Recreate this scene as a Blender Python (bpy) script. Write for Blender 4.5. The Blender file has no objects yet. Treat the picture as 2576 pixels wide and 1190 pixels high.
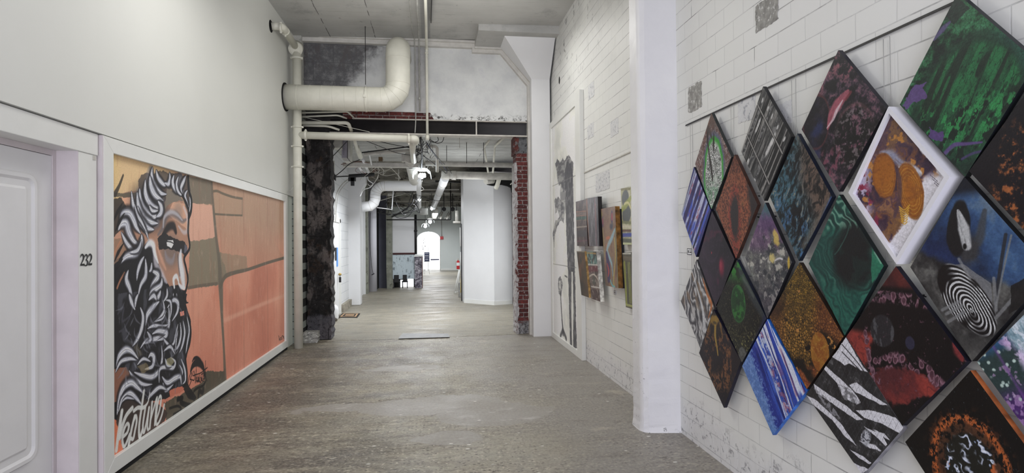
import bpy, math, random
import numpy as np
from mathutils import Vector, Matrix
random.seed(7)
S = bpy.context.scene
COL = S.collection
PI = math.pi
# ------------------------------------------------------------------ camera
F_PX = 1380.0; EYE = 1.57
YAW, PITCH, ROLL = 0.146392519, 0.00884838402, -0.00927030174
def cam_rot(yaw, pitch, roll):
    cy, sy, cp, sp, cr, sr = math.cos(yaw), math.sin(yaw), math.cos(pitch), math.sin(pitch), math.cos(roll), math.sin(roll)
    B = np.array([[1, 0, 0], [0, 0, -1], [0, 1, 0.]])
    Rr = np.array([[cr, -sr, 0], [sr, cr, 0], [0, 0, 1]])
    Rp = np.array([[1, 0, 0], [0, cp, -sp], [0, sp, cp]])
    Ry = np.array([[cy, sy, 0], [-sy, cy, 0], [0, 0, 1]])
    return Ry @ B @ Rp @ Rr
RM = cam_rot(YAW, PITCH, ROLL)
cd = bpy.data.cameras.new('camera'); cd.sensor_width = 36; cd.sensor_fit = 'HORIZONTAL'
cd.lens = 36 * F_PX / 2576; cd.clip_start = .05; cd.clip_end = 200
cam = bpy.data.objects.new('camera', cd); COL.objects.link(cam)
mw = Matrix.Identity(4)
for i in range(3):
    for j in range(3): mw[i][j] = float(RM[i, j])
mw[2][3] = EYE
cam.matrix_world = mw
S.camera = cam
# ------------------------------------------------------------------ world, lamps, exposure
S.view_settings.view_transform = 'Standard'; S.view_settings.look = 'None'
S.view_settings.gamma = 1; S.view_settings.exposure = 0.0; S.view_settings.use_curve_mapping = False
try: S.cycles.use_denoising = True
except Exception: pass
S.cycles.max_bounces = 8; S.cycles.diffuse_bounces = 5; S.cycles.glossy_bounces = 3
S.cycles.sample_clamp_indirect = 6
W = bpy.data.worlds.new('daylight'); S.world = W; W.use_nodes = True
W.node_tree.nodes['Background'].inputs[0].default_value = (.80, .80, 1.0, 1)
W.node_tree.nodes['Background'].inputs[1].default_value = .6
def area(name, loc, sx, sy, power, col, rot=(0, 0, 0)):
    l = bpy.data.lights.new(name, 'AREA'); l.shape = 'RECTANGLE'; l.size = sx; l.size_y = sy
    l.energy = power; l.color = col
    o = bpy.data.objects.new(name, l); COL.objects.link(o); o.location = loc; o.rotation_euler = rot
    return o
WARM = (1.0, .985, .945); COOL = (.95, .97, 1.0)
area('overhead_light', (-.3, .6, 4.25), 1.6, .5, 11, WARM)
area('overhead_light', (-.7, 4.5, 4.3), 1.2, .6, 36, WARM)
area('overhead_light', (.1, 6.7, 4.35), 1.6, .5, 32, WARM)
area('overhead_light', (1.0, 7.5, 4.55), .9, .5, 12, WARM)  # extra lamp added to brighten the portal wall
area('added_uplight', (0, 6.4, 3.9), 1.6, .6, 18, WARM, (PI - .35, 0, 0))  # unseen upward light added to brighten the ceiling
area('daylight_opening', (0, -2.9, 1.3), 3.9, 2.4, 215, (.86, .86, 1.0), (PI / 2, 0, 0))
area('back_room_lamp', (-.25, 11.6, 2.72), .3, 1.2, 72, COOL)
area('back_room_lamp', (.9, 11.2, 2.85), .8, .8, 24, COOL)  # extra lamp without a fitting, lights the angled white wall
area('back_room_lamp', (-1.0, 12.2, 2.7), .5, .8, 22, COOL)  # extra lamp without a fitting, on the left side
area('back_room_lamp', (-.3, 16.8, 2.85), .3, 1.2, 65, COOL)
area('back_room_lamp', (.2, 22.0, 2.7), .3, 1.2, 95, COOL)
area('back_room_lamp', (0, 27.5, 2.6), .3, 1.2, 105, COOL)
area('added_uplight', (.6, 12.6, 2.6), 1.2, 1.6, 9, COOL, (PI, 0, 0))  # added upward light for the board ceiling, no fitting here
# ------------------------------------------------------------------ points read off the photograph, laid on real planes
def ray(x, y):
    return RM @ np.array([(x - 1288) / F_PX, (595 - y) / F_PX, -1.0])
def onX(x, y, X): r = ray(x, y); k = X / r[0]; return Vector((X, r[1] * k, EYE + r[2] * k))
def onY(x, y, Y): r = ray(x, y); k = Y / r[1]; return Vector((r[0] * k, Y, EYE + r[2] * k))
def onZ(x, y, Z=0.0): r = ray(x, y); k = (Z - EYE) / r[2]; return Vector((r[0] * k, r[1] * k, Z))
# ------------------------------------------------------------------ materials
def lin(c):
    c = np.asarray(c, float) / 255.0
    return np.where(c <= .04045, c / 12.92, ((c + .055) / 1.055) ** 2.4)
def L4(c): v = lin(c); return (float(v[0]), float(v[1]), float(v[2]), 1.0)
class NT:
    def __init__(s, name):
        s.m = bpy.data.materials.new(name); s.m.use_nodes = True
        s.t = s.m.node_tree; s.b = s.t.nodes['Principled BSDF']
        s.co = s.new('ShaderNodeTexCoord').outputs['Object']
    def new(s, k): return s.t.nodes.new(k)
    def put(s, sock, v):
        if isinstance(v, bpy.types.NodeSocket): s.t.links.new(v, sock)
        elif isinstance(v, (tuple, list)) and sock.type == 'RGBA' and len(v) == 3: sock.default_value = L4(v)
        else: sock.default_value = v
    def math(s, op, a, b=0.0, clamp=False):
        n = s.new('ShaderNodeMath'); n.operation = op; n.use_clamp = clamp
        s.put(n.inputs[0], a); s.put(n.inputs[1], b); return n.outputs[0]
    def mul(s, a, b): return s.math('MULTIPLY', a, b)
    def add(s, a, b): return s.math('ADD', a, b)
    def scale(s, v=None, sx=1, sy=1, sz=1, loc=(0, 0, 0), rot=(0, 0, 0)):
        n = s.new('ShaderNodeMapping'); s.put(n.inputs[0], v or s.co)
        n.inputs['Scale'].default_value = (sx, sy, sz); n.inputs['Location'].default_value = loc; n.inputs['Rotation'].default_value = rot
        return n.outputs[0]
    def sep(s, v=None):
        n = s.new('ShaderNodeSeparateXYZ'); s.put(n.inputs[0], v or s.co); return n.outputs
    def comb(s, x, y, z=0.0):
        n = s.new('ShaderNodeCombineXYZ')
        for i, v in enumerate((x, y, z)): s.put(n.inputs[i], v)
        return n.outputs[0]
    def noise(s, v=None, scale=5, detail=4, rough=.55, dist=0.0):
        n = s.new('ShaderNodeTexNoise'); s.put(n.inputs['Vector'], v or s.co)
        n.inputs['Scale'].default_value = scale; n.inputs['Detail'].default_value = detail
        n.inputs['Roughness'].default_value = rough; n.inputs['Distortion'].default_value = dist
        return n.outputs['Fac']
    def vor(s, v=None, scale=5, feat='F1', out='Distance', rnd=1.0):
        n = s.new('ShaderNodeTexVoronoi'); n.feature = feat; s.put(n.inputs['Vector'], v or s.co)
        n.inputs['Scale'].default_value = scale; n.inputs['Randomness'].default_value = rnd
        return n.outputs[out]
    def ramp(s, f, stops, interp='LINEAR'):
        n = s.new('ShaderNodeValToRGB'); s.put(n.inputs[0], f); r = n.color_ramp; r.interpolation = interp
        while len(r.elements) < len(stops): r.elements.new(.5)
        for e, (p, c) in zip(r.elements, stops):
            e.position = p; e.color = L4(c) if isinstance(c, tuple) else (c, c, c, 1)
        return n.outputs[0]
    def step(s, f, a, b):
        n = s.new('ShaderNodeMapRange'); s.put(n.inputs[0], f); n.inputs[1].default_value = a; n.inputs[2].default_value = b
        n.interpolation_type = 'SMOOTHSTEP' if False else 'LINEAR'; n.clamp = True
        return n.outputs[0]
    def mix(s, f, a, b, blend='MIX'):
        n = s.new('ShaderNodeMix'); n.data_type = 'RGBA'; n.blend_type = blend
        s.put(n.inputs[0], f); s.put(n.inputs[6], a); s.put(n.inputs[7], b); return n.outputs[2]
    def brick(s, v, c1, c2, mortar, w, h, ms=.006, smooth=.1, off=.5, bias=0.0):
        n = s.new('ShaderNodeTexBrick'); s.put(n.inputs['Vector'], v); n.offset = off
        s.put(n.inputs['Color1'], c1); s.put(n.inputs['Color2'], c2); s.put(n.inputs['Mortar'], mortar)
        n.inputs['Scale'].default_value = 1; n.inputs['Mortar Size'].default_value = ms; n.inputs['Mortar Smooth'].default_value = smooth
        n.inputs['Bias'].default_value = bias
        n.inputs['Brick Width'].default_value = w; n.inputs['Row Height'].default_value = h
        return n.outputs
    def bump(s, h, strength=.3, dist=.01, inv=False):
        n = s.new('ShaderNodeBump'); n.invert = inv; s.put(n.inputs['Height'], h)
        n.inputs['Strength'].default_value = strength; n.inputs['Distance'].default_value = dist
        s.t.links.new(n.outputs[0], s.b.inputs['Normal'])
    def out(s, col, rough=.6, metal=0.0, spec=None):
        s.put(s.b.inputs['Base Color'], col); s.put(s.b.inputs['Roughness'], rough); s.put(s.b.inputs['Metallic'], metal)
        if spec is not None: s.put(s.b.inputs['Specular IOR Level'], spec)
        return s.m
def shade(c, k): return tuple(min(255, max(0, v * k)) for v in c)
def paintm(name, rgb, rough=.55, amt=.06, sc=3, bump=.08, bs=60, spots=None, metal=0.0):
    n = NT(name); f = n.noise(scale=sc, detail=5)
    c = n.ramp(f, [(.3, shade(rgb, 1 - amt)), (.7, shade(rgb, 1 + amt))])
    if spots:
        g = n.noise(scale=spots[2], detail=6, rough=.7)
        c = n.mix(n.step(g, spots[1], spots[1] + .04), c, spots[0])
    if bump: n.bump(n.noise(scale=bs, detail=3), bump, .01)
    return n.out(c, rough, metal)
def emit(name, rgb, st):
    n = NT(name); n.b.inputs['Emission Color'].default_value = L4(rgb); n.b.inputs['Emission Strength'].default_value = st
    return n.out(rgb, .4)
MT = {}
MT['drywall'] = paintm('white_wall_paint', (219, 220, 215), .55, .008, 1.2, .03, 25)
MT['trim'] = paintm('white_trim_paint', (226, 227, 223), .4, .012, 4, .05, 40)
MT['door'] = paintm('white_door_paint', (222, 222, 222), .38, .012, 4, .05, 30)
MT['pipe'] = paintm('cream_pipe_paint', (218, 217, 204), .4, .03, 6, .06, 40)
MT['pipegrey'] = paintm('grey_pipe_paint', (190, 188, 180), .5, .08, 8, .08, 40, ((120, 108, 96), .72, 14))
MT['black'] = paintm('black_rubber', (18, 18, 20), .55, .1, 9, 0)
MT['blacksteel'] = paintm('black_steel_paint', (28, 27, 28), .45, .25, 6, .1, 50)
MT['conduit'] = paintm('grey_conduit', (165, 165, 160), .45, .1, 9, .1, 60)
MT['nearblack'] = paintm('near_black', (8, 8, 8), .9, .1, 9, 0)  # near-black, used where gaps, holes and openings fall dark
MT['steelstrip'] = paintm('wire_metal', (190, 190, 188), .35, .05, 9, 0, metal=.3)
MT['copper'] = paintm('reddish_cable', (96, 44, 34), .5, .1, 9, 0)
MT['blue'] = paintm('blue_sheet', (90, 150, 222), .5, .06, 30, 0)
MT['navy'] = paintm('navy_cable', (38, 46, 88), .5, .06, 30, 0)
MT['red'] = paintm('red_enamel', (190, 26, 34), .3, .05, 9, 0)
MT['yellow'] = paintm('yellow_plastic', (235, 205, 60), .4, .05, 9, 0)
MT['paper'] = paintm('white_card', (236, 238, 240), .6, .01, 9, 0)
MT['brass'] = paintm('brass', (190, 160, 90), .3, .05, 9, 0, metal=.8)
MT['lit'] = emit('lit_tube', (240, 248, 255), 14)
MT['reflector'] = emit('lit_reflector', (235, 244, 250), 1.6)
MT['screen'] = emit('lit_window', (250, 252, 255), 2.2)
# ------------------------------------------------------------------ mesh building
class MB:
    def __init__(s): s.v = []; s.f = []; s.mi = []; s.sm = []
    def add(s, vs, fs, mi=0, smooth=False):
        k = len(s.v); s.v += [tuple(v) for v in vs]
        for f in fs: s.f.append(tuple(i + k for i in f)); s.mi.append(mi); s.sm.append(smooth)
        return s
    def box(s, x0, x1, y0, y1, z0, z1, mi=0):
        if x0 > x1: x0, x1 = x1, x0
        if y0 > y1: y0, y1 = y1, y0
        if z0 > z1: z0, z1 = z1, z0
        v = [(x, y, z) for x in (x0, x1) for y in (y0, y1) for z in (z0, z1)]
        return s.add(v, [(0, 1, 3, 2), (4, 6, 7, 5), (0, 4, 5, 1), (2, 3, 7, 6), (0, 2, 6, 4), (1, 5, 7, 3)], mi)
    def prism(s, pts, d, mi=0):
        n = len(pts); d = Vector(d); a = [Vector(p) for p in pts]; b = [p + d for p in a]
        nrm = Vector((0, 0, 0))
        for i in range(n): nrm += a[i].cross(a[(i + 1) % n])
        flip = nrm.dot(d) > 0
        fs = [tuple(range(n)), tuple(range(2 * n - 1, n - 1, -1))] + [(i, n + i, n + (i + 1) % n, (i + 1) % n) for i in range(n)]
        if flip: fs = [tuple(reversed(f)) for f in fs]
        return s.add(a + b, fs, mi)
    def tube(s, path, r, seg=12, mi=0, caps=True, smooth=True):
        P = [Vector(p) for p in path]; n = len(P)
        R = r if isinstance(r, (list, tuple)) else [r] * n
        T = []
        for i in range(n):
            a = P[max(i - 1, 0)]; b = P[min(i + 1, n - 1)]; t = (b - a)
            T.append(t.normalized() if t.length > 1e-9 else Vector((0, 0, 1)))
        u = T[0].orthogonal().normalized(); vs = []
        for i in range(n):
            u = (u - T[i] * u.dot(T[i])); u = u.normalized() if u.length > 1e-6 else T[i].orthogonal().normalized()
            w = T[i].cross(u)
            for k in range(seg):
                a = 2 * PI * k / seg
                vs.append(P[i] + (u * math.cos(a) + w * math.sin(a)) * R[i])
        fs = [(i * seg + k, i * seg + (k + 1) % seg, (i + 1) * seg + (k + 1) % seg, (i + 1) * seg + k) for i in range(n - 1) for k in range(seg)]
        s.add(vs, fs, mi, smooth)
        if caps:
            k0 = len(s.v) - n * seg
            s.f.append(tuple(k0 + k for k in reversed(range(seg)))); s.mi.append(mi); s.sm.append(False)
            s.f.append(tuple(k0 + (n - 1) * seg + k for k in range(seg))); s.mi.append(mi); s.sm.append(False)
        return s
    def lathe(s, c, prof, seg=20, mi=0, axis='Z'):
        c = Vector(c); vs = []
        for (r, h) in prof:
            for k in range(seg):
                a = 2 * PI * k / seg; x, y = r * math.cos(a), r * math.sin(a)
                vs.append(c + (Vector((x, y, h)) if axis == 'Z' else Vector((x, h, y)) if axis == 'Y' else Vector((h, x, y))))
        n = len(prof)
        return s.add(vs, [(i * seg + k, i * seg + (k + 1) % seg, (i + 1) * seg + (k + 1) % seg, (i + 1) * seg + k) for i in range(n - 1) for k in range(seg)], mi, True)
    def build(s, name, mats, parent=None, loc=None, **tags):
        if not isinstance(mats, (list, tuple)): mats = [mats]
        off = Vector((0, 0, 0))
        if parent is not None: off = root_loc(parent)
        elif loc is not None: off = Vector(loc)
        me = bpy.data.meshes.new(name)
        me.from_pydata([(v[0] - off[0], v[1] - off[1], v[2] - off[2]) for v in s.v], [], s.f)
        for m in mats: me.materials.append(m)
        me.polygons.foreach_set('material_index', s.mi); me.polygons.foreach_set('use_smooth', s.sm); me.update()
        o = bpy.data.objects.new(name, me); COL.objects.link(o)
        if parent is not None: o.parent = parent
        elif loc is not None: o.location = off
        for k, v in tags.items(): o[k] = v
        return o
def root_loc(p):
    while p.parent is not None: p = p.parent
    return Vector(p.location)
def bevel(o, w=.004, seg=2):
    m = o.modifiers.new('bevel', 'BEVEL'); m.width = w; m.segments = seg; m.limit_method = 'ANGLE'; return o
def T(name, label, cat, loc, group=None):
    o = bpy.data.objects.new(name, None); COL.objects.link(o); o.location = loc; o.empty_display_size = .1
    o['label'] = label; o['category'] = cat
    if group: o['group'] = group
    return o
def tag(o, label, cat, group=None):
    o['label'] = label; o['category'] = cat
    if group: o['group'] = group
    return o
def struct(mb, name, m, parent=None, loc=None):
    o = mb.build(name, m, parent, loc)
    if parent is None: o['kind'] = 'structure'
    return o
def copy_tree(o, parent=None):
    c = o.copy(); COL.objects.link(c)
    if parent is not None: c.parent = parent
    for ch in [x for x in o.children]: copy_tree(ch, c)
    return c
def fillet(pts, r, n=6):
    P = [Vector(p) for p in pts]; out = [P[0]]
    for i in range(1, len(P) - 1):
        a, b, c = P[i - 1], P[i], P[i + 1]; d1 = (a - b); d2 = (c - b)
        q = min(r, d1.length * .49, d2.length * .49); p0 = b + d1.normalized() * q; p1 = b + d2.normalized() * q
        for k in range(n + 1):
            t = k / n; out.append(p0 * (1 - t) ** 2 + b * 2 * t * (1 - t) + p1 * t * t)
    out.append(P[-1]); return out
def curve(pts, n=6):
    P = [Vector(p) for p in pts]; out = []
    for i in range(len(P) - 1):
        p0 = P[max(i - 1, 0)]; p1 = P[i]; p2 = P[i + 1]; p3 = P[min(i + 2, len(P) - 1)]
        for k in range(n):
            t = k / n
            out.append(.5 * ((2 * p1) + (p2 - p0) * t + (2 * p0 - 5 * p1 + 4 * p2 - p3) * t * t + (3 * p1 - p0 - 3 * p2 + p3) * t ** 3))
    out.append(P[-1]); return out
def sag(a, b, d, n=14):
    a, b = Vector(a), Vector(b)
    return [a.lerp(b, k / n) - Vector((0, 0, 4 * d * (k / n) * (1 - k / n))) for k in range(n + 1)]
# ================================================================== SETTING
XL, XR, YP = -2.12, 2.0, 9.15          # left wall, right wall, portal plane
# ---- floor
def floor_mat(name, back=False):
    n = NT(name); v = n.co
    big = n.noise(scale=.7, detail=5, rough=.6, dist=.4); mid = n.noise(n.scale(None, 1, 1.6, 1), 3.2, 8, .7); fine = n.noise(scale=38, detail=4, rough=.7)
    base = n.ramp(big, [(.32, (98, 92, 76)), (.45, (130, 125, 106)), (.56, (154, 150, 132)), (.72, (148, 147, 134))]) if not back else \
        n.ramp(big, [(.3, (88, 86, 76)), (.5, (108, 106, 95)), (.7, (120, 118, 107))])
    base = n.mix(n.step(mid, .35, .72), base, n.mix(.5, base, (164, 152, 132)))
    x, y, z = n.sep()
    # brownish worn side on the left, greyer trowelled side on the right
    w = n.step(n.add(x, n.mul(n.noise(scale=.9, detail=4), 2.4)), 1.3, 2.5)
    if not back:
        base = n.mix(w, base, (134, 130, 124))
        stain = n.mul(n.step(n.noise(n.scale(None, .55, 1.5, 1), 1.1, 8, .72, .8), .47, .56), n.step(n.add(x, n.mul(big, .8)), 1.1, -.2))
        lf = n.step(n.add(x, n.mul(n.noise(scale=1.1, detail=5, rough=.65), 1.8)), .9, -.6); base = n.mix(n.mul(lf, .72), base, n.ramp(mid, [(.35, (50, 45, 38)), (.5, (76, 70, 58)), (.62, (112, 105, 88)), (.75, (160, 153, 128))]))
        base = n.mix(n.mul(stain, .72), base, (56, 49, 42))
        st2 = n.step(n.noise(n.scale(None, .7, 3.2, 1, loc=(3, 1, 0)), 1.5, 8, .7, .4), .55, .68)
        base = n.mix(n.mul(st2, .6), base, (84, 75, 67))
        st3 = n.step(n.noise(n.scale(None, .9, 2.2, 1, loc=(9, 4, 0)), 1.2, 8, .72, .5), .60, .72)
        base = n.mix(n.mul(st3, .55), base, (196, 186, 166))
        # scuffs by the big leaning picture
        sc = n.mul(n.step(n.noise(n.scale(None, .5, 6, 1, loc=(2, 7, 0)), 1.6, 6, .7), .56, .70), n.mul(n.step(x, .2, .9), n.step(y, 6.2, 7.4)))
        base = n.mix(n.mul(sc, .6), base, (66, 64, 62))
    # exposed pebbles and pits
    px = n.scale(None, 1.0, 1.35, 1)
    vd = n.vor(px, 31); vc = n.vor(px, 31, out='Color'); cs = n.new('ShaderNodeSeparateColor'); n.put(cs.inputs[0], vc)
    r = cs.outputs[0]; g = cs.outputs[1]
    inside = n.step(n.add(vd, n.mul(n.noise(scale=70, detail=2), .16)), .42, .34)
    zone = n.step(n.noise(scale=.8, detail=4, rough=.6), .44, .60) if not back else .12
    if not back:
        cx = n.math('ABSOLUTE', n.add(x, .05)); zone = n.math('MAXIMUM', n.mul(zone, .75), n.step(n.add(cx, n.mul(n.noise(scale=1.3, detail=3), 1.2)), 2.1, 1.1))
    dark = n.mul(n.mul(n.math('GREATER_THAN', r, .66), inside), zone)
    light = n.mul(n.mul(n.math('LESS_THAN', r, .22), inside), zone)
    c = n.mix(n.mul(dark, .85), base, (44, 38, 33)); c = n.mix(n.mul(light, .6), c, (214, 205, 186))
    gr = n.noise(n.scale(None, 1, 1.7, 1, loc=(4, 2, 0)), 13, 9, .82, .3); gz = n.mul(n.step(n.add(zone, n.mul(n.step(x, .3, -.9), .6)), .1, .8), n.add(n.mul(n.step(n.noise(n.scale(None, .7, 1.3, 1, loc=(5, 5, 0)), 1.3, 6, .7), .42, .60), .85), .2)) if not back else .25
    c = n.mix(n.mul(n.mul(n.step(gr, .53, .58), gz), .75), c, (58, 50, 44)); c = n.mix(n.mul(n.mul(n.step(gr, .45, .40), gz), .65), c, (208, 200, 180))
    c = n.mix(n.step(fine, .40, .75), c, n.mix(.35, c, (210, 200, 182)))
    c = n.mix(n.mul(n.step(n.noise(scale=60, detail=3, rough=.8), .60, .72), .5), c, (84, 76, 68))
    # smooth filler patches
    if not back:
        pm = None
        for (cx, cy, rx, ry) in [(.0, 5.35, .75, .30), (.55, 5.0, .55, .38), (-.75, 5.4, .6, .14), (.12, 4.45, .35, .18), (-.35, 7.0, .5, .16)]:
            wv = n.new('ShaderNodeVectorMath'); wv.operation = 'MULTIPLY_ADD'
            nz = n.new('ShaderNodeTexNoise'); nz.inputs['Scale'].default_value = 2.6; nz.inputs['Detail'].default_value = 5; n.put(nz.inputs['Vector'], n.co)
            n.t.links.new(nz.outputs['Color'], wv.inputs[0]); wv.inputs[1].default_value = (.5, .5, 0); n.t.links.new(n.co, wv.inputs[2])
            q = n.sep(wv.outputs[0])
            d = n.add(n.math('POWER', n.math('DIVIDE', n.math('SUBTRACT', q[0], cx + .25), rx), 2), n.math('POWER', n.math('DIVIDE', n.math('SUBTRACT', q[1], cy + .25), ry), 2))
            m = n.step(d, 1.0, .82); pm = m if pm is None else n.math('MAXIMUM', pm, m)
        # two small cut-out squares of new cement near the camera
        for (a, b, cc, dd) in [(-.19, .12, 2.95, 3.72), (.42, .72, 3.0, 3.52)]:
            m = n.mul(n.mul(n.step(x, a, a + .01), n.step(x, b, b - .01)), n.mul(n.step(y, cc, cc + .01), n.step(y, dd, dd - .01)))
            pm = n.math('MAXIMUM', pm, m)
        c = n.mix(n.mul(pm, .85), c, n.ramp(fine, [(.3, (142, 137, 130)), (.7, (162, 157, 149))]))
        # light sanded smears inside the big patch, dropped paint
        sm = n.mul(pm, n.step(n.noise(n.scale(None, 1, 2.2, 1), 3.0, 7, .7), .56, .68)); c = n.mix(n.mul(sm, .6), c, (198, 196, 192))
    vd2 = n.vor(n.scale(None, 1, 1.8, 1), 7.0); vc2 = n.new('ShaderNodeSeparateColor'); n.put(vc2.inputs[0], n.vor(n.scale(None, 1, 1.8, 1), 7.0, out='Color'))
    drop = n.mul(n.step(n.add(vd2, n.mul(fine, .12)), .20, .14), n.math('GREATER_THAN', vc2.outputs[0], .80 if not back else .95))
    c = n.mix(drop, c, (222, 220, 212))
    rough = n.ramp(n.noise(scale=2.2, detail=5), [(.35, .34), (.65, .55)]) if not back else n.ramp(n.noise(n.scale(None, .8, 2.5, 1), 1.4, 6), [(.35, .38), (.6, .62)])
    hsum = n.add(n.mul(n.mul(inside, zone), .6), n.mul(fine, .5))
    if not back:
        hsum = n.mul(hsum, n.math('SUBTRACT', 1.0, n.mul(pm, .8))); n.bump(n.add(hsum, n.mul(gr, -.8)), .6, .008)
    else: n.bump(hsum, .12, .004)
    return n.out(c, rough, 0, .5)
m = MB(); m.add([(-2.6, -4, 0), (2.6, -4, 0), (2.6, YP, 0), (-2.6, YP, 0)], [(0, 1, 2, 3)]); struct(m, 'floor', floor_mat('worn_concrete_floor'))
m = MB(); m.add([(-6, YP, 0), (5, YP, 0), (5, 36, 0), (-6, 36, 0)], [(0, 1, 2, 3)]); struct(m, 'floor', floor_mat('sealed_concrete_floor', True))
# ---- ceilings
def ceil_mat():
    n = NT('board_marked_concrete'); x, y, z = n.sep()
    st = n.noise(n.scale(None, .6, 9, 1), 2.0, 6, .65); big = n.noise(scale=1.1, detail=5)
    c = n.ramp(big, [(.3, (162, 162, 159)), (.5, (182, 182, 178)), (.7, (196, 196, 192))])
    c = n.mix(n.step(st, .35, .7), c, n.mix(.35, c, (196, 196, 194)))
    br = n.brick(n.comb(x, y), (255, 255, 255), (255, 255, 255), (0, 0, 0), 9.1, .17, .006)
    c = n.mix(n.mul(n.step(n.noise(scale=3, detail=4), .50, .6), n.mul(br['Fac'], .3)), c, (120, 120, 118))
    bd = n.mul(n.step(x, -.14, -.12), n.step(x, .02, .0)); c = n.mix(n.mul(bd, .45), c, (104, 105, 112))
    for q_ in (-1.55, -.85): c = n.mix(n.mul(n.step(n.math('ABSOLUTE', n.math('SUBTRACT', n.add(x, n.mul(n.noise(scale=4, detail=3), .03)), q_)), .008, .003), n.step(n.noise(scale=5, detail=3), .4, .5)), c, (96, 94, 92))
    c = n.mix(n.mul(n.step(n.noise(scale=1.6, detail=8, rough=.75), .56, .68), .4), c, (122, 122, 122))
    c = n.mix(n.mul(n.step(n.noise(scale=9, detail=6, rough=.75), .64, .70), .8), c, (74, 72, 70))
    n.bump(n.add(n.mul(st, .6), n.mul(br['Fac'], -.6)), .3, .01)
    return n.out(c, .8)
MT['ceil'] = ceil_mat()
m = MB(); m.add([(-2.5, -4, 4.55), (2.4, -4, 4.70), (2.4, 9.4, 4.96), (-2.5, 9.4, 4.84), (-2.5, -4, 5.0), (2.4, -4, 5.0), (2.4, 9.4, 5.2), (-2.5, 9.4, 5.2)],
      [(0, 1, 2, 3), (4, 7, 6, 5), (0, 4, 5, 1), (2, 6, 7, 3), (1, 5, 6, 2), (0, 3, 7, 4)])
struct(m, 'ceiling', MT['ceil'])
def ceil2_mat():
    n = NT('whitewashed_board_ceiling'); x, y, z = n.sep()
    st = n.noise(n.scale(None, .8, 9, 1), 3.0, 8, .72, .3)
    c = n.ramp(st, [(.30, (120, 120, 117)), (.45, (178, 178, 174)), (.6, (206, 207, 203)), (.8, (190, 190, 186))])
    br = n.brick(n.comb(x, y), (255, 255, 255), (255, 255, 255), (0, 0, 0), 2.3, .42, .012)
    c = n.mix(n.mul(br['Fac'], .55), c, (74, 72, 70))
    c = n.mix(n.step(n.noise(n.scale(None, .7, 5, 1, loc=(2, 0, 0)), 8, 7, .75), .63, .67), c, (96, 92, 88))
    n.bump(st, .6, .02); return n.out(c, .8)
m = MB(); m.box(-2.6, 2.5, 9.45, 14.0, 3.6, 3.9); struct(m, 'ceiling', ceil2_mat())
MT['ceil3'] = paintm('dusty_dark_ceiling', (126, 123, 114), .85, .28, 2.5, .4, 14, ((70, 66, 60), .56, 3))
m = MB(); m.box(-6, 5, 14.0, 36, 3.6, 3.9)
for yy in (16.2, 20.2, 24.4, 28.2): m.box(-6, 5, yy, yy + .35, 3.38, 3.6)
struct(m, 'ceiling', MT['ceil3'])
# ---- side walls of the near room
m = MB(); m.box(-2.5, 2.4, -3.3, -3.05, 2.55, 5.0); struct(m, 'wall_daylight_stop', None or paintm('near_wall_paint', (215, 214, 208), .6, .01, 2, 0))  # unseen wall added to close off daylight above the low opening
m = MB(); m.box(-2.5, XL, -4, 9.45, 2.297, 5.1); struct(m, 'wall_left', MT['drywall'])
MT['lowwall'] = paintm('pale_green_wall_paint', (206, 212, 204), .5, .03, 3, .08, 30)
m = MB(); m.box(-2.5, -2.155, 3.9, 9.1, 0, 2.294); struct(m, 'wall_left', MT['lowwall'])
m = MB(); m.box(-2.5, -2.155, -4, 2.6, 0, 2.294); struct(m, 'wall_left', MT['drywall'])
JY = 3.72
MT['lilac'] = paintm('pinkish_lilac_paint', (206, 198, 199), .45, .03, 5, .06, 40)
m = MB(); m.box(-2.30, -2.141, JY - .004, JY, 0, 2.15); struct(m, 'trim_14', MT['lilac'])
m = MB(); m.box(-2.5, -2.14, JY, 3.905, 0, 2.15); bevel(struct(m, 'trim_1', MT['trim']), .004)
m = MB(); m.box(-2.5, -2.135, 2.5, 3.912, 2.15, 2.29); bevel(struct(m, 'trim_2', MT['trim']), .004)
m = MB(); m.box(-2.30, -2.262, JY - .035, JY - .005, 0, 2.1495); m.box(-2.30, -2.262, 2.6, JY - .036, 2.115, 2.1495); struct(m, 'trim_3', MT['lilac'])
m = MB(); m.box(-2.141, -2.137, 3.86, 3.89, 2.118, 2.145); m.build('lock_keeper', MT['pipegrey'], bpy.data.objects['trim_1'])
# door with one tall moulded panel
m = MB(); m.box(-2.31, -2.268, 2.68, JY - .037, .01, 2.112); door = struct(m, 'door_1', MT['door'])
def rrect(y0, y1, z0, z1, r, X, n=6):
    out = []
    for cy, cz, a0 in ((y1 - r, z1 - r, 0), (y0 + r, z1 - r, 90), (y0 + r, z0 + r, 180), (y1 - r, z0 + r, 270)):
        for k in range(n + 1):
            a = math.radians(a0 + 90 * k / n); out.append(Vector((X, cy + r * math.cos(a), cz + r * math.sin(a))))
    return out
def ring(mb, A, Bq, mi=0):
    n = len(A); mb.add(A + Bq, [(i, (i + 1) % n, n + (i + 1) % n, n + i) for i in range(n)], mi)
m = MB(); L = [rrect(2.82, 3.555, .34, 1.985, .07, -2.2675), rrect(2.83, 3.545, .35, 1.975, .065, -2.256), rrect(2.85, 3.525, .37, 1.955, .05, -2.256),
              rrect(2.865, 3.51, .385, 1.94, .04, -2.2665), rrect(2.90, 3.475, .42, 1.905, .02, -2.2665), rrect(2.915, 3.46, .435, 1.89, .01, -2.2575)]
for a, b in zip(L[:-1], L[1:]): ring(m, a, b)
m.add(L[-1], [tuple(range(len(L[-1])))]); m.build('door_panel', MT['door'], door)
m = MB(); m.box(-2.16, -2.125, 3.93, 8.57, 0, .038); struct(m, 'frame_shadow_strip', MT['nearblack'])  # dark strip stands in for the shadow gap under the mural frame
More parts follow.
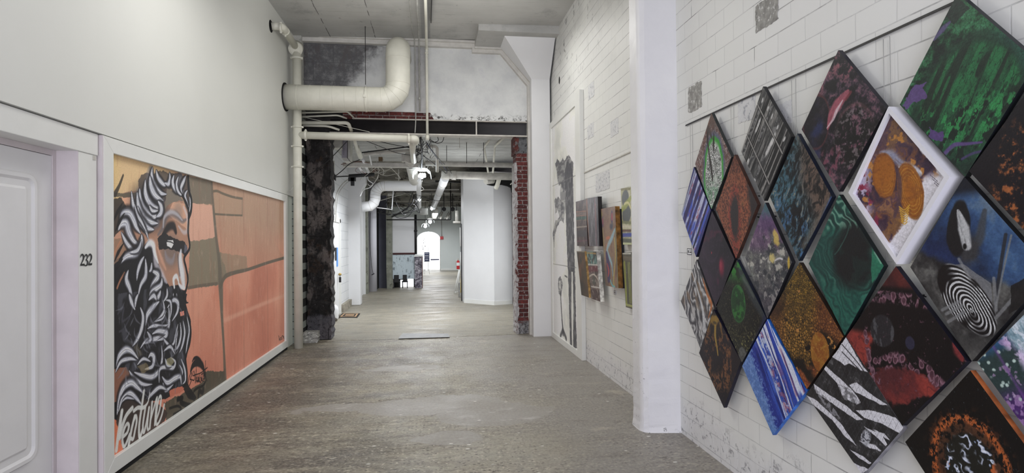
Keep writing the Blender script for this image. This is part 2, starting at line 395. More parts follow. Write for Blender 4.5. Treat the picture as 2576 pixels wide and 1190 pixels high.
# house number
def ribbon(mb, pts, ws, X, n=8):
    P = curve([(X, -a, b) for a, b in pts], n); k = len(P); W = []
    for i in range(k):
        t = i / (k - 1) * (len(ws) - 1); j = min(int(t), len(ws) - 2); W.append(ws[j] + (ws[j + 1] - ws[j]) * (t - j))
    vs = []
    for i in range(k):
        d = (P[min(i + 1, k - 1)] - P[max(i - 1, 0)]).normalized(); nn = Vector((0, -d.z, d.y)) * W[i] / 2
        vs += [P[i] + nn, P[i] - nn]
    mb.add(vs, [(2 * i, 2 * i + 1, 2 * i + 3, 2 * i + 2) for i in range(k - 1)])
tr1 = bpy.data.objects['trim_1']
def two(mb, y, z, s, X):
    a = lambda u, v: (-(y + u * s), z + v * s)
    ribbon(mb, [a(.06, .72), a(.16, .92), a(.34, .97), a(.50, .82), a(.48, .60), a(.30, .33), a(.06, .07)], [.05 * s, .13 * s, .17 * s, .20 * s, .19 * s, .12 * s, .06 * s], X)
    mb.add([(X, y + .04 * s, z), (X, y + .58 * s, z), (X, y + .63 * s, z + .30 * s), (X, y + .58 * s, z + .18 * s), (X, y + .15 * s, z + .17 * s)], [(0, 1, 2, 3, 4)])
def three(mb, y, z, s, X):
    a = lambda u, v: (-(y + u * s), z + v * s)
    ribbon(mb, [a(.08, .74), a(.20, .93), a(.36, .96), a(.48, .80), a(.42, .62), a(.26, .52)], [.05 * s, .12 * s, .16 * s, .18 * s, .13 * s, .05 * s], X)
    ribbon(mb, [a(.24, .53), a(.42, .46), a(.54, .30), a(.44, .09), a(.24, .01), a(.06, .08), a(.07, .16)], [.07 * s, .14 * s, .20 * s, .17 * s, .10 * s, .12 * s, .08 * s], X)
m = MB(); p = onX(201, 669, -2.138); p2 = onX(201, 640, -2.138); s = (p2.z - p.z)
q1 = onX(211, 669, -2.138); q2 = onX(221, 669, -2.138)
two(m, p.y, p.z, s, -2.137); three(m, q1.y, q1.z, s, -2.137); two(m, q2.y, q2.z + .003, s, -2.137)
m.build('door_number', paintm('black_vinyl', (14, 14, 15), .4, .02, 5, 0), tr1)
# ---- painted block wall, right
def block_mat():
    n = NT('white_painted_block'); x, y, z = n.sep()
    vv = n.comb(n.add(y, .126), n.add(z, .092))
    wob = n.new('ShaderNodeVectorMath'); wob.operation = 'MULTIPLY_ADD'
    nz = n.new('ShaderNodeTexNoise'); nz.inputs['Scale'].default_value = 9; n.put(nz.inputs['Vector'], n.co)
    n.t.links.new(nz.outputs['Color'], wob.inputs[0]); wob.inputs[1].default_value = (.006, .006, 0); n.t.links.new(vv, wob.inputs[2])
    br = n.brick(wob.outputs[0], (226, 227, 223), (229, 230, 226), (206, 207, 205), .234, .13, .0030, .35)
    joint = br['Fac']; c = br['Color']
    big = n.noise(scale=1.3, detail=4); c = n.mix(n.step(big, .35, .65), c, n.mix(.5, c, (232, 232, 231)))
    crack = n.mul(joint, n.step(n.noise(scale=2.1, detail=3), .64, .69)); c = n.mix(n.mul(crack, .7), c, (52, 52, 54))
    hor = n.math('ABSOLUTE', n.math('SUBTRACT', n.math('FRACT', n.math('DIVIDE', n.add(z, .160), .13)), .5))
    hc = n.mul(n.step(hor, .035, .012), n.step(n.noise(scale=1.3, detail=6, rough=.7), .46, .56)); c = n.mix(n.mul(hc, .55), c, (104, 104, 106))
    # chips near the ceiling corner, flaking foot of the wall
    top = n.mul(n.step(z, 3.2, 4.4), n.step(y, 5.5, 8.0)); ch = n.mul(top, n.step(n.noise(n.scale(None, 1, 1.6, 1), 4.5, 6, .7), .60, .64)); c = n.mix(n.mul(ch, .85), c, (72, 72, 74))
    fade = n.mul(n.step(n.add(n.mul(n.noise(scale=1.5, detail=4), 1.4), n.mul(z, .25)), 1.75, 2.1), .35); c = n.mix(fade, c, (150, 150, 150))
    foot = n.step(n.add(z, n.mul(n.noise(scale=2.4, detail=4), .35)), .50, .36)
    flake = n.mul(foot, n.step(n.noise(n.scale(None, 1, 1, .8), 17, 8, .75, .5), .56, .60)); c = n.mix(n.mul(flake, .85), c, (98, 96, 98))
    c = n.mix(n.mul(foot, .3), c, (214, 214, 222))
    h = n.add(n.mul(joint, -1.0), n.mul(n.noise(scale=22, detail=5, rough=.6), .22)); h = n.add(h, n.mul(flake, -1.5)); h = n.add(h, n.mul(n.mul(foot, n.noise(scale=11, detail=5)), 2.0))
    n.bump(h, .42, .008); return n.out(c, .5)
MT['block'] = block_mat()
m = MB(); m.box(XR, 2.35, -4, 9.45, 0, 5.1); wr = struct(m, 'wall_right', MT['block'])
MT['rawpatch'] = paintm('rough_grey_cement', (152, 151, 146), .85, .16, 22, 1.0, 28, ((206, 206, 202), .56, 26))
MT['thinpatch'] = paintm('thinly_painted_cement', (217, 218, 219), .7, .02, 12, .5, 45, ((172, 174, 180), .55, 22))
def patch(x0, y0, x1, y1, mat, k=10):
    a = onX(x0, y0, XR); b = onX(x1, y1, XR); rn = random.Random(int(x0)); pts = []
    ya, yb, za, zb = a.y, b.y, a.z, b.z
    for (p, q) in (((ya, za), (yb, za)), ((yb, za), (yb, zb)), ((yb, zb), (ya, zb)), ((ya, zb), (ya, za))):
        for i in range(k):
            t = i / k; pts.append((XR - .003 - 0, p[0] + (q[0] - p[0]) * t + rn.uniform(-.006, .006), p[1] + (q[1] - p[1]) * t + rn.uniform(-.006, .006)))
    mb = MB(); mb.prism(pts, (.004, 0, 0)); mb.build('cement_patch', mat, wr)
patch(1732, 222, 1766, 269, MT['rawpatch']); patch(1901, 16, 1958, 48, MT['rawpatch'])
patch(1499, 441, 1534, 474, MT['thinpatch']); patch(1857, 258, 1900, 296, MT['thinpatch']); patch(1962, 262, 1992, 308, MT['thinpatch'])
patch(1478, 318, 1494, 342, MT['thinpatch']); patch(1536, 309, 1556, 335, MT['thinpatch']); patch(1480, 218, 1495, 240, MT['thinpatch'])
# round hole high in the wall, its darkness drawn as a flat near-black disc
c = onX(1407, 202, XR - .002); m = MB(); m.add([c + Vector((0, .04 * math.cos(a), .06 * math.sin(a))) for a in [2 * PI * k / 20 for k in range(20)]], [tuple(range(20))]); m.build('conduit_hole_disc', MT['nearblack'], wr)
# ---- portal wall
def plaster_mat():
    n = NT('stained_white_plaster'); x, y, z = n.sep()
    big = n.noise(scale=2.2, detail=6, rough=.65); c = n.ramp(big, [(.3, (200, 202, 203)), (.6, (222, 224, 222)), (.75, (206, 206, 212))])
    d = n.add(n.add(x, n.mul(n.math('SUBTRACT', z, 4.35), -.75)), n.mul(n.math('SUBTRACT', n.noise(scale=3.5, detail=7, rough=.7), .5), .9))
    dk = n.step(d, -1.05, -1.25)
    soot = n.ramp(n.noise(scale=6, detail=10, rough=.85), [(.36, (16, 15, 16)), (.48, (62, 62, 63)), (.56, (112, 112, 111)), (.68, (160, 160, 156))])
    rust = n.mul(n.step(n.noise(n.scale(None, 2.2, 1, .8), 3.4, 8, .8), .50, .56), n.step(z, 4.3, 4.45)); soot = n.mix(n.mul(rust, .9), soot, (50, 34, 24))
    j = n.brick(n.comb(n.add(x, .3), n.add(z, .02)), (255, 255, 255), (255, 255, 255), (0, 0, 0), .62, .30, .008)
    soot = n.mix(n.mul(j['Fac'], .7), soot, (20, 20, 20)); c = n.mix(n.mul(dk, .95), c, soot)
    halo = n.step(d, -.85, -1.15); c = n.mix(n.mul(halo, .38), c, (120, 120, 124))
    low = n.step(n.add(z, n.mul(n.noise(scale=6, detail=6), .14)), 3.78, 3.70); fl = n.mul(low, n.step(n.noise(n.scale(None, 1, 1, 1.6), 16, 8, .8), .52, .56)); c = n.mix(fl, c, (50, 48, 48))
    n.bump(n.add(n.noise(scale=14, detail=6), n.mul(fl, -1.0)), .45, .01); return n.out(c, .75)
MT['plaster'] = plaster_mat()
m = MB(); m.prism([(-2.5, YP, 3.72), (.0, YP, 3.71), (.06, YP, 3.60), (2.35, YP, 3.60), (2.35, YP, 5.1), (-2.5, YP, 5.1)], (0, .30, 0)); wp = struct(m, 'wall_back', MT['plaster'])
def brick_mat(name, c1, c2, mor, w, h, ms=.008):
    n = NT(name); x, y, z = n.sep()
    b = n.brick(n.comb(n.add(x, y), z), c1, c2, mor, w, h, ms, .2)
    c = n.mix(n.mul(n.step(n.noise(scale=30, detail=6, rough=.75), .46, .58), .65), b['Color'], (40, 26, 26))
    c = n.mix(n.mul(n.step(n.noise(scale=11, detail=7, rough=.8), .60, .64), .9), c, (186, 184, 182))
    foot = n.step(n.add(z, n.mul(n.noise(scale=9, detail=5), .25)), .38, .30)
    c = n.mix(foot, c, n.ramp(n.noise(scale=24, detail=6, rough=.8), [(.4, (60, 58, 60)), (.6, (150, 150, 152))]))
    n.bump(n.add(n.mul(b['Fac'], -.8), n.noise(scale=40, detail=4)), .6, .012); return n.out(c, .8)
MT['redbrick'] = brick_mat('old_red_brick', (108, 44, 40), (80, 33, 31), (136, 128, 126), .21, .073)
m = MB(); m.box(-1.4, .1, YP + .02, 9.45, 3.585, 3.73); struct(m, 'wall_back', MT['redbrick'])
# moulding that frames the portal
out = [(-2.02, 4.885), (.76, 4.897), (.76, 4.80), (1.215, 4.80), (1.70, 4.24), (1.70, 0)]
inn = [(-2.02, 4.785), (.70, 4.79), (.70, 4.715), (1.17, 4.715), (1.625, 4.19), (1.625, 0)]
def lip(o_, i_, t): return [(a[0] + (b[0] - a[0]) * t, a[1] + (b[1] - a[1]) * t) for a, b in zip(o_, i_)]
m = MB()
mid_ = lip(out, inn, .35)
for A, Bq, y0 in ((out, mid_, 9.03), (mid_, inn, 9.07)):
    for i in range(len(A) - 1): m.prism([(A[i][0], y0, A[i][1]), (A[i + 1][0], y0, A[i + 1][1]), (Bq[i + 1][0], y0, Bq[i + 1][1]), (Bq[i][0], y0, Bq[i][1])], (0, YP + .01 - y0, 0))
MT['mould'] = paintm('aged_cream_trim', (206, 204, 198), .55, .05, 8, .1, 40)
struct(m, 'trim_4', MT['mould'])
MT['plainwhite'] = paintm('smooth_white_paint', (224, 225, 226), .5, .012, 2, .05, 20)
m = MB(); m.box(1.655, 1.965, 8.88, 9.03, 0, 4.245)
m.add([(1.655, 8.88, 4.245), (1.965, 8.88, 4.245), (1.965, 9.03, 4.245), (1.655, 9.03, 4.245), (1.164, 8.505, 4.798), (1.975, 8.49, 4.798), (1.975, 9.03, 4.798), (1.164, 9.03, 4.798)],
      [(3, 2, 1, 0), (0, 1, 5, 4), (1, 2, 6, 5), (2, 3, 7, 6), (3, 0, 4, 7), (4, 5, 6, 7)])
tag(m.build('haunched_pilaster', MT['plainwhite'], None, (1.8, 8.95, 0)), 'smooth white pilaster flaring out under the ceiling, in the right corner of the near room', 'pilaster')
m = MB(); m.box(.74, 2.02, 8.33, YP, 4.80, 5.0); struct(m, 'trim_5', MT['ceil'])
m = MB(); m.box(-2.5, -2.0, 9.0, 9.5, 0, 4.9)
def greyblock():
    n = NT('grey_green_block'); x, y, z = n.sep(); b = n.brick(n.comb(x, z), (150, 156, 150), (132, 138, 134), (30, 30, 30), .4, .115, .006, .2)
    hi = n.step(z, 3.5, 3.9); c = n.mix(hi, b['Color'], (196, 196, 190)); c = n.mix(n.mul(n.step(n.noise(scale=12, detail=6, rough=.8), .55, .6), .5), c, (60, 62, 60)); n.bump(n.mul(b['Fac'], -1), .5, .01); return n.out(c, .7)
struct(m, 'wall_left', greyblock())
# charred pier on the left of the opening: a rough lumpy mass with a real broken edge
def rough_pier(name, x0, x1, y0, y1, z0, z1, mat, amp, seed, nx=10, nz=60):
    rn = random.Random(seed); mb = MB()
    def jit(a): return rn.uniform(-a, a)
    cols = [x0 + (x1 - x0) * i / nx for i in range(nx + 1)]
    pts = []
    for k in range(nz + 1):
        z = z0 + (z1 - z0) * k / nz; row = []
        e = jit(amp); 
        for i, x in enumerate(cols):
            row.append((x + (jit(amp * .5) + (e if i == nx else 0) + (jit(amp * .7) if i == 0 else 0)), y0 + jit(amp * .8), z))
        row.append((x1 + e * .8 + jit(amp * .4), y1, z)); row.append((x0, y1, z)); pts.append(row)
    w = nx + 3; vs = [p for r in pts for p in r]
    fs = [(k * w + i, k * w + (i + 1) % w, (k + 1) * w + (i + 1) % w, (k + 1) * w + i) for k in range(nz) for i in range(w)]
    fs += [tuple(range(w - 1, -1, -1)), tuple(nz * w + i for i in range(w))]
    mb.add(vs, fs, 0, False); return mb
def char_mat():
    n = NT('charred_masonry'); x, y, z = n.sep()
    f = n.noise(n.scale(None, 1.3, 1, 1), 5.5, 9, .78, .4); c = n.ramp(f, [(.30, (12, 11, 12)), (.48, (30, 27, 28)), (.60, (58, 54, 55)), (.70, (96, 92, 94)), (.85, (140, 138, 140))])
    c = n.mix(n.mul(n.step(n.noise(scale=4.2, detail=7, rough=.7), .55, .62), .6), c, (74, 54, 38))
    c = n.mix(n.mul(n.mul(n.step(x, -1.68, -1.60), n.step(n.noise(n.scale(None, 1, 1, .5), 5, 6), .50, .58)), .7), c, (140, 130, 126))
    lo = n.mul(n.step(n.add(z, n.mul(n.noise(scale=6, detail=4), .2)), .52, .48), n.step(x, -1.92, -1.86)); c = n.mix(n.mul(lo, .8), c, (112, 110, 118))
    b = n.brick(n.comb(n.add(x, .2), z), (255, 255, 255), (255, 255, 255), (0, 0, 0), .7, .42, .01); c = n.mix(n.mul(n.mul(b['Fac'], n.step(n.noise(scale=3, detail=3), .5, .55)), .6), c, (10, 9, 10))
    f2 = n.noise(n.scale(None, 1, 1, 1.2), 17, 9, .82, .5); c = n.mix(n.mul(n.step(f2, .60, .66), .7), c, (150, 146, 148)); c = n.mix(n.mul(n.step(f2, .47, .42), .8), c, (12, 11, 12))
    n.bump(n.add(n.noise(scale=18, detail=7, rough=.75), n.mul(f, 1.5)), 1.0, .05); return n.out(c, .8)
MT['char'] = char_mat()
tag(rough_pier('p', -1.97, -1.6, 9.2, 9.5, 0.02, 3.34, MT['char'], .018, 3).build('charred_pier', MT['char'], None, (-1.8, 9.35, 0)), 'soot-blackened broken masonry pier left of the opening', 'pillar')
m = rough_pier('p', -2.02, -1.78, 9.02, 9.24, 0, .17, MT['rawpatch'], .012, 8, 6, 6); tag(m.build('broken_stone', MT['rawpatch'], None, (-1.9, 9.1, 0)), 'grey lump of broken stone at the foot of the charred pier', 'stone')
# left upper dark nook where the small pipes pass
m = MB(); m.box(-2.0, -1.25, 9.3, 9.45, 3.32, 3.73); struct(m, 'wall_back', paintm('dark_nook_wall', (44, 42, 42), .8, .5, 6, .5, 20))
# brick pier on the right
bp = T('brick_pier', 'exposed red brick pier at the right of the opening, with chipped mortar', 'pillar', (1.5, 9.3, 0))
rough_pier('p', 1.43, 1.622, 9.16, 9.5, 0.0, 3.06, None, .006, 11, 4, 60).build('brickwork', MT['redbrick'], bp)
rough_pier('p', 1.405, 1.45, 9.15, 9.48, 0.0, 2.9, None, .012, 5, 2, 60).build('broken_edge', paintm('chipped_mortar', (170, 168, 168), .8, .1, 20, .8, 40, ((90, 44, 40), .55, 9)), bp)
rough_pier('p', 1.47, 1.622, 9.17, 9.5, 3.06, 3.335, None, .006, 12, 4, 8).build('capping_block', paintm('sooty_cement', (92, 94, 96), .85, .3, 14, .8, 30, ((40, 40, 42), .56, 14)), bp)
rough_pier('p', 1.40, 1.475, 9.16, 9.5, 3.05, 3.34, None, .02, 13, 3, 8).build('broken_brick', paintm('raw_red_brick', (78, 38, 34), .85, .25, 16, .8, 30, ((96, 94, 94), .56, 12)), bp)
# steel lintel beam
sb = T('steel_lintel_beam', 'black steel beam with cream flanges spanning the opening', 'beam', (0, 9.22, 3.34))
def beam_mat():
    n = NT('flaking_black_steel'); x, y, z = n.sep(); c = n.ramp(n.noise(n.scale(None, .6, 1, 2), 5, 6), [(.3, (12, 9, 10)), (.6, (26, 22, 23)), (.8, (46, 41, 42))])
    c = n.mix(n.mul(n.step(x, .6, 1.5), .35), c, (110, 110, 114)); pk = n.mul(n.step(z, 3.44, 3.50), n.step(n.noise(n.scale(None, 1, 1, 1.2), 9, 6, .75), .54, .57)); c = n.mix(n.mul(pk, n.step(x, .1, .3)), c, (176, 170, 168))
    return n.out(c, .65, 0, .2)
m = MB(); m.box(-1.6, 1.625, 9.21, 9.23, 3.355, 3.585); m.build('web', beam_mat(), sb)
MT['flange'] = paintm('chipped_cream_steel', (196, 192, 184), .5, .08, 9, .1, 40, ((60, 52, 48), .68, 8))
m = MB(); m.box(-1.6, 1.625, 9.12, 9.32, 3.335, 3.357); m.build('flange', MT['flange'], sb)
m = MB(); m.box(-1.25, 1.625, 9.15, 9.30, 3.583, 3.598); m.build('flange', MT['flange'], sb)
m = MB(); q = onY(1198, 320, 9.2).x; m.box(q - .012, q + .008, 9.14, 9.21, 3.357, 3.583); m.build('stiffener', MT['flange'], sb)
# threshold: step edge and steel plate
m = MB(); pts = []; rn = random.Random(4)
for i in range(41): pts.append((-2.0 + 4.0 * i / 40, 9.12 + rn.uniform(-.02, .02)))
m.add([(x, y, .0015) for x, y in pts] + [(x, y + .05 + rn.uniform(0, .03), .010) for x, y in pts] + [(x, 9.42, .001) for x, y in pts],
      [(i, i + 1, 42 + i, 41 + i) for i in range(40)] + [(41 + i, 42 + i, 83 + i, 82 + i) for i in range(40)])
struct(m, 'trim_6', floor_mat('threshold_concrete', True))
m = MB(); m.prism([(-.54, 9.06, .012), (.29, 9.04, .012), (.27, 9.36, .015), (-.50, 9.56, .012)], (0, 0, .004)); tag(m.build('threshold_plate', paintm('dull_grey_steel_plate', (150, 151, 152), .6, .08, 9, .05, 40), None, (0, 9.25, 0)), 'flat grey metal plate lying on the floor joint of the opening', 'plate')
# ---- near column on the right
def col_mat():
    n = NT('thick_white_column_paint'); x, y, z = n.sep(); c = n.ramp(n.noise(scale=3, detail=4), [(.3, (222, 222, 224)), (.7, (230, 230, 230))])
    ed = n.mul(n.step(n.math('ABSOLUTE', n.math('SUBTRACT', x, -.145)), .05, .02), n.step(n.add(z, n.mul(n.noise(scale=4, detail=3), 1.3)), 1.9, .9))
    ch = n.mul(n.math('MAXIMUM', ed, n.step(z, .09, .03)), n.step(n.noise(scale=26, detail=7, rough=.8), .60, .63)); c = n.mix(n.mul(ch, .85), c, (84, 84, 92))
    n.bump(n.add(n.noise(scale=9, detail=5), n.mul(ch, -2)), .35, .012); return n.out(c, .45)
rn = random.Random(9); m = MB(); nz = 60; rows = []
for k in range(nz + 1):
    z = 5.0 * (k / nz) ** 1.6; j = lambda a: rn.uniform(-a, a); fl = .010 * math.exp(-z / .05)
    rows.append([(1.695 - fl + j(.002), 4.49 + fl, z), (1.697 - fl + j(.002), 4.345, z), (1.712 + j(.004), 4.303 - fl, z), (1.745 + j(.003), 4.28 - fl + j(.002), z), (2.0, 4.235 - fl, z), (2.0, 4.49 + fl, z)])
m.add([p for r in rows for p in r], [(k * 6 + i, k * 6 + (i + 1) % 6, k * 6 + 6 + (i + 1) % 6, k * 6 + 6 + i) for k in range(nz) for i in range(6)], 0, False)
o = m.build('concrete_column', col_mat(), None, (1.85, 4.36, 0)); tag(o, 'thick white-painted concrete column with chipped corner, standing between the two groups of paintings', 'column')
o.data.polygons.foreach_set('use_smooth', [i % 6 == 1 for i in range(len(o.data.polygons))])
# ================================================================== ROOMS BEHIND
def wblock():
    n = NT('bright_white_block'); x, y, z = n.sep(); b = n.brick(n.comb(y, z), (228, 230, 232), (230, 232, 234), (196, 200, 204), .42, .205, .006, .3)
    n.bump(n.mul(b['Fac'], -1), .4, .01); return n.out(b['Color'], .5)
m = MB(); m.box(-2.5, -2.05, 9.5, 14.2, 0, 3.6); struct(m, 'wall_left', wblock())
m = MB(); m.box(-2.05, -1.98, 12.9, 14.2, 0, .16); struct(m, 'baseboard_left', paintm('crumbling_cement_kerb', (150, 144, 130), .85, .15, 12, .6, 20))
m = MB(); m.box(2.1, 2.5, 9.5, 13.6, 0, 3.6); struct(m, 'wall_right', MT['plainwhite'])  # unseen wall, added to enclose the light of the back room
m = MB(); m.prism([(.80, 14.75, 0), (.83, 14.14, 0), (1.53, 13.45, 0), (2.02, 13.62, 0), (2.5, 13.62, 0), (2.5, 31, 0), (1.72, 31, 0)], (0, 0, 3.3)); struct(m, 'wall_right', MT['plainwhite'])
m = MB()
for a, b in (((.83, 14.14), (1.53, 13.45)), ((1.53, 13.45), (2.0, 13.61))):
    d = Vector((b[0] - a[0], b[1] - a[1], 0)).normalized(); nn = Vector((d.y, -d.x, 0)) * .012
    m.prism([(a[0], a[1], 0), (b[0], b[1], 0), (b[0] + nn.x, b[1] + nn.y, 0), (a[0] + nn.x, a[1] + nn.y, 0)], (0, 0, .1))
struct(m, 'baseboard_right', MT['trim'])
m = MB(); a = onY(1289.5, 600, 13.5).x; m.box(a, a + .12, 13.44, 13.60, 0, 3.05); struct(m, 'trim_7', MT['blacksteel'])
m = MB(); a = onY(1160, 600, 14.7).x; m.box(a - .012, a + .03, 14.6, 14.74, 0, 2.05); struct(m, 'trim_8', MT['blacksteel'])
m = MB(); m.tube([(a - .02, 14.62, 1.45), (a - .02, 14.62, 1.95)], .02, 8); m.tube([(a - .02, 14.62, .95), (a - .02, 14.62, 1.30)], .018, 8); tag(m.build('door_bar', MT['trim'], None, (a, 14.62, 1)), 'white tubular bar on the edge of the angled white wall', 'handle')
# walls of the far room
m = MB(); m.prism([(-2.05, 14.5, 0), (-2.05, 17.2, 0), (-2.5, 17.2, 0), (-2.5, 14.5, 0)], (0, 0, 3.6)); struct(m, 'wall_left', MT['plainwhite'])
p1 = onY(877, 600, 14.2).x; p2 = onY(906, 600, 14.2).x
m = MB(); m.prism([(p1 - .1, 14.2, 0), (p2, 14.2, 0), (p2, 14.2, 2.80), (p2 + .14, 14.2, 3.07), (p2 + .14, 14.2, 3.6), (p1 - .1, 14.2, 3.6)], (0, .32, 0))
tag(bevel(m.build('wall_pilaster', MT['plainwhite'], None, ((p1 + p2) / 2, 14.3, 0)), .02, 3), 'white pilaster with a flared top against the left wall beyond the white door', 'pilaster')
MT['greenish'] = paintm('grey_green_plaster', (128, 130, 118), .7, .15, 5, .3, 20, ((90, 88, 78), .6, 6))
a = onY(912, 600, 17.3).x; b = onY(922, 600, 17.3).x; m = MB(); m.box(a, b - .03, 17.2, 17.5, 0, 3.6); struct(m, 'trim_9', MT['plainwhite'])
m = MB(); m.box(b - .03, b + .03, 17.3, 17.6, 0, 3.6); struct(m, 'trim_10', MT['greenish'])
a = onY(923, 600, 18).x; b = onY(946, 600, 18).x; r = (b - a) / 2
m = MB(); m.tube([((a + b) / 2, 18.2, 0), ((a + b) / 2, 18.2, 3.6)], r, 20); tag(m.build('round_column', paintm('lavender_white_paint', (214, 214, 222), .5, .01, 2, 0), None, ((a + b) / 2, 18.2, 0)), 'round white column with a thin cable running down it, left of the dark recess', 'column')
m = MB(); m.tube(curve([onY(932, 535, 18.06), onY(931, 600, 18.06), onY(934, 660, 18.06), onY(939, 690, 18.06)], 6), .006, 6); m.tube([onY(935, 692, 18.05), onY(942, 688, 18.05)], .012, 6)
tag(m.build('dangling_cable', MT['black'], None, onY(936, 660, 17.95)), 'thin grey cable ending in a black knot on the round white column', 'cable')
Y3 = 19.3
X = lambda px, Y=Y3: onY(px, 600, Y).x
Z = lambda py, Y=Y3, px=1010: onY(px, py, Y).z
m = MB(); m.box(-6, X(952), Y3 + .1, Y3 + .4, 0, 3.6); m.box(X(946, 18.9), X(946, 18.9) + .03, 18.9, 19.3, 0, 3.3); struct(m, 'wall_middle', MT['nearblack'])  # near-black wall stands in for the dark opening
m = MB(); m.box(X(952), X(972), Y3 + .1, Y3 + .4, 0, 3.2); struct(m, 'wall_middle', paintm('slate_blue_wall', (92, 94, 106), .7, .06, 3, .05))
m = MB(); m.prism([(X(974), Y3 - .28, 0), (X(987), Y3 - .28, 0), (X(987), Y3 - .28, 2.75), (X(973), Y3 - .28, 2.75), (X(973), Y3 - .28, .55)], (0, .27, 0)); tag(m.build('plaster_post', MT['greenish'], None, (X(979), Y3 + .2, 0)), 'rough grey-green plaster post left of the half-white partition', 'post')
m = MB(); m.box(X(987.5), X(1044), Y3 + .05, Y3 + .2, Z(638), Z(546)); struct(m, 'wall_middle', MT['plainwhite'])
m = MB(); m.box(X(987.5), X(1044), Y3, Y3 + .2, Z(640.5), Z(636)); struct(m, 'trim_11', paintm('dark_red_rail', (66, 24, 24), .6, .1, 9, 0))
def scuffed():
    n = NT('scuffed_pale_blue_block'); c = n.mix(n.step(n.noise(n.scale(None, 1, 1, .4), 9, 7, .75), .54, .60), (206, 220, 226), (120, 132, 140)); return n.out(c, .6)
m = MB(); m.box(X(987.5), X(1043), Y3 + .03, Y3 + .18, Z(702), Z(640)); struct(m, 'wall_middle', scuffed())
m = MB(); m.box(X(987.5), X(1043), Y3 + .20, Y3 + .24, 0, Z(702)); struct(m, 'wall_middle', MT['nearblack'])
for i, (a, b, t) in enumerate(((1006, 1013, 705), (1014, 1022, 707), (1024, 1039, 703))):
    m = MB(); m.box(X(a), X(b), Y3 + .12, Y3 + .19, .02, Z(t)); 
    w = struct(m, 'window_%d' % (i + 1), MT['screen'])
    if i < 2:
        m = MB(); zz = Z(t)
        for k in range(1, 5): m.box(X(a), X(b), Y3 + .115, Y3 + .12, zz * k / 5 - .006, zz * k / 5 + .006)
        m.build('blind_bar', MT['pipegrey'], w)
cg = 'black chairs below the partition'
def far_chair(px, top, wpx):
    x = X(px); z = Z(top); w = wpx * (Y3) / F_PX; t = T('black_chair', 'x', 'chair', (x, Y3 - .1, 0), cg)
    m = MB(); m.box(x - w / 2, x + w / 2, Y3 - .13, Y3 - .10, z - .26, z); bevel(m.build('backrest', MT['black'], t), .01)
    m = MB(); m.box(x - w / 2 - .03, x + w / 2 + .03, Y3 - .11, Y3 + .10, .20, .235); m.build('seat', MT['black'], t)
    for sx in (-1, 1):
        for yy in (Y3 - .09, Y3 + .07):
            m = MB(); m.box(x + sx * (w / 2 + .01) - .012, x + sx * (w / 2 + .01) + .012, yy - .01, yy + .01, 0, .205); m.build('leg', MT['black'], t)
    return t
far_chair(997, 691, 12)['label'] = 'left small black chair under the pale blue wall, beside the plaster post'
far_chair(1018, 691, 10)['label'] = 'right small black chair under the pale blue wall, nearer the speckled half wall'
m = MB(); m.tube([(X(1046), Y3, Z(640)), (X(1046), Y3, Z(540))], .045, 10); m.tube([(X(1046), Y3, Z(583)), (X(1046), Y3, Z(579))], .06, 10); tag(m.build('black_standpipe', MT['blacksteel'], None, (X(1046), Y3, Z(640))), 'black upright pipe above the end of the speckled half wall', 'pipe')
def granite():
    n = NT('mottled_painted_stone'); f = n.noise(scale=9, detail=9, rough=.85, dist=.6); c = n.ramp(f, [(.40, (30, 27, 34)), (.49, (84, 78, 92)), (.55, (176, 172, 180)), (.66, (226, 224, 228))]); return n.out(c, .6)
hw = T('speckled_half_wall', 'low half wall with mottled black and white end face and white cap', 'wall', (X(1053), 19.1, 0))
xa, xb = onY(1043.5, 700, 19.05).x, onY(1061.5, 700, 19.05).x
m = MB(); m.box(xa, xb, 19.05, 19.3, 0, 1.08); m.build('end_face', granite(), hw)
m = MB(); m.box(xa + .01, xb + .005, 19.3, 21.6, 0, 1.08); m.build('side_panel', MT['plainwhite'], hw)
m = MB(); m.box(xa - .02, xb + .03, 19.03, 21.7, 1.08, 1.115); m.build('cap', MT['trim'], hw)
m = MB(); m.box(xb + .005, xb + .02, 19.06, 19.32, 0, 1.08); m.build('corner_strip', MT['copper'], hw)
# far wall with a bright arched doorway
YF = 30.6; m = MB(); ax0, ax1 = -.78, .50; zs, zc = 1.72, 2.15
arch = [(ax0, YF, 0), (ax0, YF, zs)] + [((ax0 + ax1) / 2 - (ax1 - ax0) / 2 * math.cos(PI * k / 14), YF, zs + (zc - zs) * math.sin(PI * k / 14)) for k in range(1, 14)] + [(ax1, YF, zs), (ax1, YF, 0)]
prev = None
for p in arch[1:-1]:
    if prev is not None: m.prism([(prev[0], YF, prev[2]), (p[0], YF, p[2]), (p[0], YF, 3.6), (prev[0], YF, 3.6)], (0, .3, 0))
    prev = p
m.box(-6, ax0, YF, YF + .3, 0, 3.6); m.box(ax1, 5, YF, YF + .3, 0, 3.6); struct(m, 'wall_far', paintm('pale_grey_wall', (212, 218, 216), .6, .01, 2, 0))
m = MB(); m.box(-6, -5.9, 14, 31, 0, 3.6); m.box(-6, -2.5, 14, 14.2, 0, 3.6); struct(m, 'wall_left', MT['plainwhite'])
m = MB(); m.box(.50, 1.72, YF - .02, YF, 0, .1); struct(m, 'baseboard_far', MT['trim'])
gl = NT('daylight_glow'); gl.b.inputs['Emission Color'].default_value = (.95, .97, 1, 1); gl.b.inputs['Emission Strength'].default_value = 3.4
m = MB(); m.add([(ax0 - .3, YF + 1.6, -.3), (ax1 + .3, YF + 1.6, -.3), (ax1 + .3, YF + 1.6, 2.4), (ax0 - .3, YF + 1.6, 2.4)], [(0, 1, 2, 3)]); struct(m, 'window_4', gl.out((255, 255, 255), .3))  # glowing plane behind the arch stands in for daylight outside
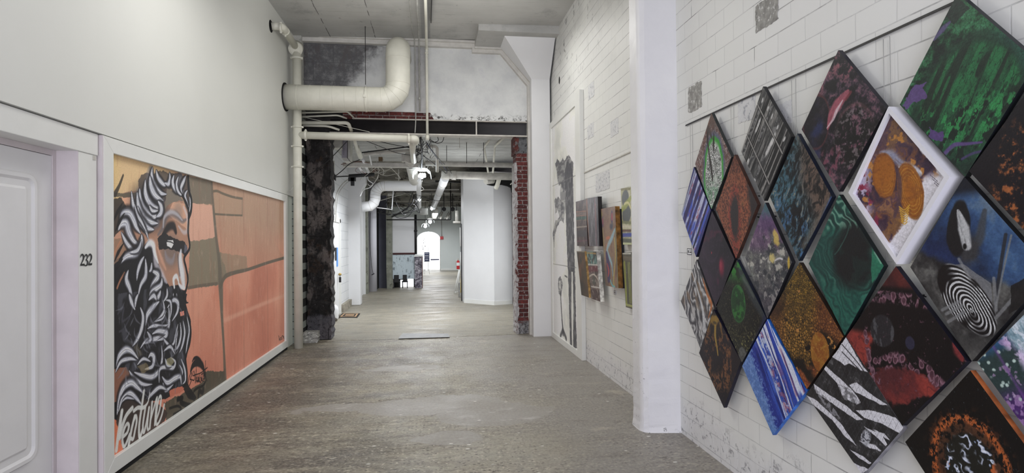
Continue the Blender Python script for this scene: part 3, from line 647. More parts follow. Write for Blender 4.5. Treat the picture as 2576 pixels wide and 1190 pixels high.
q = onY(1077, 600, YF + .1).x; m = MB(); m.box(q - .015, q + .015, YF + .08, YF + .12, 0, 2.12); m.box(ax1 - .03, ax1, YF + .05, YF + .12, 0, 1.75); struct(m, 'trim_12', MT['conduit'])
m = MB(); rn = random.Random(2)
for k in range(26):
    px = 1066 + rn.uniform(-5, 5); py = 600 + rn.uniform(-10, 28); p = onY(px, py, YF + .3); m.box(p.x - .015, p.x + .015, p.y, p.y + .004, p.z - .02, p.z + rn.uniform(.0, .03))
for px in (1063, 1066, 1069): p = onY(px, 620, YF + .3); m.box(p.x - .008, p.x + .008, p.y, p.y + .006, 0, p.z + .35)
tag(m.build('climbing_plant', paintm('grey_leaf', (70, 74, 72), .6, .2, 9, 0), None, onY(1066, 628, YF + .3), kind='stuff'), 'sparse grey foliage seen against the glare of the arched doorway', 'plant')
q1, q2 = onY(1083, 653, YF + 1).x, onY(1105, 653, YF + 1).x; m = MB(); m.box(q1, q2, YF + 1, YF + 1.05, Z(655, YF + 1, 1090), Z(651.5, YF + 1, 1090)); struct(m, 'trim_13', paintm('slate_rail', (70, 70, 96), .6, .1, 9, 0))
# notice board on an easel
YS = 27.5; sg = T('notice_sign', 'dark blue notice board with white lines of lettering standing in front of the bright arch', 'sign', (onY(1074, 660, YS).x, YS, 0))
s0, s1 = onY(1067, 634.5, YS), onY(1080.5, 657.5, YS)
m = MB(); m.box(s0.x, s1.x, YS, YS + .03, s1.z, s0.z); bd_ = m.build('board', paintm('navy_board', (56, 60, 92), .6, .05, 6, 0), sg)
rn = random.Random(5)
for k, (fr, wd, hh) in enumerate(((.86, .8, .028), (.62, .75, .035), (.47, .95, .018), (.27, .55, .02), (.18, .6, .022))):
    m = MB(); z = s1.z + (s0.z - s1.z) * fr; w = (s1.x - s0.x) * wd; x = (s0.x + s1.x) / 2 - w / 2
    while x < (s0.x + s1.x) / 2 + w / 2 - .01:
        l = rn.uniform(.01, .022); m.box(x, x + l, YS - .003, YS, z - hh / 2, z + hh / 2); x += l + .007
    m.build('lettering', MT['paper'], bd_)
m = MB(); m.box(s0.x - .015, s1.x + .015, YS - .002, YS + .02, s1.z - .03, s1.z)
for xx in (s0.x, s1.x - .02): m.box(xx, xx + .02, YS + .01, YS + .03, 0, s1.z)
m.build('stand', MT['trim'], sg)
# fire alarm pull with its conduit
p = onY(1111, 598, YF - .06); m = MB(); m.box(p.x - .09, p.x + .09, YF - .1, YF - .01, p.z - .09, p.z + .07); bevel(m.build('alarm', MT['red']), .01)
al = bpy.data.objects['alarm']; al.name = 'fire_alarm_box'; tag(al, 'small red fire alarm box on the far pale wall', 'alarm')
m = MB(); q = onY(1111, 540, YF - .04); m.tube([(q.x, YF - .04, p.z + .08), (q.x, YF - .04, 3.5)], .02, 8); tag(m.build('alarm_conduit', MT['conduit'], None, (q.x, YF - .04, p.z)), 'thin conduit rising from the red fire alarm box', 'conduit')
# ================================================================== PIPES
def clamp(parent, c, axis, r, w=.028):
    c = Vector(c); ax = Vector(axis).normalized(); m = MB()
    m.tube([c - ax * w / 2, c + ax * w / 2], r * 1.16, 16); k = m.build('clamp', MT['pipe'], parent)
    u = Vector((0, -1, 0)) if abs(ax.y) < .5 else Vector((1, 0, 0))
    for sx in (-1, 1):
        v = ax.cross(u).normalized() * sx; b = c + v * r * 1.25
        m = MB(); m.tube([b - u * .012, b + u * .012], .014, 8); m.tube([b, b - v * r * .2], .008, 6); m.build('clamp_bolt', MT['pipe'], k)
PIPEY = 8.62
dp = T('drain_stack', 'tall cream cast drain pipe standing against the left wall beside the opening', 'pipe', (-1.98, PIPEY, 0))
px_ = -1.978; R = .062
m = MB(); m.tube([(px_, PIPEY, 0), (px_, PIPEY, 4.44)], R, 24); m.build('stack_pipe', MT['pipe'], dp)
for z in (2.72, 3.03, 3.32):
    clamp(dp, (px_, PIPEY, z), (0, 0, 1), R)
m = MB(); m.tube([(px_, PIPEY, 4.34), (px_, PIPEY, 4.37)], R * 1.35, 20); m.tube([(px_ - .09, PIPEY - .02, 4.355), (px_ + .09, PIPEY - .02, 4.355)], .02, 8); m.build('flange', MT['pipe'], dp)
hub = Vector((px_ - .01, PIPEY, 4.52)); m = MB(); m.tube([hub - Vector((0, .06, .05)), hub + Vector((0, .03, .02))], [.10, .10], 20); m.tube([hub - Vector((0, .068, .055)), hub - Vector((0, .05, .045))], .072, 20); m.build('trap_elbow', MT['pipe'], dp)
hp = T('vent_pipe', 'cream pipe elbow from a hole high in the left wall, sloping down to the stack', 'pipe', (-2.0, 8.0, 4.4))
a = onX(681, 66, XL); b = onY(712, 70, 7.85); c = hub - Vector((0, .07, 0))
m = MB(); m.tube(fillet([(XL + .01, a.y, a.z), (b.x, a.y + .03, b.z), c], .09, 8), .05, 18); m.build('elbow_pipe', MT['pipe'], hp)
clamp(hp, (XL + .13, a.y + .01, a.z - .01), (1, 0, 0), .05); clamp(hp, Vector(b) + (c - Vector(b)).normalized() * .13, (c - Vector(b)), .05)
m = MB(); m.tube([(XL - .002, a.y, a.z), (XL + .004, a.y, a.z)], .082, 24); m.build('hole_disc', MT['nearblack'], hp)  # near-black disc stands in for the unlit hole round the pipe
# big wrapped duct
du = T('wrapped_duct', 'fat cream wrapped duct running from the left wall and turning up to the ceiling', 'duct', (-2.1, 8.5, 3.7))
zc = (3.926 + 3.549) / 2; rd = .183; xe = (-.326 - .635) / 2
path = [(XL + .005, 8.5, zc), (xe, 8.5, zc), (xe, 8.5, 4.42), (xe, 9.12, 4.5)]
m = MB(); P = [Vector(path[0])]
P += [Vector(path[0]).lerp(Vector(path[1]), t) for t in (.3, .6, .8)]
def arc(c, a0, a1, r, n, plane):
    out = []
    for k in range(n + 1):
        t = a0 + (a1 - a0) * k / n
        out.append(Vector((c[0] + r * math.cos(t), c[1], c[2] + r * math.sin(t))) if plane == 'xz' else Vector((c[0], c[1] + r * math.cos(t), c[2] + r * math.sin(t))))
    return out
P += arc((xe - .24, 8.5, zc + .24), -PI / 2, 0, .24, 4, 'xz')
P += arc((xe, 8.5 + .22, 4.36), PI, PI / 2, .22, 6, 'yz') + [Vector((xe, 9.14, 4.58))]
m.tube(P, rd, 32); body_ = m.build('duct_body', MT['pipe'], du)
for k in range(1, 9):
    x = XL + .17 * k + .02
    if x < xe - .3: m = MB(); m.tube([(x - .003, 8.5, zc), (x + .003, 8.5, zc)], rd + .002, 32); m.build('wrap_seam', MT['pipe'], body_)
for q in P[4:9] + [P[9]]:
    i = P.index(q); d = (P[min(i + 1, len(P) - 1)] - P[i - 1]).normalized(); m = MB(); m.tube([q - d * .003, q + d * .003], rd + .002, 32); m.build('wrap_seam', MT['pipe'], body_)
m = MB(); m.tube([(XL - .001, 8.5, zc), (XL + .012, 8.5, zc)], .208, 32); m.build('hole_disc', MT['nearblack'], du)  # near-black disc drawn for the dark hole round the duct
ha = onY(921, 240, 8.5).x; m = MB(); m.tube([(ha, 8.44, zc + rd + .02), (ha, 8.44, 4.82)], .005, 6); m.build('hanger_rod', MT['blacksteel'], du)
m = MB(); m.tube([(ha - .012, 8.5, zc), (ha + .012, 8.5, zc)], rd + .006, 32); m.box(ha - .02, ha + .02, 8.30, 8.33, zc - .02, zc + .02); m.build('hanger_band', MT['pipe'], du)
# horizontal drain branch with an elbow turning away
za = (3.256 + 3.143) / 2; xb = -.30
br_ = T('drain_branch', 'cream horizontal pipe running right from the drain stack, turning away at its right end', 'pipe', (px_, PIPEY, za))
m = MB(); m.tube([(px_, PIPEY, za), (xb, PIPEY, za - .03)], .056, 24); m.build('branch_pipe', MT['pipe'], br_)
m = MB(); e0 = Vector((xb, PIPEY, za - .03)); m.tube(fillet([e0, e0 + Vector((.07, 0, 0)), e0 + Vector((.07, .16, -.02)), onY(1036, 350, 8.95)], .05, 6), .060, 24)
m.build('elbow', MT['pipe'], br_)
clamp(br_, (px_ + .12, PIPEY, za), (1, 0, 0), .060, .035); clamp(br_, (xb - .03, PIPEY, za - .03), (1, 0, 0), .060, .03)
def pipe(name, label, pts, r, mat='pipe', rad=.08, cat='pipe', seg=14, extra=None, group=None):
    m = MB(); P = fillet(pts, rad, 5) if rad else [Vector(p) for p in pts]; m.tube(P, r, seg)
    c = P[0]
    if extra:
        t = T(name, label, cat, c, group); m.build('pipe_run', MT[mat], t); extra(t); return t
    return tag(m.build(name, MT[mat], None, c), label, cat, group)
Y9 = 9.0
pipe('receding_pipe', 'cream pipe sloping away under the lintel from the elbow of the drain branch', [onY(1036, 350, 8.95), onY(1041, 405, 10.6)], .056, 'pipe', 0)
pipe('small_pipe', 'upper of two thin cream pipes tucked under the fat duct, ending in an angled fitting', [onY(758, 284, Y9), onY(874, 281, Y9), onY(890, 296, Y9 + .1)], .014, rad=.03)
pipe('small_pipe', 'lower of two thin cream pipes tucked under the fat duct, bending down at its end', [onY(758, 294, Y9), onY(850, 290, Y9), onY(872, 298, Y9 + .1)], .014, rad=.05)
pipe('water_pipe', 'cream pipe just above the drain branch that elbows down through the lintel', [onY(758, 309, Y9 - .02), onY(876, 309, Y9 - .02), onY(884, 330, Y9 + .15)], .028, rad=.06)
pipe('water_pipe', 'cream bent pipe between the water pipe and the drain branch', [onY(762, 316, Y9 + .05), onY(825, 317, Y9 + .05), onY(854, 327, Y9 + .1)], .018, rad=.08)
pipe('stay_wire', 'thin cream wire slanting down across the lintel', [onY(757, 293, 8.8), onY(930, 332, 8.9)], .004, rad=0, cat='wire')
pipe('water_pipe', 'cream pipe slanting away below the drain branch, with a thicker sleeve at its foot', [onY(889, 345, 9.4), onY(899, 378, 10.2)], .030, rad=0)
pipe('pipe_sleeve', 'thick sleeve at the foot of the slanting cream pipe behind the lintel', [onY(897, 370, 10.1), onY(907, 395, 10.6)], .045, rad=0)
# conduits coming down the ceiling and wall
cz = lambda x, y: 4.83 + (y - 7.5) * .02
c1 = [onZ(1029, -10, 4.80), onZ(1031, 10, 4.80), onZ(1034, 40, 4.81), onZ(1037, 75, 4.82), onY(1043, 106, 9.0), onY(1045, 200, 9.08), onY(1046, 290, 9.05), onY(1044, 334, 8.98)]
m = MB(); m.tube(curve(c1, 5), .008, 8); tag(m.build('ceiling_cable', MT['conduit'], None, c1[4]), 'thin wavy cable, leftmost of the three lines coming down from the ceiling to the lintel', 'cable')
c2 = [onZ(1049, -10, 4.80), onZ(1050, 30, 4.81), onZ(1053, 70, 4.83), onY(1054, 110, 9.0), onY(1056, 280, 9.06)]
m = MB(); m.tube(c2, .012, 10)
for q in (160, 205, 248): p = onY(1055, q, 9.05); m.tube([p - Vector((0, 0, .02)), p + Vector((0, 0, .02))], .018, 10)
tag(m.build('ceiling_conduit', MT['conduit'], None, c2[3]), 'grey jointed conduit, middle one of the three lines down to the lintel', 'conduit')
c3 = [onZ(1070, -10, 4.78), onZ(1072, 60, 4.80), onY(1073, 122, 8.95), onY(1075, 340, 8.95)]
m = MB(); m.tube(fillet(c3, .06, 5), .021, 12)
for q in (122, 134): p = onY(1073, q, 8.95); m.tube([p - Vector((0, 0, .012)), p + Vector((0, 0, .012))], .03, 12)
p = onY(1075, 345, 8.95); m.tube([p - Vector((0, 0, .05)), p + Vector((0, 0, .03))], .03, 10)
tag(m.build('white_conduit', MT['pipe'], None, p), 'cream vertical conduit, rightmost of the three lines, ending in a fitting at the lintel', 'conduit')
m = MB(); w0, w1 = onZ(1066, -10, 4.78).x, onZ(1075, -10, 4.78).x
m.add([(.035, 5.5, 4.70), (.055, 5.5, 4.70), (.03, 8.25, 4.84), (.018, 8.25, 4.84), (.035, 5.5, 4.80), (.055, 5.5, 4.80), (.03, 8.25, 4.93), (.018, 8.25, 4.93)], [(0, 1, 2, 3), (4, 7, 6, 5), (0, 4, 5, 1), (1, 5, 6, 2), (2, 6, 7, 3), (3, 7, 4, 0)])
o = m.build('ceiling_strip', MT['blacksteel'], None, (.03, 7, 4.75)); tag(o, 'dark strip hanging along the ceiling beside the cream conduit', 'strip')
pz = onY(1055, 200, 9.14); m = MB(); m.box(onY(1043, 200, 9.1).x, onY(1070, 200, 9.1).x, 9.135, 9.15, 3.70, 4.78); tag(m.build('backing_board', paintm('grey_board', (176, 176, 176), .6, .1, 6, .2, 20, ((110, 110, 118), .6, 5)), None, (pz.x, 9.14, 3.7)), 'narrow grey backing board behind the conduits above the lintel', 'board')
# ---- service clutter behind the lintel
MT['timber'] = paintm('old_timber', (104, 84, 62), .8, .2, 9, .3, 30)
def duct_box(name, label, px0, py0, px1, py1, Y, dep, mat, cat='duct'):
    a = onY(px0, py0, Y); b = onY(px1, py1, Y); m = MB(); m.box(a.x, b.x, Y, Y + dep, b.z, a.z)
    return tag(bevel(m.build(name, MT[mat], None, (a.x, Y, b.z)), .006), label, cat)
duct_box('cable_trunking', 'long white box trunking crossing behind the lintel', 862, 408, 1052, 421, 11.2, .12, 'pipegrey')
pipe('crossing_pipe', 'upper grey pipe crossing the ceiling to the brick pier', [onY(1070, 411, 11.3), onY(1292, 416, 11.3)], .052, 'pipegrey', 0)
def coup(t):
    m = MB(); a = onY(1136, 441, 12.0); b = onY(1147, 441.5, 12.0); m.tube([a, b], .098, 18); c = onY(1112, 440, 12.0); d = onY(1130, 441, 12); m.tube([c, d], .092, 18); m.build('coupling', MT['pipegrey'], t)
pipe('crossing_pipe', 'thicker lower grey pipe with a coupling, crossing in front of the angled white wall', [onY(1110, 440, 12.0), onY(1293, 444, 12.0)], .083, 'pipegrey', 0, seg=20, extra=coup)
p0 = onY(1236, 352, 9.7)
pipe('bent_conduit', 'left one of two bent white conduits dropping from the board ceiling', [onZ(1232, 352, 3.6), onZ(1218, 370, 3.55), onY(1228, 434, 11.8)], .02, rad=.03)
pipe('bent_conduit', 'right one of two bent white conduits dropping from the board ceiling', [onZ(1268, 346, 3.6), onZ(1245, 368, 3.55), onY(1240, 434, 11.8)], .022, rad=.03)
pipe('elbow_pipe', 'white elbow under the lower crossing pipe near the brick pier', [onY(1258, 441, 12.05), onY(1251, 466, 12.2), onY(1247, 474, 12.25)], .05, rad=.03)
pipe('cut_pipe', 'short open-ended grey pipe under the lower crossing pipe', [onY(1222, 457, 12.05), onY(1240, 455, 12.25)], .06, 'pipegrey', 0)
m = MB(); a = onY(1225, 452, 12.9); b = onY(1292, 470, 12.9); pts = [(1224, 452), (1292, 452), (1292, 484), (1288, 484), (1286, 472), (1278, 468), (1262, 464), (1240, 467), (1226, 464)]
m.prism([onY(x, y, 13.3) for x, y in pts], (0, .12, 0)); tag(m.build('dark_gap_sheet', MT['nearblack'], None, a), 'dark ragged gap above the white wall beside the brick pier', 'soffit')  # near-black sheet stands in for the dark gap
pipe('thin_rod', 'short white rod poking out beside the brick pier', [onY(1284, 464, 11.9), onY(1292, 457, 12.0)], .012, rad=0)
pipe('big_drain', 'wide white pipe running away from under the lintel towards the first hanging lamp', [onY(1031, 395, 10.9), onY(1042, 455, 13.0)], .115, 'pipegrey', 0, seg=20)
for (x0, y0, Ya, lb) in ((1033, 408, 11.3, 'nearer'), (1038, 436, 12.4, 'farther')):
    c_ = onY(x0, y0, Ya); m = MB(); m.tube([c_ - Vector((0, .012, 0)), c_ + Vector((0, .012, 0))], .13, 20, 0); tag(m.build('pipe_band', MT['blacksteel'], None, c_), lb + ' dark band around the wide white pipe behind the lintel', 'band')
E0 = 13.3
wd = T('white_elbow_duct', 'white segmented duct with an elbow, crossing left in front of the far pilaster', 'duct', onY(940, 490, E0))
a, b, c_ = onY(1048, 468, E0), onY(944, 468, E0), onY(944, 510, E0); r = 12.5 * E0 / F_PX
P = [a] + arc((b.x + .22, E0, b.z - .22), PI / 2, PI, .22, 5, 'xz') + [Vector((b.x, E0, c_.z + .1))] + [Vector((b.x - .03, E0, c_.z)), Vector((b.x - .12, E0, c_.z - .08)), Vector((b.x - .30, E0, c_.z - .10))]
m = MB(); m.tube(P, r, 24); body_ = m.build('duct_body', MT['plainwhite'], wd)
for i, q in enumerate(P[1:-1]):
    d = (P[i + 2] - P[i]).normalized(); m = MB(); m.tube([q - d * .004, q + d * .004], r + .004, 24); m.build('wrap_seam', MT['pipegrey'], body_)
m = MB(); q = onY(1003, 455, E0); m.tube([q, q + Vector((0, 0, .28))], .01, 6); m.build('hanger_rod', MT['pipegrey'], wd)
# long pipe receding on the right of the lamps
def bands(t):
    A, Bv = onY(1120, 447, 12.05), onY(1089, 524, 22.0)
    for f in (.12, .35, .55, .8):
        q = A.lerp(Bv, f); m = MB(); m.tube([q - Vector((0, .02, 0)), q + Vector((0, .02, 0))], .105, 16); m.build('band', MT['pipegrey'], t)
pipe('receding_main', 'long white pipe running away along the ceiling right of the lamps, with bands', [onY(1120, 447, 12.05), onY(1089, 524, 22.0)], .095, 'plainwhite', 0, seg=20, extra=bands)
pipe('receding_pipe', 'narrow white pipe running away behind the first hanging lamp', [onY(1052, 448, 12.6), onY(1055, 520, 20.0)], .07, 'plainwhite', 0)
pipe('upstand_pipe', 'pale pipe loop left of the right-hand conduits, bending down behind the cables', [onY(1072, 368, 10.6), onY(1100, 368, 10.6), onY(1100, 432, 11.0)], .03, 'pipegrey', .08)
for k, (px, y0, y1, Ya, w) in enumerate(((1174, 375, 411, 11.2, 'left'), (1124, 375, 437, 11.6, 'middle'), (1217, 395, 411, 11.2, 'right'), (1156, 345, 372, 10.0, 'nearest'))):
    pipe('hanger_rod', w + ' thin rod hanging the crossing pipes from the board ceiling', [Vector((onY(px, y1, Ya).x, Ya, 3.6)), onY(px, y1, Ya)], .006, 'pipegrey' if k == 3 else 'blacksteel', 0, cat='rod')
pipe('rail_pipe', 'long thin pipe crossing low under the dark ceiling, in front of the far wall', [onY(972, 553, 18.6), onY(1134, 553, 18.6), Vector((onY(1134, 553, 18.6).x, 18.6, 3.6))], .018, 'blacksteel', .03)
pipe('ceiling_tube', 'pale tube crossing under the dark ceiling behind the lamps', [onY(950, 478, 15.5), onY(1155, 477, 15.5)], .014, 'pipegrey', 0)
pipe('ceiling_tube', 'dark tube crossing high under the dark ceiling at its right', [onY(1095, 456, 15.0), onY(1160, 458, 15.0)], .025, 'blacksteel', 0)
pipe('frame_bar', 'white strut dropping from the elbow duct to a slanting bar', [onY(990, 470, 13.5), onY(986, 527, 13.5), onY(948, 522, 13.5)], .014, 'plainwhite', 0, cat='strut')
pipe('ceiling_tube', 'pale slanting tube left under the dark ceiling', [onY(952, 506, 15.6), onY(1020, 486, 16.6)], .012, 'pipegrey', 0)
duct_box('junction_box', 'small pale box on the slanting tube under the dark ceiling', 975, 487, 986, 493, 15.8, .1, 'pipegrey', 'box')
duct_box('ceiling_panel', 'pale square panel hanging behind the second lamp', 1056, 524, 1076, 541, 21, .05, 'pipegrey', 'panel')
for i, (px, d) in enumerate(((1117, 'left'), (1139, 'right'))):
    q = onY(px, 526, 22.6); m = MB(); m.tube([q, q + Vector((0, .25, 0))], .085, 18); m.tube([q + Vector((0, .1, 0)), q + Vector((0, .1, .7))], .018, 6)
    tag(m.build('spotlight_can', MT['black'], None, q), d + ' one of two round black cans hanging near the far end', 'spotlight')
    a_, b_ = onY(1108 + 16 * i, 550, 23.2), onY(1113 + 21 * i, 534, 24.4); m = MB(); m.tube([a_, b_], .03, 8); m.tube([a_ + Vector((-.08, 0, .02)), b_ + Vector((-.08, 0, .02))], .014, 6)
    for k in range(7): q = a_.lerp(b_, (k + .5) / 7); m.tube([q - Vector((.0, .01, 0)), q + Vector((0, .02, 0))], .045, 8)
    tag(m.build('sprung_tube', MT['pipegrey'], None, a_), d + ' one of two ribbed pale tubes slanting under the black cans', 'tube')
vb = T('valve_assembly', 'pale pipe valve with a wide foot beside the edge of the angled white wall', 'valve', onY(1149, 560, 17.5))
m = MB(); m.tube([onY(1149, 530, 17.5), onY(1149, 560, 17.5)], .05, 12); m.build('body', MT['pipegrey'], vb)
m = MB(); m.tube([onY(1149, 557, 17.5), onY(1149, 561.5, 17.5)], .12, 14); m.build('foot', MT['flange'], vb)
m = MB(); m.tube([onY(1148, 513, 17.5), onY(1148, 532, 17.5)], .014, 6); m.tube([onY(1144, 517, 17.5), onY(1153, 515, 17.5)], .012, 6); m.build('stem', MT['blacksteel'], vb)
q = onY(1094, 535, 21.9); m = MB(); m.tube([q + Vector((-.05, 0, -.25)), q, q + Vector((.05, 0, .2))], [.10, .13, .08], 12); tag(m.build('pipe_joint', MT['pipegrey'], None, q), 'grey joint at the far end of the long white ceiling pipe', 'joint')
# clutter on the left behind the lintel
hb = T('box_heater', 'grey box heater with raised letters hanging behind the charred pier', 'heater', onY(866, 380, 10.4))
YH = 10.4; a, b = onY(859, 344, YH), onY(874, 397, YH)
c0 = [onY(859.5, 340, YH), onY(874, 340, YH), onY(873, 397, YH), onY(859.5, 397, YH)]
m = MB(); m.prism(c0, (.0, .35, 0)); cas_ = m.build('casing', paintm('lilac_grey_enamel', (150, 146, 154), .5, .05, 9, .1, 40), hb)
m = MB(); m.prism([onY(859.5, 397, YH), onY(873, 397, YH), onY(880, 406, YH), onY(866, 406, YH)], (0, .30, 0)); m.prism([onY(875, 340, YH), onY(881, 340, YH), onY(881, 405, YH), onY(875, 398, YH)], (0, .3, 0)); m.build('hood', MT['pipegrey'], hb)
tc = bpy.data.curves.new('letters', 'FONT'); tc.body = 'Qbao'; tc.size = .16; tc.extrude = .001
to = bpy.data.objects.new('letters', tc); COL.objects.link(to); dg = bpy.context.evaluated_depsgraph_get(); me = bpy.data.meshes.new_from_object(to.evaluated_get(dg)); bpy.data.objects.remove(to)
lo = bpy.data.objects.new('lettering', me); COL.objects.link(lo); me.materials.clear(); me.materials.append(paintm('dim_lettering', (112, 108, 118), .5, .05, 9, 0)); lo.parent = cas_
q = onY(862, 367, YH - .004); xs = [v.co.x for v in me.vertices]; ys = [v.co.y for v in me.vertices]; w_ = max(xs) - min(xs); h_ = max(ys) - min(ys); Lh = 22 * YH / F_PX; kx = Lh / w_; ky = 5.5 * YH / F_PX / h_
for v in me.vertices:
    u, vv, ww = (v.co.x - min(xs)) * kx, (v.co.y - min(ys)) * ky, v.co.z
    v.co = (q.x + vv - hb.location.x, q.y - ww - hb.location.y, q.z - u - hb.location.z)
duct_box('louvre_box', 'pale louvred box beside the box heater', 838, 345, 858, 372, 10.2, .3, 'pipegrey', 'box')
duct_box('wall_bracket', 'pale bracket plate at the left end of the white trunking', 834, 404, 841, 430, 10.8, .05, 'pipegrey', 'bracket')
m = MB(); m.prism([onY(834, 430, 10.8), onY(844, 440, 10.8), onY(844, 455, 10.8), (onY(835, 447, 10.8))], (0, .05, 0)); tag(m.build('wall_scoop', MT['blacksteel'], None, onY(838, 440, 10.8)), 'small dark scoop below the pale bracket plate', 'shade')
hv = T('black_air_curtain', 'long black unit hanging in front of the far pilaster, with a bracket below', 'heater', onY(905, 441, 12.0))
m = MB(); m.tube([onY(878, 443, 12.0), onY(942, 439, 12.0)], .04, 10); m.build('unit', MT['black'], hv)
m = MB(); m.tube([onY(837, 445, 11.9), onY(880, 443, 12.0)], .012, 6); m.build('feed', MT['black'], hv)
q0, q1 = onY(882, 446, 12.0), onY(891, 467, 12.0); m = MB(); m.box(q0.x, q1.x, 12.0, 12.05, q1.z, q0.z); m.box(q0.x - .05, q1.x + .03, 12.0, 12.06, q0.z - .08, q0.z); m.build('bracket', MT['black'], hv)
pipe('white_strut', 'white strut slanting down from the ceiling, left one of the pair', [onY(912, 400, 10.9), onY(930, 440, 12.6)], .028, 'plainwhite', 0, cat='strut')
pipe('white_strut', 'white strut slanting down from the ceiling, right one of the pair', [onY(927, 380, 10.6), onY(935, 415, 11.2)], .014, 'plainwhite', 0, cat='strut')
pipe('white_strut', 'white strut slanting in front of the trunking towards the air curtain', [onY(903, 420, 11.4), onY(915, 437, 12.2)], .022, 'plainwhite', 0, cat='strut')
pipe('black_bar', 'thick black bar slanting across under the board ceiling', [onY(910, 384, 10.3), onY(1030, 369, 10.3)], .012, 'black', 0, cat='bar')
pipe('white_beam', 'white slanting beam just below the black bar', [onY(915, 388, 10.5), onY(1060, 376, 10.5)], .03, 'pipegrey', 0, cat='beam')
duct_box('valve_box', 'small pale box above the trunking near the middle', 1010, 388, 1030, 406, 11.0, .15, 'pipegrey', 'box')
duct_box('timber_block', 'short brown timber block against the ceiling', 952, 391, 962, 405, 13.3, .1, 'timber', 'block')
# ---- cables
def cable(label, pts, r=.006, mat='black', name='cable', cat='cable', n=6, group=None):
    P = curve([onY(*p) for p in pts], n); m = MB(); m.tube(P, r, 6); return tag(m.build(name, MT[mat], None, P[0]), label, cat, group)
cable('black cable sloping from the ceiling down across the charred pier', [(880, 348, 9.05), (832, 398, 9.08), (790, 432, 9.1), (758, 450, 9.1)], .007)
cable('black cable running from the white trunking down to the dark shade', [(905, 402, 10.6), (880, 412, 10.6), (860, 430, 10.7), (840, 446, 10.7)], .008)
cable('upper of two black cables slanting across the board ceiling', [(934, 350, 9.8), (980, 362, 10.0), (1030, 372, 10.3), (1075, 384, 10.6)], .006)
cable('lower of two black cables slanting across the board ceiling', [(910, 350, 9.8), (960, 370, 10.1), (1000, 385, 10.4), (1045, 392, 10.6)], .005)
cable('black cable running right from the knot down to the coupling', [(1044, 378, 10.3), (1080, 403, 10.9), (1112, 428, 11.7), (1126, 440, 12)], .008)
cable('navy cable running beside the black one down to the coupling', [(1074, 362, 9.8), (1095, 392, 10.5), (1115, 418, 11.4), (1125, 432, 11.9)], .006, 'navy')
cable('thin black cable right of the navy one', [(1072, 358, 9.8), (1100, 395, 10.5), (1120, 415, 11.3), (1136, 436, 11.9)], .005)
cable('red wire along the top of the white trunking', [(858, 414, 11.1), (880, 409, 11.1), (905, 407, 11.1), (930, 410, 11.1)], .006, 'copper')
for i, (pts, lb) in enumerate((([(1078, 352, 9.3), (1090, 358, 9.4), (1102, 354, 9.3), (1101, 345, 9.3)], 'inner'), ([(1080, 350, 9.3), (1098, 360, 9.4), (1112, 357, 9.3), (1117, 345, 9.3)], 'outer'),
                               ([(1044, 345, 9.2), (1042, 356, 9.2), (1050, 363, 9.2), (1056, 355, 9.2), (1050, 347, 9.2)], 'left round'), ([(1054, 350, 9.2), (1050, 362, 9.2), (1060, 366, 9.2), (1064, 356, 9.2), (1058, 346, 9.2)], 'middle round'))):
    cable(lb + ' loop of loose black cable hanging under the lintel by the cream conduit', pts, .006)
cable('bundle of black cables dropping from the loops to the first lamp', [(1058, 345, 9.3), (1060, 372, 9.9), (1062, 395, 10.6), (1060, 425, 11.4)], .018)
cable('black cable sweeping left from the loops to the wide white pipe', [(1066, 356, 9.3), (1054, 384, 10.2), (1046, 392, 10.8), (1036, 388, 11.0)], .006)
cable('pale cable hanging in a curve right of the first lamp', [(1062, 455, 11.8), (1060, 468, 12.0), (1066, 476, 12.2), (1058, 480, 12.3)], .007, 'pipegrey')
cable('white cable curving down the left wall, outer one', [(882, 448, 12.6), (862, 462, 12.3), (846, 490, 12.1), (842, 540, 12.0)], .010, 'pipegrey')
cable('white cable curving down the left wall, inner one', [(886, 450, 12.6), (866, 466, 12.3), (850, 494, 12.1), (844, 560, 12.0)], .008, 'pipegrey')
cable('tangle of white cable beside the flared pilaster', [(925, 432, 12.4), (926, 452, 12.4), (938, 462, 12.4), (930, 472, 12.4), (914, 478, 12.4), (906, 494, 12.4)], .010, 'plainwhite')
cable('white cable loop beside the elbow duct', [(952, 440, 12.4), (945, 455, 12.4), (932, 468, 12.4), (925, 462, 12.4)], .008, 'pipegrey')
cable('thick black cable swinging down under the dark ceiling', [(1042, 490, 16.4), (1036, 512, 16.4), (1012, 532, 16.4), (985, 546, 16.4)], .022)
cable('black cable running level from the dark recess to the standpipe', [(950, 534, 17), (985, 540, 17), (1030, 534, 17), (1047, 528, 17)], .017)
cable('thin black cable drooping beside the standpipe', [(985, 520, 16.8), (1000, 512, 16.8), (1040, 514, 16.8), (1050, 530, 16.8)], .010)
cable('dark cable drooping below the thick black one', [(982, 530, 17.2), (1000, 548, 17.2), (1025, 545, 17.2), (1046, 522, 17.2)], .010)
cable('long thin cable sagging across under the dark ceiling', [(945, 500, 15), (985, 478, 15), (1040, 488, 15.5), (1100, 505, 16), (1150, 505, 16)], .007)
cable('thin cable crossing beside the second lamp', [(1000, 474, 14.8), (1030, 490, 15.4), (1045, 505, 15.8)], .007)
cable('black cable along the left side of the long white pipe', [(1110, 448, 12.4), (1103, 470, 14), (1100, 500, 17.5), (1090, 525, 21)], .014)
cable('white cable along the left side of the long white pipe', [(1113, 446, 12.3), (1106, 474, 14), (1104, 502, 17.5), (1094, 526, 21)], .010, 'plainwhite')
cable('thin cable rising from the mural frame corner to the drain stack', [(722, 484, 8.5), (732, 478, 8.55), (739, 466, 8.6)], .004, 'conduit')
rn = random.Random(21)
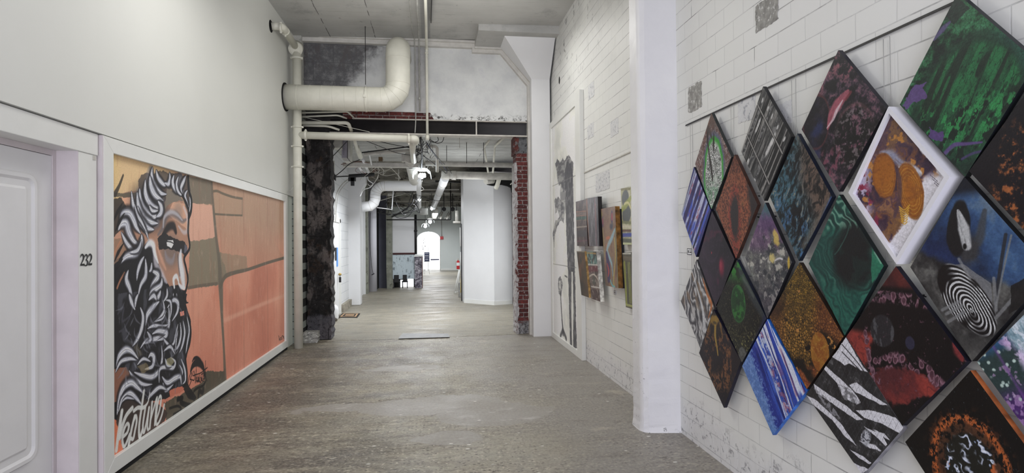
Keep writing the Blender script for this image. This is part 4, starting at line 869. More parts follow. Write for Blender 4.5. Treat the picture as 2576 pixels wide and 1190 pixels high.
def tangle(n, x0, x1, y0, y1, Y0, Y1, lb, gp, mat='black', r=(.003, .007)):
    for k in range(n):
        Ya = rn.uniform(Y0, Y1); xa, xb = rn.uniform(x0, x1), rn.uniform(x0, x1); ya, yb = rn.uniform(y0, y0 + (y1 - y0) * .35), rn.uniform(y0 + (y1 - y0) * .5, y1)
        Yb = Ya + rn.uniform(.3, 1.2); xm = (xa + xb) / 2 + rn.uniform(-.25, .25) * (x1 - x0); ym = max(ya, yb) + rn.uniform(-.1, .25) * (y1 - y0)
        a, b = onY(xa, ya, Ya), onY(xb, yb, Yb); a.z = min(a.z, 3.58); q = onY(xm, ym, (Ya + Yb) / 2)
        m = MB(); m.tube(curve([a, a.lerp(q, .5) + Vector((rn.uniform(-.06, .06), 0, rn.uniform(-.05, .02))), q, b], 6), rn.uniform(*r), 5)
        tag(m.build('tangled_cable', MT[mat], None, a), lb, 'cable', gp)
tangle(12, 1040, 1085, 346, 400, 9.4, 10.4, 'one of the thin black cables knotted under the lintel above the nearest lamp', 'knotted cables above the nearest lamp')
tangle(7, 1046, 1095, 380, 435, 10.8, 11.6, 'one of the thin dark cables hanging beside the wide white pipe', 'cables beside the wide white pipe', 'conduit', (.004, .008))
tangle(9, 905, 1010, 402, 456, 11.4, 12.6, 'one of the thin pale wires strewn over the long black unit', 'wires over the black unit', 'pipegrey', (.003, .007))
tangle(6, 900, 960, 412, 440, 11.4, 12.2, 'one of the reddish brown wires strewn behind the white trunking', 'reddish wires behind the trunking', 'copper', (.003, .005))
tangle(9, 955, 1060, 478, 545, 15.6, 17.4, 'one of the dark cables drooping under the dark ceiling left of the lamps', 'drooping cables under the dark ceiling', 'black', (.006, .012))
# ---- hanging lamps
def lamp(px, py, Y, s, label, wings=True):
    c = onY(px, py, Y); t = T('strip_lamp', label, 'lamp', c, None)
    m = MB(); m.box(c.x - .07 * s, c.x + .07 * s, Y - .30 * s, Y + .30 * s, c.z + .11 * s, c.z + .17 * s); hs_ = m.build('housing', MT['pipegrey'], t)
    for k in (-1, 0, 1):
        m = MB(); m.tube([(c.x + k * .055 * s, Y - .33 * s, c.z - .10 * s + .03 * abs(k)), (c.x + k * .045 * s, Y + .30 * s, c.z + .05 * s)], .030 * s, 10); m.build('tube', MT['lit'], hs_)
    if wings:
        for sg in (-1, 1):
            m = MB(); P = [(0.03, .13), (.11, .12), (.18, .05), (.20, -.06)]
            vs = []
            for yy in (Y - .34 * s, Y + .30 * s):
                for (u, w) in P: vs.append((c.x + sg * u * s, yy, c.z + w * s + (.0 if yy > Y else -.02 * s)))
            m.add(vs, [(i, i + 1, 5 + i, 4 + i) for i in range(3)], 0, True); o = m.build('reflector', MT['reflector'], t)
            sm = o.modifiers.new('thick', 'SOLIDIFY'); sm.thickness = .006
    m = MB(); m.tube([(c.x, Y, c.z + .16 * s), (c.x, Y, 3.6)], .01, 6); m.build('hanger', MT['blacksteel'], t)
    return t
lamp(1062, 440, 11.6, .95, 'nearest hanging strip lamp, with bright tubes between two curved white reflectors')
lamp(1055, 502, 17.0, .55, 'second hanging strip lamp, below and behind the nearest one', False)
lamp(1086, 525, 21.0, .6, 'small bright strip lamp beside the end of the long white pipe', False)
lamp(1082, 557, 24.0, .9, 'right one of the two distant strip lamps before the arch')
lamp(1070, 568, 27.0, .9, 'left and lowest of the two distant strip lamps before the arch')
# ================================================================== SMALL THINGS IN THE BACK ROOMS
dr = MB(); a = onX(843, 575, -2.05); b = onX(857, 575, -2.05)
dr.box(-2.06, -2.03, 11.2, 12.6, 0, 2.02); d2 = struct(dr, 'door_2', MT['plainwhite'])
m = MB(); m.box(-2.04, -2.0, 12.6, 12.72, 0, 2.1); m.box(-2.04, -2.0, 11.0, 12.72, 2.02, 2.12); m.build('door_frame', MT['trim'], d2)
m = MB(); m.box(-2.035, -2.02, 11.6, 11.66, 1.35, 1.85); m.box(-2.035, -2.02, 11.85, 11.9, 1.35, 1.85); m.build('glazing_bar', MT['conduit'], d2)
q = onX(855, 690, -2.0); m = MB(); m.lathe((-1.99, 12.5, q.z), [(.0, -.03), (.02, -.03), (.03, 0), (.02, .03), (0, .03)], 12, 0, 'X'); m.build('door_handle', MT['brass'], d2)
kx = onY(855.5, 703, 12.42); m = MB(); m.box(kx.x - .022, kx.x + .022, 12.40, 12.44, kx.z - .065, kx.z + .05); m.tube([(kx.x, 12.42, kx.z + .05), (kx.x, 12.42, kx.z + .10)], .008, 6)
tag(bevel(m.build('key_lockbox', MT['black'], None, kx), .01), 'small black key lockbox hanging on the handle of the white side door', 'lockbox')
a, b, b2 = onX(843.5, 623, -2.02), onX(847, 655, -2.02), onX(850.5, 670, -2.02); m = MB(); m.box(-2.03, -2.02, a.y, b.y, b.z, a.z); tag(m.build('black_notice', MT['black'], None, a), 'narrow black notice on the white side door, left of the blue one', 'notice')
m = MB(); m.box(-2.03, -2.018, b.y + .02, b2.y, b2.z, a.z); tag(m.build('blue_notice', MT['blue'], None, b), 'light blue notice fixed to the white side door', 'notice')
tk = T('white_canister', 'white canister standing by the edge of the charred pier', 'canister', onZ(842, 802)); q = onZ(842, 802)
m = MB(); m.lathe(q, [(0, 0), (.075, 0), (.08, .02), (.08, .20), (.06, .26), (.02, .29), (0, .29)], 18); m.build('body', MT['plainwhite'], tk)
m = MB(); m.tube(curve([q + Vector((0, 0, .28)), q + Vector((.0, .05, .5)), q + Vector((-.02, .1, .9))], 5), .006, 6); m.build('hose', MT['pipegrey'], tk)
for i, (px, py, s, lb) in enumerate(((841, 808, .05, 'front'), (850, 800, .045, 'rear'))):
    q = onZ(px, py); rn = random.Random(i); m = MB(); m.lathe(q, [(0, 0), (s, .0), (s * 1.2, s * .5), (s, s), (s * .4, s * 1.4), (0, s * 1.45)], 9)
    m.v = [(v[0] + rn.uniform(-.006, .006), v[1] + rn.uniform(-.006, .006), v[2]) for v in m.v]
    tag(m.build('dark_stone', paintm('brown_stone', (70, 64, 54), .8, .3, 30, .5, 60), None, q), lb + ' dark stone on the floor beside the white canister', 'stone')
# door mat
mt = T('door_mat', 'black door mat with a tan border in front of the white side door', 'mat', onZ(880, 795)); A, Bq, Cq, Dq = onZ(850, 799), onZ(899, 799.5), onZ(906, 789.5), onZ(862, 789)
m = MB(); m.prism([A, Bq, Cq, Dq], (0, 0, .012)); pile_ = m.build('pile', paintm('black_mat', (26, 24, 22), .95, .2, 60, .4, 90), mt)
def inset(k):
    c = (A + Bq + Cq + Dq) / 4; return [p.lerp(c, k) for p in (A, Bq, Cq, Dq)]
o1, o2, o3 = inset(.18), inset(.34), inset(.5); m = MB(); z_ = Vector((0, 0, .0135))
m.add([p + z_ for p in o1] + [p + z_ for p in o2], [(i, (i + 1) % 4, 4 + (i + 1) % 4, 4 + i) for i in range(4)]); m.build('border', paintm('tan_mat', (172, 140, 104), .95, .15, 60, .3, 90), pile_)
m = MB()
for k in range(7):
    p = o3[0].lerp(o3[1], (k + .3) / 7.3); q = o3[3].lerp(o3[2], (k + .3) / 7.3); m.add([p.lerp(q, .2) + z_, p.lerp(q, .2) + z_ + Vector((.025, 0, 0)), p.lerp(q, .8) + z_ + Vector((.025, 0, 0)), p.lerp(q, .8) + z_], [(0, 1, 2, 3)])
m.build('motif', bpy.data.materials['tan_mat'], pile_)
# extinguisher, A-frame, yellow sign
YE = 16.9; q = onY(1152.5, 664, YE); fe = T('fire_extinguisher', 'red fire extinguisher with a white label hung at the edge of the angled white wall', 'extinguisher', (q.x, YE, q.z))
zb, zt = onY(1152, 677, YE).z, onY(1152, 656, YE).z; r = 3.9 * YE / F_PX
m = MB(); m.lathe((q.x, YE, zb), [(0, 0), (r, 0), (r * 1.02, .02), (r, (zt - zb) * .9), (r * .5, zt - zb), (.015, zt - zb + .02), (0, zt - zb + .02)], 18); cyl_ = m.build('cylinder', MT['red'], fe)
m = MB(); m.lathe((q.x, YE, zb + (zt - zb) * .42), [(r * 1.03, 0), (r * 1.03, (zt - zb) * .36)], 18); m.build('label_band', MT['paper'], cyl_)
m = MB(); m.tube([(q.x, YE, zt + .01), (q.x, YE, zt + .05)], .012, 8); m.tube([(q.x - .04, YE, zt + .07), (q.x + .03, YE, zt + .05)], .01, 6); m.tube(curve([(q.x, YE - .01, zt + .03), (q.x - r * 1.5, YE - .02, zt), (q.x - r * 1.5, YE - .02, zt - .12)], 5), .008, 6); m.build('valve_and_hose', MT['pipegrey'], fe)
af = T('folding_sign', 'white folding sign frame leaning under the fire extinguisher', 'sign', onZ(1147, 735)); Yf = 16.7
for (x0, x1) in ((1143, 1155), (1147.5, 1157)):
    m = MB(); a_, b_ = onY(x0, 735, Yf), onY(x1, 679, Yf + .1); m.tube([(a_.x, a_.y, .01), b_], .018, 6); m.build('frame_bar', MT['trim'], af)
m = MB(); a_, b_ = onY(1144, 733, Yf), onY(1153, 731, Yf); m.tube([(a_.x, Yf, .04), (b_.x, Yf + .02, .05)], .022, 6); m.build('foot_bar', MT['trim'], af)
Yw = 15.9; yw = T('wet_floor_sign', 'folded yellow floor sign leaning at the edge of the angled white wall', 'sign', onZ(1161, 745)); m = MB(); 
m.prism([onY(1158.5, 736, Yw), onY(1164, 736, Yw), onY(1162.8, 678, Yw), onY(1160, 678, Yw)], (0, .04, 0)); a_ = m; pan_ = m.build('panel', MT['yellow'], yw)
m = MB(); m.tube([onY(1161.3, 735, Yw - .02), onY(1161.3, 690, Yw - .02)], .006, 6); m.build('fold_rib', MT['trim'], pan_)
m = MB(); a_ = onY(1153, 741, 15.6); m.box(a_.x, a_.x + .06, 15.6, 15.7, 0, .42); tag(m.build('grey_block', MT['rawpatch'], None, a_), 'narrow grey block standing between the folding sign and the angled wall', 'block')
# ---- hanging rails and wires of the right wall
rl = 'hanging rail for pictures on the white block wall'
m = MB(); m.box(XR - .009, XR, .9, 4.07, 2.468, 2.476); m.box(XR - .012, XR - .008, .9, 4.07, 2.465, 2.470)
tag(m.build('picture_rail', MT['blacksteel'], None, (XR, 2.5, 2.46)), 'dark picture hanging rail above the diamond-shaped paintings, right of the column', 'rail')
m = MB(); m.box(XR - .010, XR, 4.75, 7.18, 2.455, 2.468); tag(m.build('picture_rail', MT['pipegrey'], None, (XR, 6, 2.46)), 'pale picture hanging rail above the small abstract paintings, left of the column', 'rail')
for i, y in enumerate((3.95, 3.37, 2.745, 2.12, 1.50)):
    m = MB()
    for d in (0, .035): m.tube([(XR - .012, y + d, 2.45), (XR - .012, y + d, .95)], .0016, 6)
    names = ('leftmost', 'second from the left', 'third from the left', 'fourth from the left', 'rightmost')
    tag(m.build('hanging_wire', MT['steelstrip'], None, (XR - .012, y, 2.45)), names[i] + ' pair of thin wires hanging from the dark picture rail', 'wire')
def wall_tag(px, py, w, h, label):
    p = onX(px, py, XR - .004); t = T('name_card', label, 'label', p)
    m = MB(); m.box(XR - .006, XR, p.y - w / 2, p.y + w / 2, p.z - h / 2, p.z + h / 2); card_ = m.build('card', MT['paper'], t)
    m = MB(); X0, X1 = XR - .0072, XR - .006
    for (a, b, c, d) in ((-.5, .5, .42, .5), (-.5, .5, -.5, -.42), (-.5, -.44, -.5, .5), (.44, .5, -.5, .5)): m.box(X0, X1, p.y + a * w, p.y + b * w, p.z + c * h, p.z + d * h)
    m.box(X0, X1, p.y - .40 * w, p.y + .0 * w, p.z - .17 * h, p.z - .03 * h)
    for k in (.10, .24): m.box(X0, X1, p.y - .30 * w, p.y - .05 * w, p.z + k * h, p.z + (k + .05) * h)
    m.prism([(X0, p.y + .22 * w + .09 * w * math.cos(a), p.z + .26 * h * math.sin(a)) for a in [2 * PI * k / 12 for k in range(12)]], (.0012, 0, 0))
    m.build('print', MT['black'], card_)
wall_tag(1735, 633, .075, .05, 'tiny black and white name card beside the blue striped diamond painting')
wall_tag(1547.5, 736, .07, .045, 'tiny black and white name card under the tall swirling painting')
# ================================================================== PAINTED SURFACES
# a dense mesh whose vertices carry the paint colour; coordinates a (to the right as one faces it) and b (up), in metres
def hsh(ix, iy, seed):
    h = (ix.astype(np.int64) * 374761393 + iy.astype(np.int64) * 668265263 + seed * 1442695041) & 0xffffffff
    h = ((h ^ (h >> 13)) * 1274126177) & 0xffffffff
    return ((h ^ (h >> 16)) & 0xffff) / 65535.0
def vn(a, b, sc, seed=0):
    x = a * sc + 1000.37; y = b * sc + 1000.11; ix = np.floor(x).astype(int); iy = np.floor(y).astype(int); fx = x - ix; fy = y - iy
    fx = fx * fx * (3 - 2 * fx); fy = fy * fy * (3 - 2 * fy)
    return (hsh(ix, iy, seed) * (1 - fx) + hsh(ix + 1, iy, seed) * fx) * (1 - fy) + (hsh(ix, iy + 1, seed) * (1 - fx) + hsh(ix + 1, iy + 1, seed) * fx) * fy
def fbm(a, b, sc, seed=0, o=4, g=.55):
    t = 0; w = 1; s = 0
    for k in range(o): t = t + vn(a, b, sc * 2 ** k, seed + 31 * k) * w; s += w; w *= g
    return t / s
def vor(a, b, sc, seed=0):
    x = a * sc + 500; y = b * sc + 500; ix = np.floor(x).astype(int); iy = np.floor(y).astype(int)
    d1 = np.full(a.shape, 9.0); d2 = np.full(a.shape, 9.0); cid = np.zeros(a.shape)
    for dx in (-1, 0, 1):
        for dy in (-1, 0, 1):
            jx = ix + dx; jy = iy + dy; d = np.hypot(jx + hsh(jx, jy, seed) - x, jy + hsh(jx, jy, seed + 7) - y)
            m = d < d1; d2 = np.where(m, d1, np.minimum(d2, d)); cid = np.where(m, hsh(jx, jy, seed + 13), cid); d1 = np.where(m, d, d1)
    return d1, d2, cid
def sst(x, a, b):
    t = np.clip((x - a) / (b - a), 0, 1); return t * t * (3 - 2 * t)
GAIN = {'spray_paint_on_board': 1.5}
class Paint:
    def __init__(s, A, B, conv):
        s.a = A; s.b = B; s.conv = conv; s.c = np.zeros(A.shape + (3,))
    def fill(s, rgb): s.c[:] = np.array(rgb, float); return s
    def mix(s, m, rgb):
        m = np.clip(m, 0, 1)[..., None]; s.c = s.c * (1 - m) + np.asarray(rgb, float) * m; return s
    def ramp(s, f, stops, m=1.0):
        xs = [p for p, _ in stops]; c = np.stack([np.interp(f, xs, [q[i] for _, q in stops]) for i in range(3)], -1)
        m = np.clip(m, 0, 1); m = m[..., None] if isinstance(m, np.ndarray) else m
        s.c = s.c * (1 - m) + c * m; return s
    def P(s, pts, org=None):
        if org: pts = [(org[0] + x * org[2], org[1] + y * org[2]) for x, y in pts]
        return [s.conv(x, y) for x, y in pts]
    def dist(s, pts, n=5):
        Q = [np.array(p) for p in pts]; out = []
        for i in range(len(Q) - 1):
            p0, p1, p2, p3 = Q[max(i - 1, 0)], Q[i], Q[i + 1], Q[min(i + 2, len(Q) - 1)]
            for k in range(n):
                t = k / n; out.append(.5 * ((2 * p1) + (p2 - p0) * t + (2 * p0 - 5 * p1 + 4 * p2 - p3) * t * t + (3 * p1 - p0 - 3 * p2 + p3) * t ** 3))
        out.append(Q[-1]); return out
    def stroke(s, pts, w, rgb, al=1.0, soft=.35, org=None, off=0.0, streak=0.0, seed=0):
        """w: width in metres, a number or a list along the stroke; off: sideways shift in widths"""
        Q = s.dist(s.P(pts, org)); n = len(Q); W = np.interp(np.linspace(0, 1, n), np.linspace(0, 1, len(w)), w) if isinstance(w, (list, tuple)) else np.full(n, w)
        mw = W.max(); Qa = np.array(Q); lo = Qa.min(0) - mw * 1.2; hi = Qa.max(0) + mw * 1.2
        sel = (s.a > lo[0]) & (s.a < hi[0]) & (s.b > lo[1]) & (s.b < hi[1])
        if not sel.any(): return s
        rr = np.where(sel.any(1))[0]; cc = np.where(sel.any(0))[0]; sl = (slice(rr[0], rr[-1] + 1), slice(cc[0], cc[-1] + 1))
        A = s.a[sl]; B = s.b[sl]; best = np.full(A.shape, 9.0); side = np.zeros(A.shape); al_ = np.zeros(A.shape)
        for i in range(n - 1):
            p, q = Qa[i], Qa[i + 1]; d = q - p; L = max(d @ d, 1e-12); t = np.clip(((A - p[0]) * d[0] + (B - p[1]) * d[1]) / L, 0, 1)
            dx = A - p[0] - t * d[0]; dy = B - p[1] - t * d[1]; ww = W[i] + (W[i + 1] - W[i]) * t
            dd = np.hypot(dx, dy) / np.maximum(ww / 2, 1e-5); m = dd < best; best = np.where(m, dd, best)
            if streak: side = np.where(m, (d[0] * dy - d[1] * dx) / math.sqrt(L), side); al_ = np.where(m, i + t, al_)
        k = 1 - sst(best, 1 - soft, 1 + soft * .3)
        if streak: k = k * np.clip(1 - streak + streak * 2 * vn(side * 260, al_ * .35, 1, seed), 0, 1)
        k = (np.clip(k * al, 0, 1))[..., None]; s.c[sl] = s.c[sl] * (1 - k) + np.array(rgb, float) * k; return s
    axis_rows = True
    def poly(s, pts, rgb, al=1.0, rough=.0, sc=20, seed=0, org=None, soft=.004, ret=False):
        Q = s.P(pts, org); A = s.a; B = s.b
        if rough: A = A + (fbm(s.a, s.b, sc, seed) - .5) * rough * 2; B = B + (fbm(s.a, s.b, sc, seed + 5) - .5) * rough * 2
        ins = np.zeros(A.shape, bool); n = len(Q)
        for i in range(n):
            x1, y1 = Q[i]; x2, y2 = Q[(i + 1) % n]
            c = ((y1 > B) != (y2 > B)); xx = (x2 - x1) * (B - y1) / ((y2 - y1) if y2 != y1 else 1e-9) + x1; ins ^= c & (A < xx)
        m = ins.astype(float)
        if ret: return m
        return s.mix(m * al, rgb)
    def ell(s, px, py, w, h, rgb=None, al=1.0, soft=.15, rot=0.0, warp=0.0, sc=15, seed=0):
        ca, cb = s.conv(px, py); r = math.radians(rot); dx = s.a - ca; dy = s.b - cb
        if warp: dx = dx + (fbm(s.a, s.b, sc, seed) - .5) * warp; dy = dy + (fbm(s.a, s.b, sc, seed + 3) - .5) * warp
        u = (dx * math.cos(r) + dy * math.sin(r)) / (w / 2); v = (-dx * math.sin(r) + dy * math.cos(r)) / (h / 2); d = np.hypot(u, v)
        m = 1 - sst(d, 1 - soft, 1 + soft)
        if rgb is not None: s.mix(m * al, rgb)
        return m, d
def art_mat(name, rough, fleck=.0, bump=.0, bs=60):
    n = NT(name); at = n.new('ShaderNodeAttribute'); at.attribute_name = 'paint'; c = at.outputs['Color']
    if fleck:
        g = n.noise(scale=95, detail=7, rough=.85); sp = n.new('ShaderNodeVectorMath'); sp.operation = 'SCALE'; n.put(sp.inputs[0], c)
        n.t.links.new(n.math('ADD', 1 - fleck, n.mul(n.step(g, .36, .64), 2 * fleck)), sp.inputs['Scale']); c = sp.outputs[0]
    if bump: n.bump(n.noise(scale=bs, detail=4), bump, .003)
    return n.out(c, rough, 0, .35)
MT['art'] = art_mat('paint_on_canvas', .42, .30, .15, 90)
MT['resin'] = art_mat('glossy_poured_paint', .38, .27, .15, 120)
MT['mural'] = art_mat('spray_paint_on_board', .6, .12, .1, 120)
MT['edge'] = art_mat('painted_canvas_edge', .45)
def face_mesh(name, A3, paint, mat, parent=None):
    nu, nv = A3.shape[:2]; me = bpy.data.meshes.new(name); off = np.array(root_loc(parent)) if parent is not None else 0
    me.vertices.add(nu * nv); me.vertices.foreach_set('co', (A3 - off).reshape(-1, 3).astype(np.float32).ravel())
    i, j = np.meshgrid(np.arange(nu - 1), np.arange(nv - 1), indexing='ij'); k = (i * nv + j).ravel()
    f = np.stack([k, k + nv, k + nv + 1, k + 1], 1)
    nrm = np.cross(A3[1, 0] - A3[0, 0], A3[0, 1] - A3[0, 0])
    want = -1 if A3[0, 0, 0] > 0 else 1            # towards the middle of the corridor
    if nrm[0] * want < 0: f = f[:, ::-1]
    nf = len(f); me.loops.add(nf * 4); me.loops.foreach_set('vertex_index', f.ravel().astype(np.int32))
    me.polygons.add(nf); me.polygons.foreach_set('loop_start', np.arange(0, nf * 4, 4, dtype=np.int32)); me.polygons.foreach_set('loop_total', np.full(nf, 4, dtype=np.int32))
    me.update(calc_edges=True); at = me.color_attributes.new('paint', 'FLOAT_COLOR', 'POINT')
    c = np.clip(paint.c, 0, 255); rgba = np.ones((nu * nv, 4), np.float32); rgba[:, :3] = np.clip(lin(c.reshape(-1, 3)) * GAIN.get(mat.name, 1.0), 0, .86); at.data.foreach_set('color', rgba.ravel())
    me.materials.append(mat); o = bpy.data.objects.new(name, me); COL.objects.link(o)
    if parent is not None: o.parent = parent
    return o
def quad_grid(c00, c10, c11, c01, nu, nv):
    u = np.linspace(0, 1, nu)[:, None, None]; v = np.linspace(0, 1, nv)[None, :, None]; a, b, c, d = (np.array(p, float) for p in (c00, c10, c11, c01))
    return a * (1 - u) * (1 - v) + b * u * (1 - v) + c * u * v + d * (1 - u) * v
# ------------------------------------------------------------------ the mural on the left wall
MX = -2.14
cm = lambda x, y: (lambda p: (p.y, p.z))(onX(x, y, MX))
ys = np.concatenate([np.arange(4.03, 5.42, .0045), np.arange(5.42, 8.49, .011)]); zs_ = np.arange(.11, 2.235, .0038)
AA, BB = np.meshgrid(ys, zs_, indexing='ij'); M = Paint(AA, BB, cm)
C1, C2, C0 = (270, 380, .3194), (270, 740, .3780), (250, 350, .7064)
grain = fbm(AA * 9, BB, 3.0, 3, 5)
M.fill((186, 124, 104))
M.ramp(fbm(AA, BB, 1.3, 1), [(.3, (176, 112, 92)), (.5, (190, 126, 104)), (.7, (196, 138, 116))])
M.mix(sst(BB + .18 * (fbm(AA, BB, 2, 5) - .5), 1.15, 1.95) * .9, (162, 134, 112))
M.mix(sst(BB, .9, .3) * .4, (182, 112, 94))
# upper-left sandy yellow to apricot
M.mix(sst(BB + .3 * (AA - 4.05) * .2, 1.84, 1.90) * sst(AA, 5.2, 4.7), (196, 168, 128)); M.mix(sst(AA, 4.22, 4.05) * sst(BB, 1.8, 1.9), (200, 174, 122))
# masonry shapes behind the profile
GR = (112, 102, 88)
M.poly([(315, 130), (400, 152), (403, 232), (318, 228)], GR, 1, .01, org=C0)
M.poly([(320, 228), (403, 236), (414, 352), (322, 366)], (196, 152, 132), 1, .012, org=C0)
M.poly([(322, 366), (414, 350), (426, 404), (524, 418), (526, 462), (455, 478), (430, 520), (316, 532)], (122, 112, 94), 1, .014, org=C0)
M.poly([(450, 410), (524, 418), (526, 462), (470, 474)], (132, 114, 94), .7, .012, org=C0)
M.poly([(430, 404), (440, 300), (600, 330), (660, 424), (455, 478)], (168, 132, 110), .5, .03, org=C0)
M.poly([(404, 186), (510, 212), (510, 272), (412, 268)], (160, 132, 110), .75, .006, org=C0)
M.stroke([(404, 186), (420, 185), (440, 194), (475, 206), (509, 212)], .03, (92, 84, 70), .9, org=C0); M.stroke([(509, 209), (509, 240), (509, 273)], .022, (92, 84, 70), .9, org=C0); M.stroke([(509, 272), (460, 270), (412, 267)], .024, (92, 84, 70), .9, org=C0)
M.stroke([(400, 152), (405, 230), (416, 350), (426, 430), (432, 520), (437, 640), (444, 760), (448, 870)], [.05, .06, .07, .09, .14, .07, .06, .10], (96, 88, 76), .95, org=C0)
M.stroke([(316, 530), (360, 522), (420, 514)], .035, (96, 86, 74), .9, org=C0)
M.stroke([(432, 524), (448, 490), (480, 476), (530, 464), (600, 440), (662, 422)], [.07, .06, .05, .045, .045, .05], (92, 84, 72), .95, org=C0)
M.poly([(300, 905), (372, 862), (375, 828), (444, 826), (446, 812), (450, 880), (240, 1010), (230, 940)], (78, 72, 60), 1, .015, org=C0)
M.stroke([(446, 645), (540, 605), (600, 580), (662, 556)], .07, (206, 160, 140), .55, .9, org=C0)
M.stroke([(232, 700), (240, 1005)], .005, (60, 50, 44), .4, org=C0)
for x in (240, 513, 598): M.stroke([(x, 60), (x + 3, 1000)], .008, (110, 74, 60), .55 if x > 500 else .2, org=C0)
M.mix(sst(grain, .60, .68) * .12, (140, 84, 68)); M.mix(sst(fbm(AA * 6, BB * 2, 4, 9, 5), .66, .76) * .18, (210, 172, 154))
# the head: skin, then shadow masses
SK = (170, 128, 106)
M.poly([(40, 50), (640, 190), (662, 380), (640, 560), (650, 760), (610, 850), (632, 1010), (610, 1110), (560, 1200), (40, 1200)], (64, 58, 56), .0, org=C1)
M.poly([(120, 330), (330, 300), (470, 290), (590, 380), (630, 470), (636, 640), (640, 740), (600, 850), (628, 1000), (612, 1080), (520, 1090), (470, 1050), (380, 900), (250, 700), (100, 560)], (158, 120, 100), 1, .01, org=C1)
M.poly([(46, 330), (240, 330), (235, 366), (46, 366)], (84, 78, 66), .9, .01, org=C1)
M.poly([(110, 366), (190, 370), (180, 470), (120, 440)], (206, 156, 128), 1, .01, org=C1)
M.ell(270 + 340 * .3194, 380 + 440 * .3194, .56, .36, (46, 42, 42), .7, .4)
M.poly([(235, 230), (300, 180), (420, 150), (640, 190), (660, 380), (650, 500), (600, 370), (500, 290), (440, 420), (400, 560), (330, 640), (240, 480)], (50, 46, 48), .72, .035, 9, org=C1)
M.poly([(470, 290), (560, 340), (600, 390), (520, 400), (470, 430), (440, 500), (460, 380)], (112, 104, 94), 1, .01, org=C1)
M.poly([(520, 400), (605, 410), (636, 520), (630, 620), (560, 560), (470, 500)], (190, 148, 124), 1, .01, org=C1)
M.poly([(40, 860), (120, 840), (250, 790), (330, 700), (360, 770), (430, 960), (500, 1080), (620, 1100), (590, 1180), (640, 1190), (640, 1200), (20, 1200), (20, 860)], (26, 25, 28), 1, .01, org=C1)
M.poly([(46, 380), (110, 370), (150, 440), (100, 560), (90, 640), (50, 680)], (50, 44, 40), .9, .01, org=C1)
M.poly([(52, 690), (150, 690), (200, 780), (100, 860), (52, 900)], (132, 104, 84), .8, .01, org=C1)
# whole beard mass
M.poly([(50, 0), (470, -60), (530, 0), (522, 60), (556, 180), (552, 300), (524, 440), (530, 600), (470, 660), (380, 700), (230, 720), (120, 1060), (20, 1070), (20, 0)], (26, 25, 28), 1, .008, org=C2)
M.poly([(20, 500), (130, 480), (160, 560), (120, 640), (70, 720), (20, 720)], (150, 100, 78), .8, .012, org=C2)
M.poly([(20, 820), (70, 850), (105, 1030), (65, 1080), (20, 1090)], (196, 112, 82), 1, .008, org=C2)
M.poly([(100, 700), (250, 700), (330, 720), (400, 790), (380, 850), (150, 1010), (105, 1030), (60, 850)], (56, 46, 42), .92, .01, org=C2)
M.poly([(100, 330), (200, 330), (240, 400), (200, 420), (90, 380)], (110, 98, 70), .45, .03, org=C2)
M.poly([(410, 640), (500, 610), (512, 640), (420, 690)], (178, 104, 84), 1, .01, org=C2)
fl_ = sst(fbm(AA * 2.2 + .5 * fbm(AA, BB, 3, 60), BB * 1.1, 5, 61, 4, .6), .52, .66)
M.mix(M.poly([(60, 0), (470, -60), (530, 0), (522, 60), (550, 180), (545, 300), (520, 440), (520, 590), (440, 640), (300, 690), (120, 600), (90, 300)], (0, 0, 0), 1, .01, org=C2, ret=True) * fl_ * .55, (84, 86, 96))
WH, GY, BK = (214, 216, 226), (120, 124, 136), (18, 17, 20)
def lock(pts, w, org, a=1.0):
    P0 = [np.array(p, float) for p in pts]; nrm = []
    for i in range(len(P0)):
        d = P0[min(i + 1, len(P0) - 1)] - P0[max(i - 1, 0)]; d /= max(np.hypot(*d), 1e-6); nrm.append(np.array([-d[1], d[0]]))
    px = 1.0 / (org[2] * 270.0)                    # metres to drawing units
    def sh(k): return [tuple(p + q * w * px * k) for p, q in zip(P0, nrm)]
    ws = [w * .15, w * .8, w, w * .7, w * .08]; sd = int(pts[0][0] + pts[0][1])
    M.stroke(pts, [x * 1.55 for x in ws], BK, .85 * a, .4, org=org)
    for k, c, f_ in ((-1.0, 92, .45), (1.02, 108, .45), (1.5, 150, .16), (-1.45, 132, .14)): M.stroke(sh(k), [x * f_ for x in ws], (c, c + 2, c + 10), .85 * a, .6, org=org, streak=.4, seed=sd + 3)
    M.stroke(pts, ws, (104, 106, 116), .92 * a, .6, org=org, streak=.4, seed=sd)
    M.stroke(sh(.16), [x * .66 for x in ws], WH, .95 * a, .85, org=org, streak=.45, seed=sd + 1)
    M.stroke(sh(-.30), [x * .13 for x in ws], (176, 178, 190), .8 * a, .6, org=org)
    M.stroke(sh(-.12), [x * .07 for x in ws], (40, 40, 46), .35 * a, .6, org=org)
# grey washes under the hair and on the face
for pts, w in (([(345, 150), (340, 260), (380, 360), (430, 400)], .22), ([(250, 330), (270, 450), (330, 540), (390, 560)], .22), ([(580, 190), (560, 260), (600, 340)], .16), ([(200, 380), (240, 520), (310, 640)], .12)):
    M.stroke(pts, [w * .4, w, w * .5], (92, 94, 104), .8, .7, org=C1, streak=.5, seed=4)
M.ell(270 + 500 * .3194, 380 + 790 * .3194, .30, .26, (92, 88, 88), .6, .5); M.ell(270 + 560 * .3194, 380 + 480 * .3194, .16, .16, (112, 104, 100), .45, .6)
M.stroke([(400, 780), (420, 880), (460, 1000)], [.04, .10, .06], (150, 118, 104), .5, .8, org=C1)
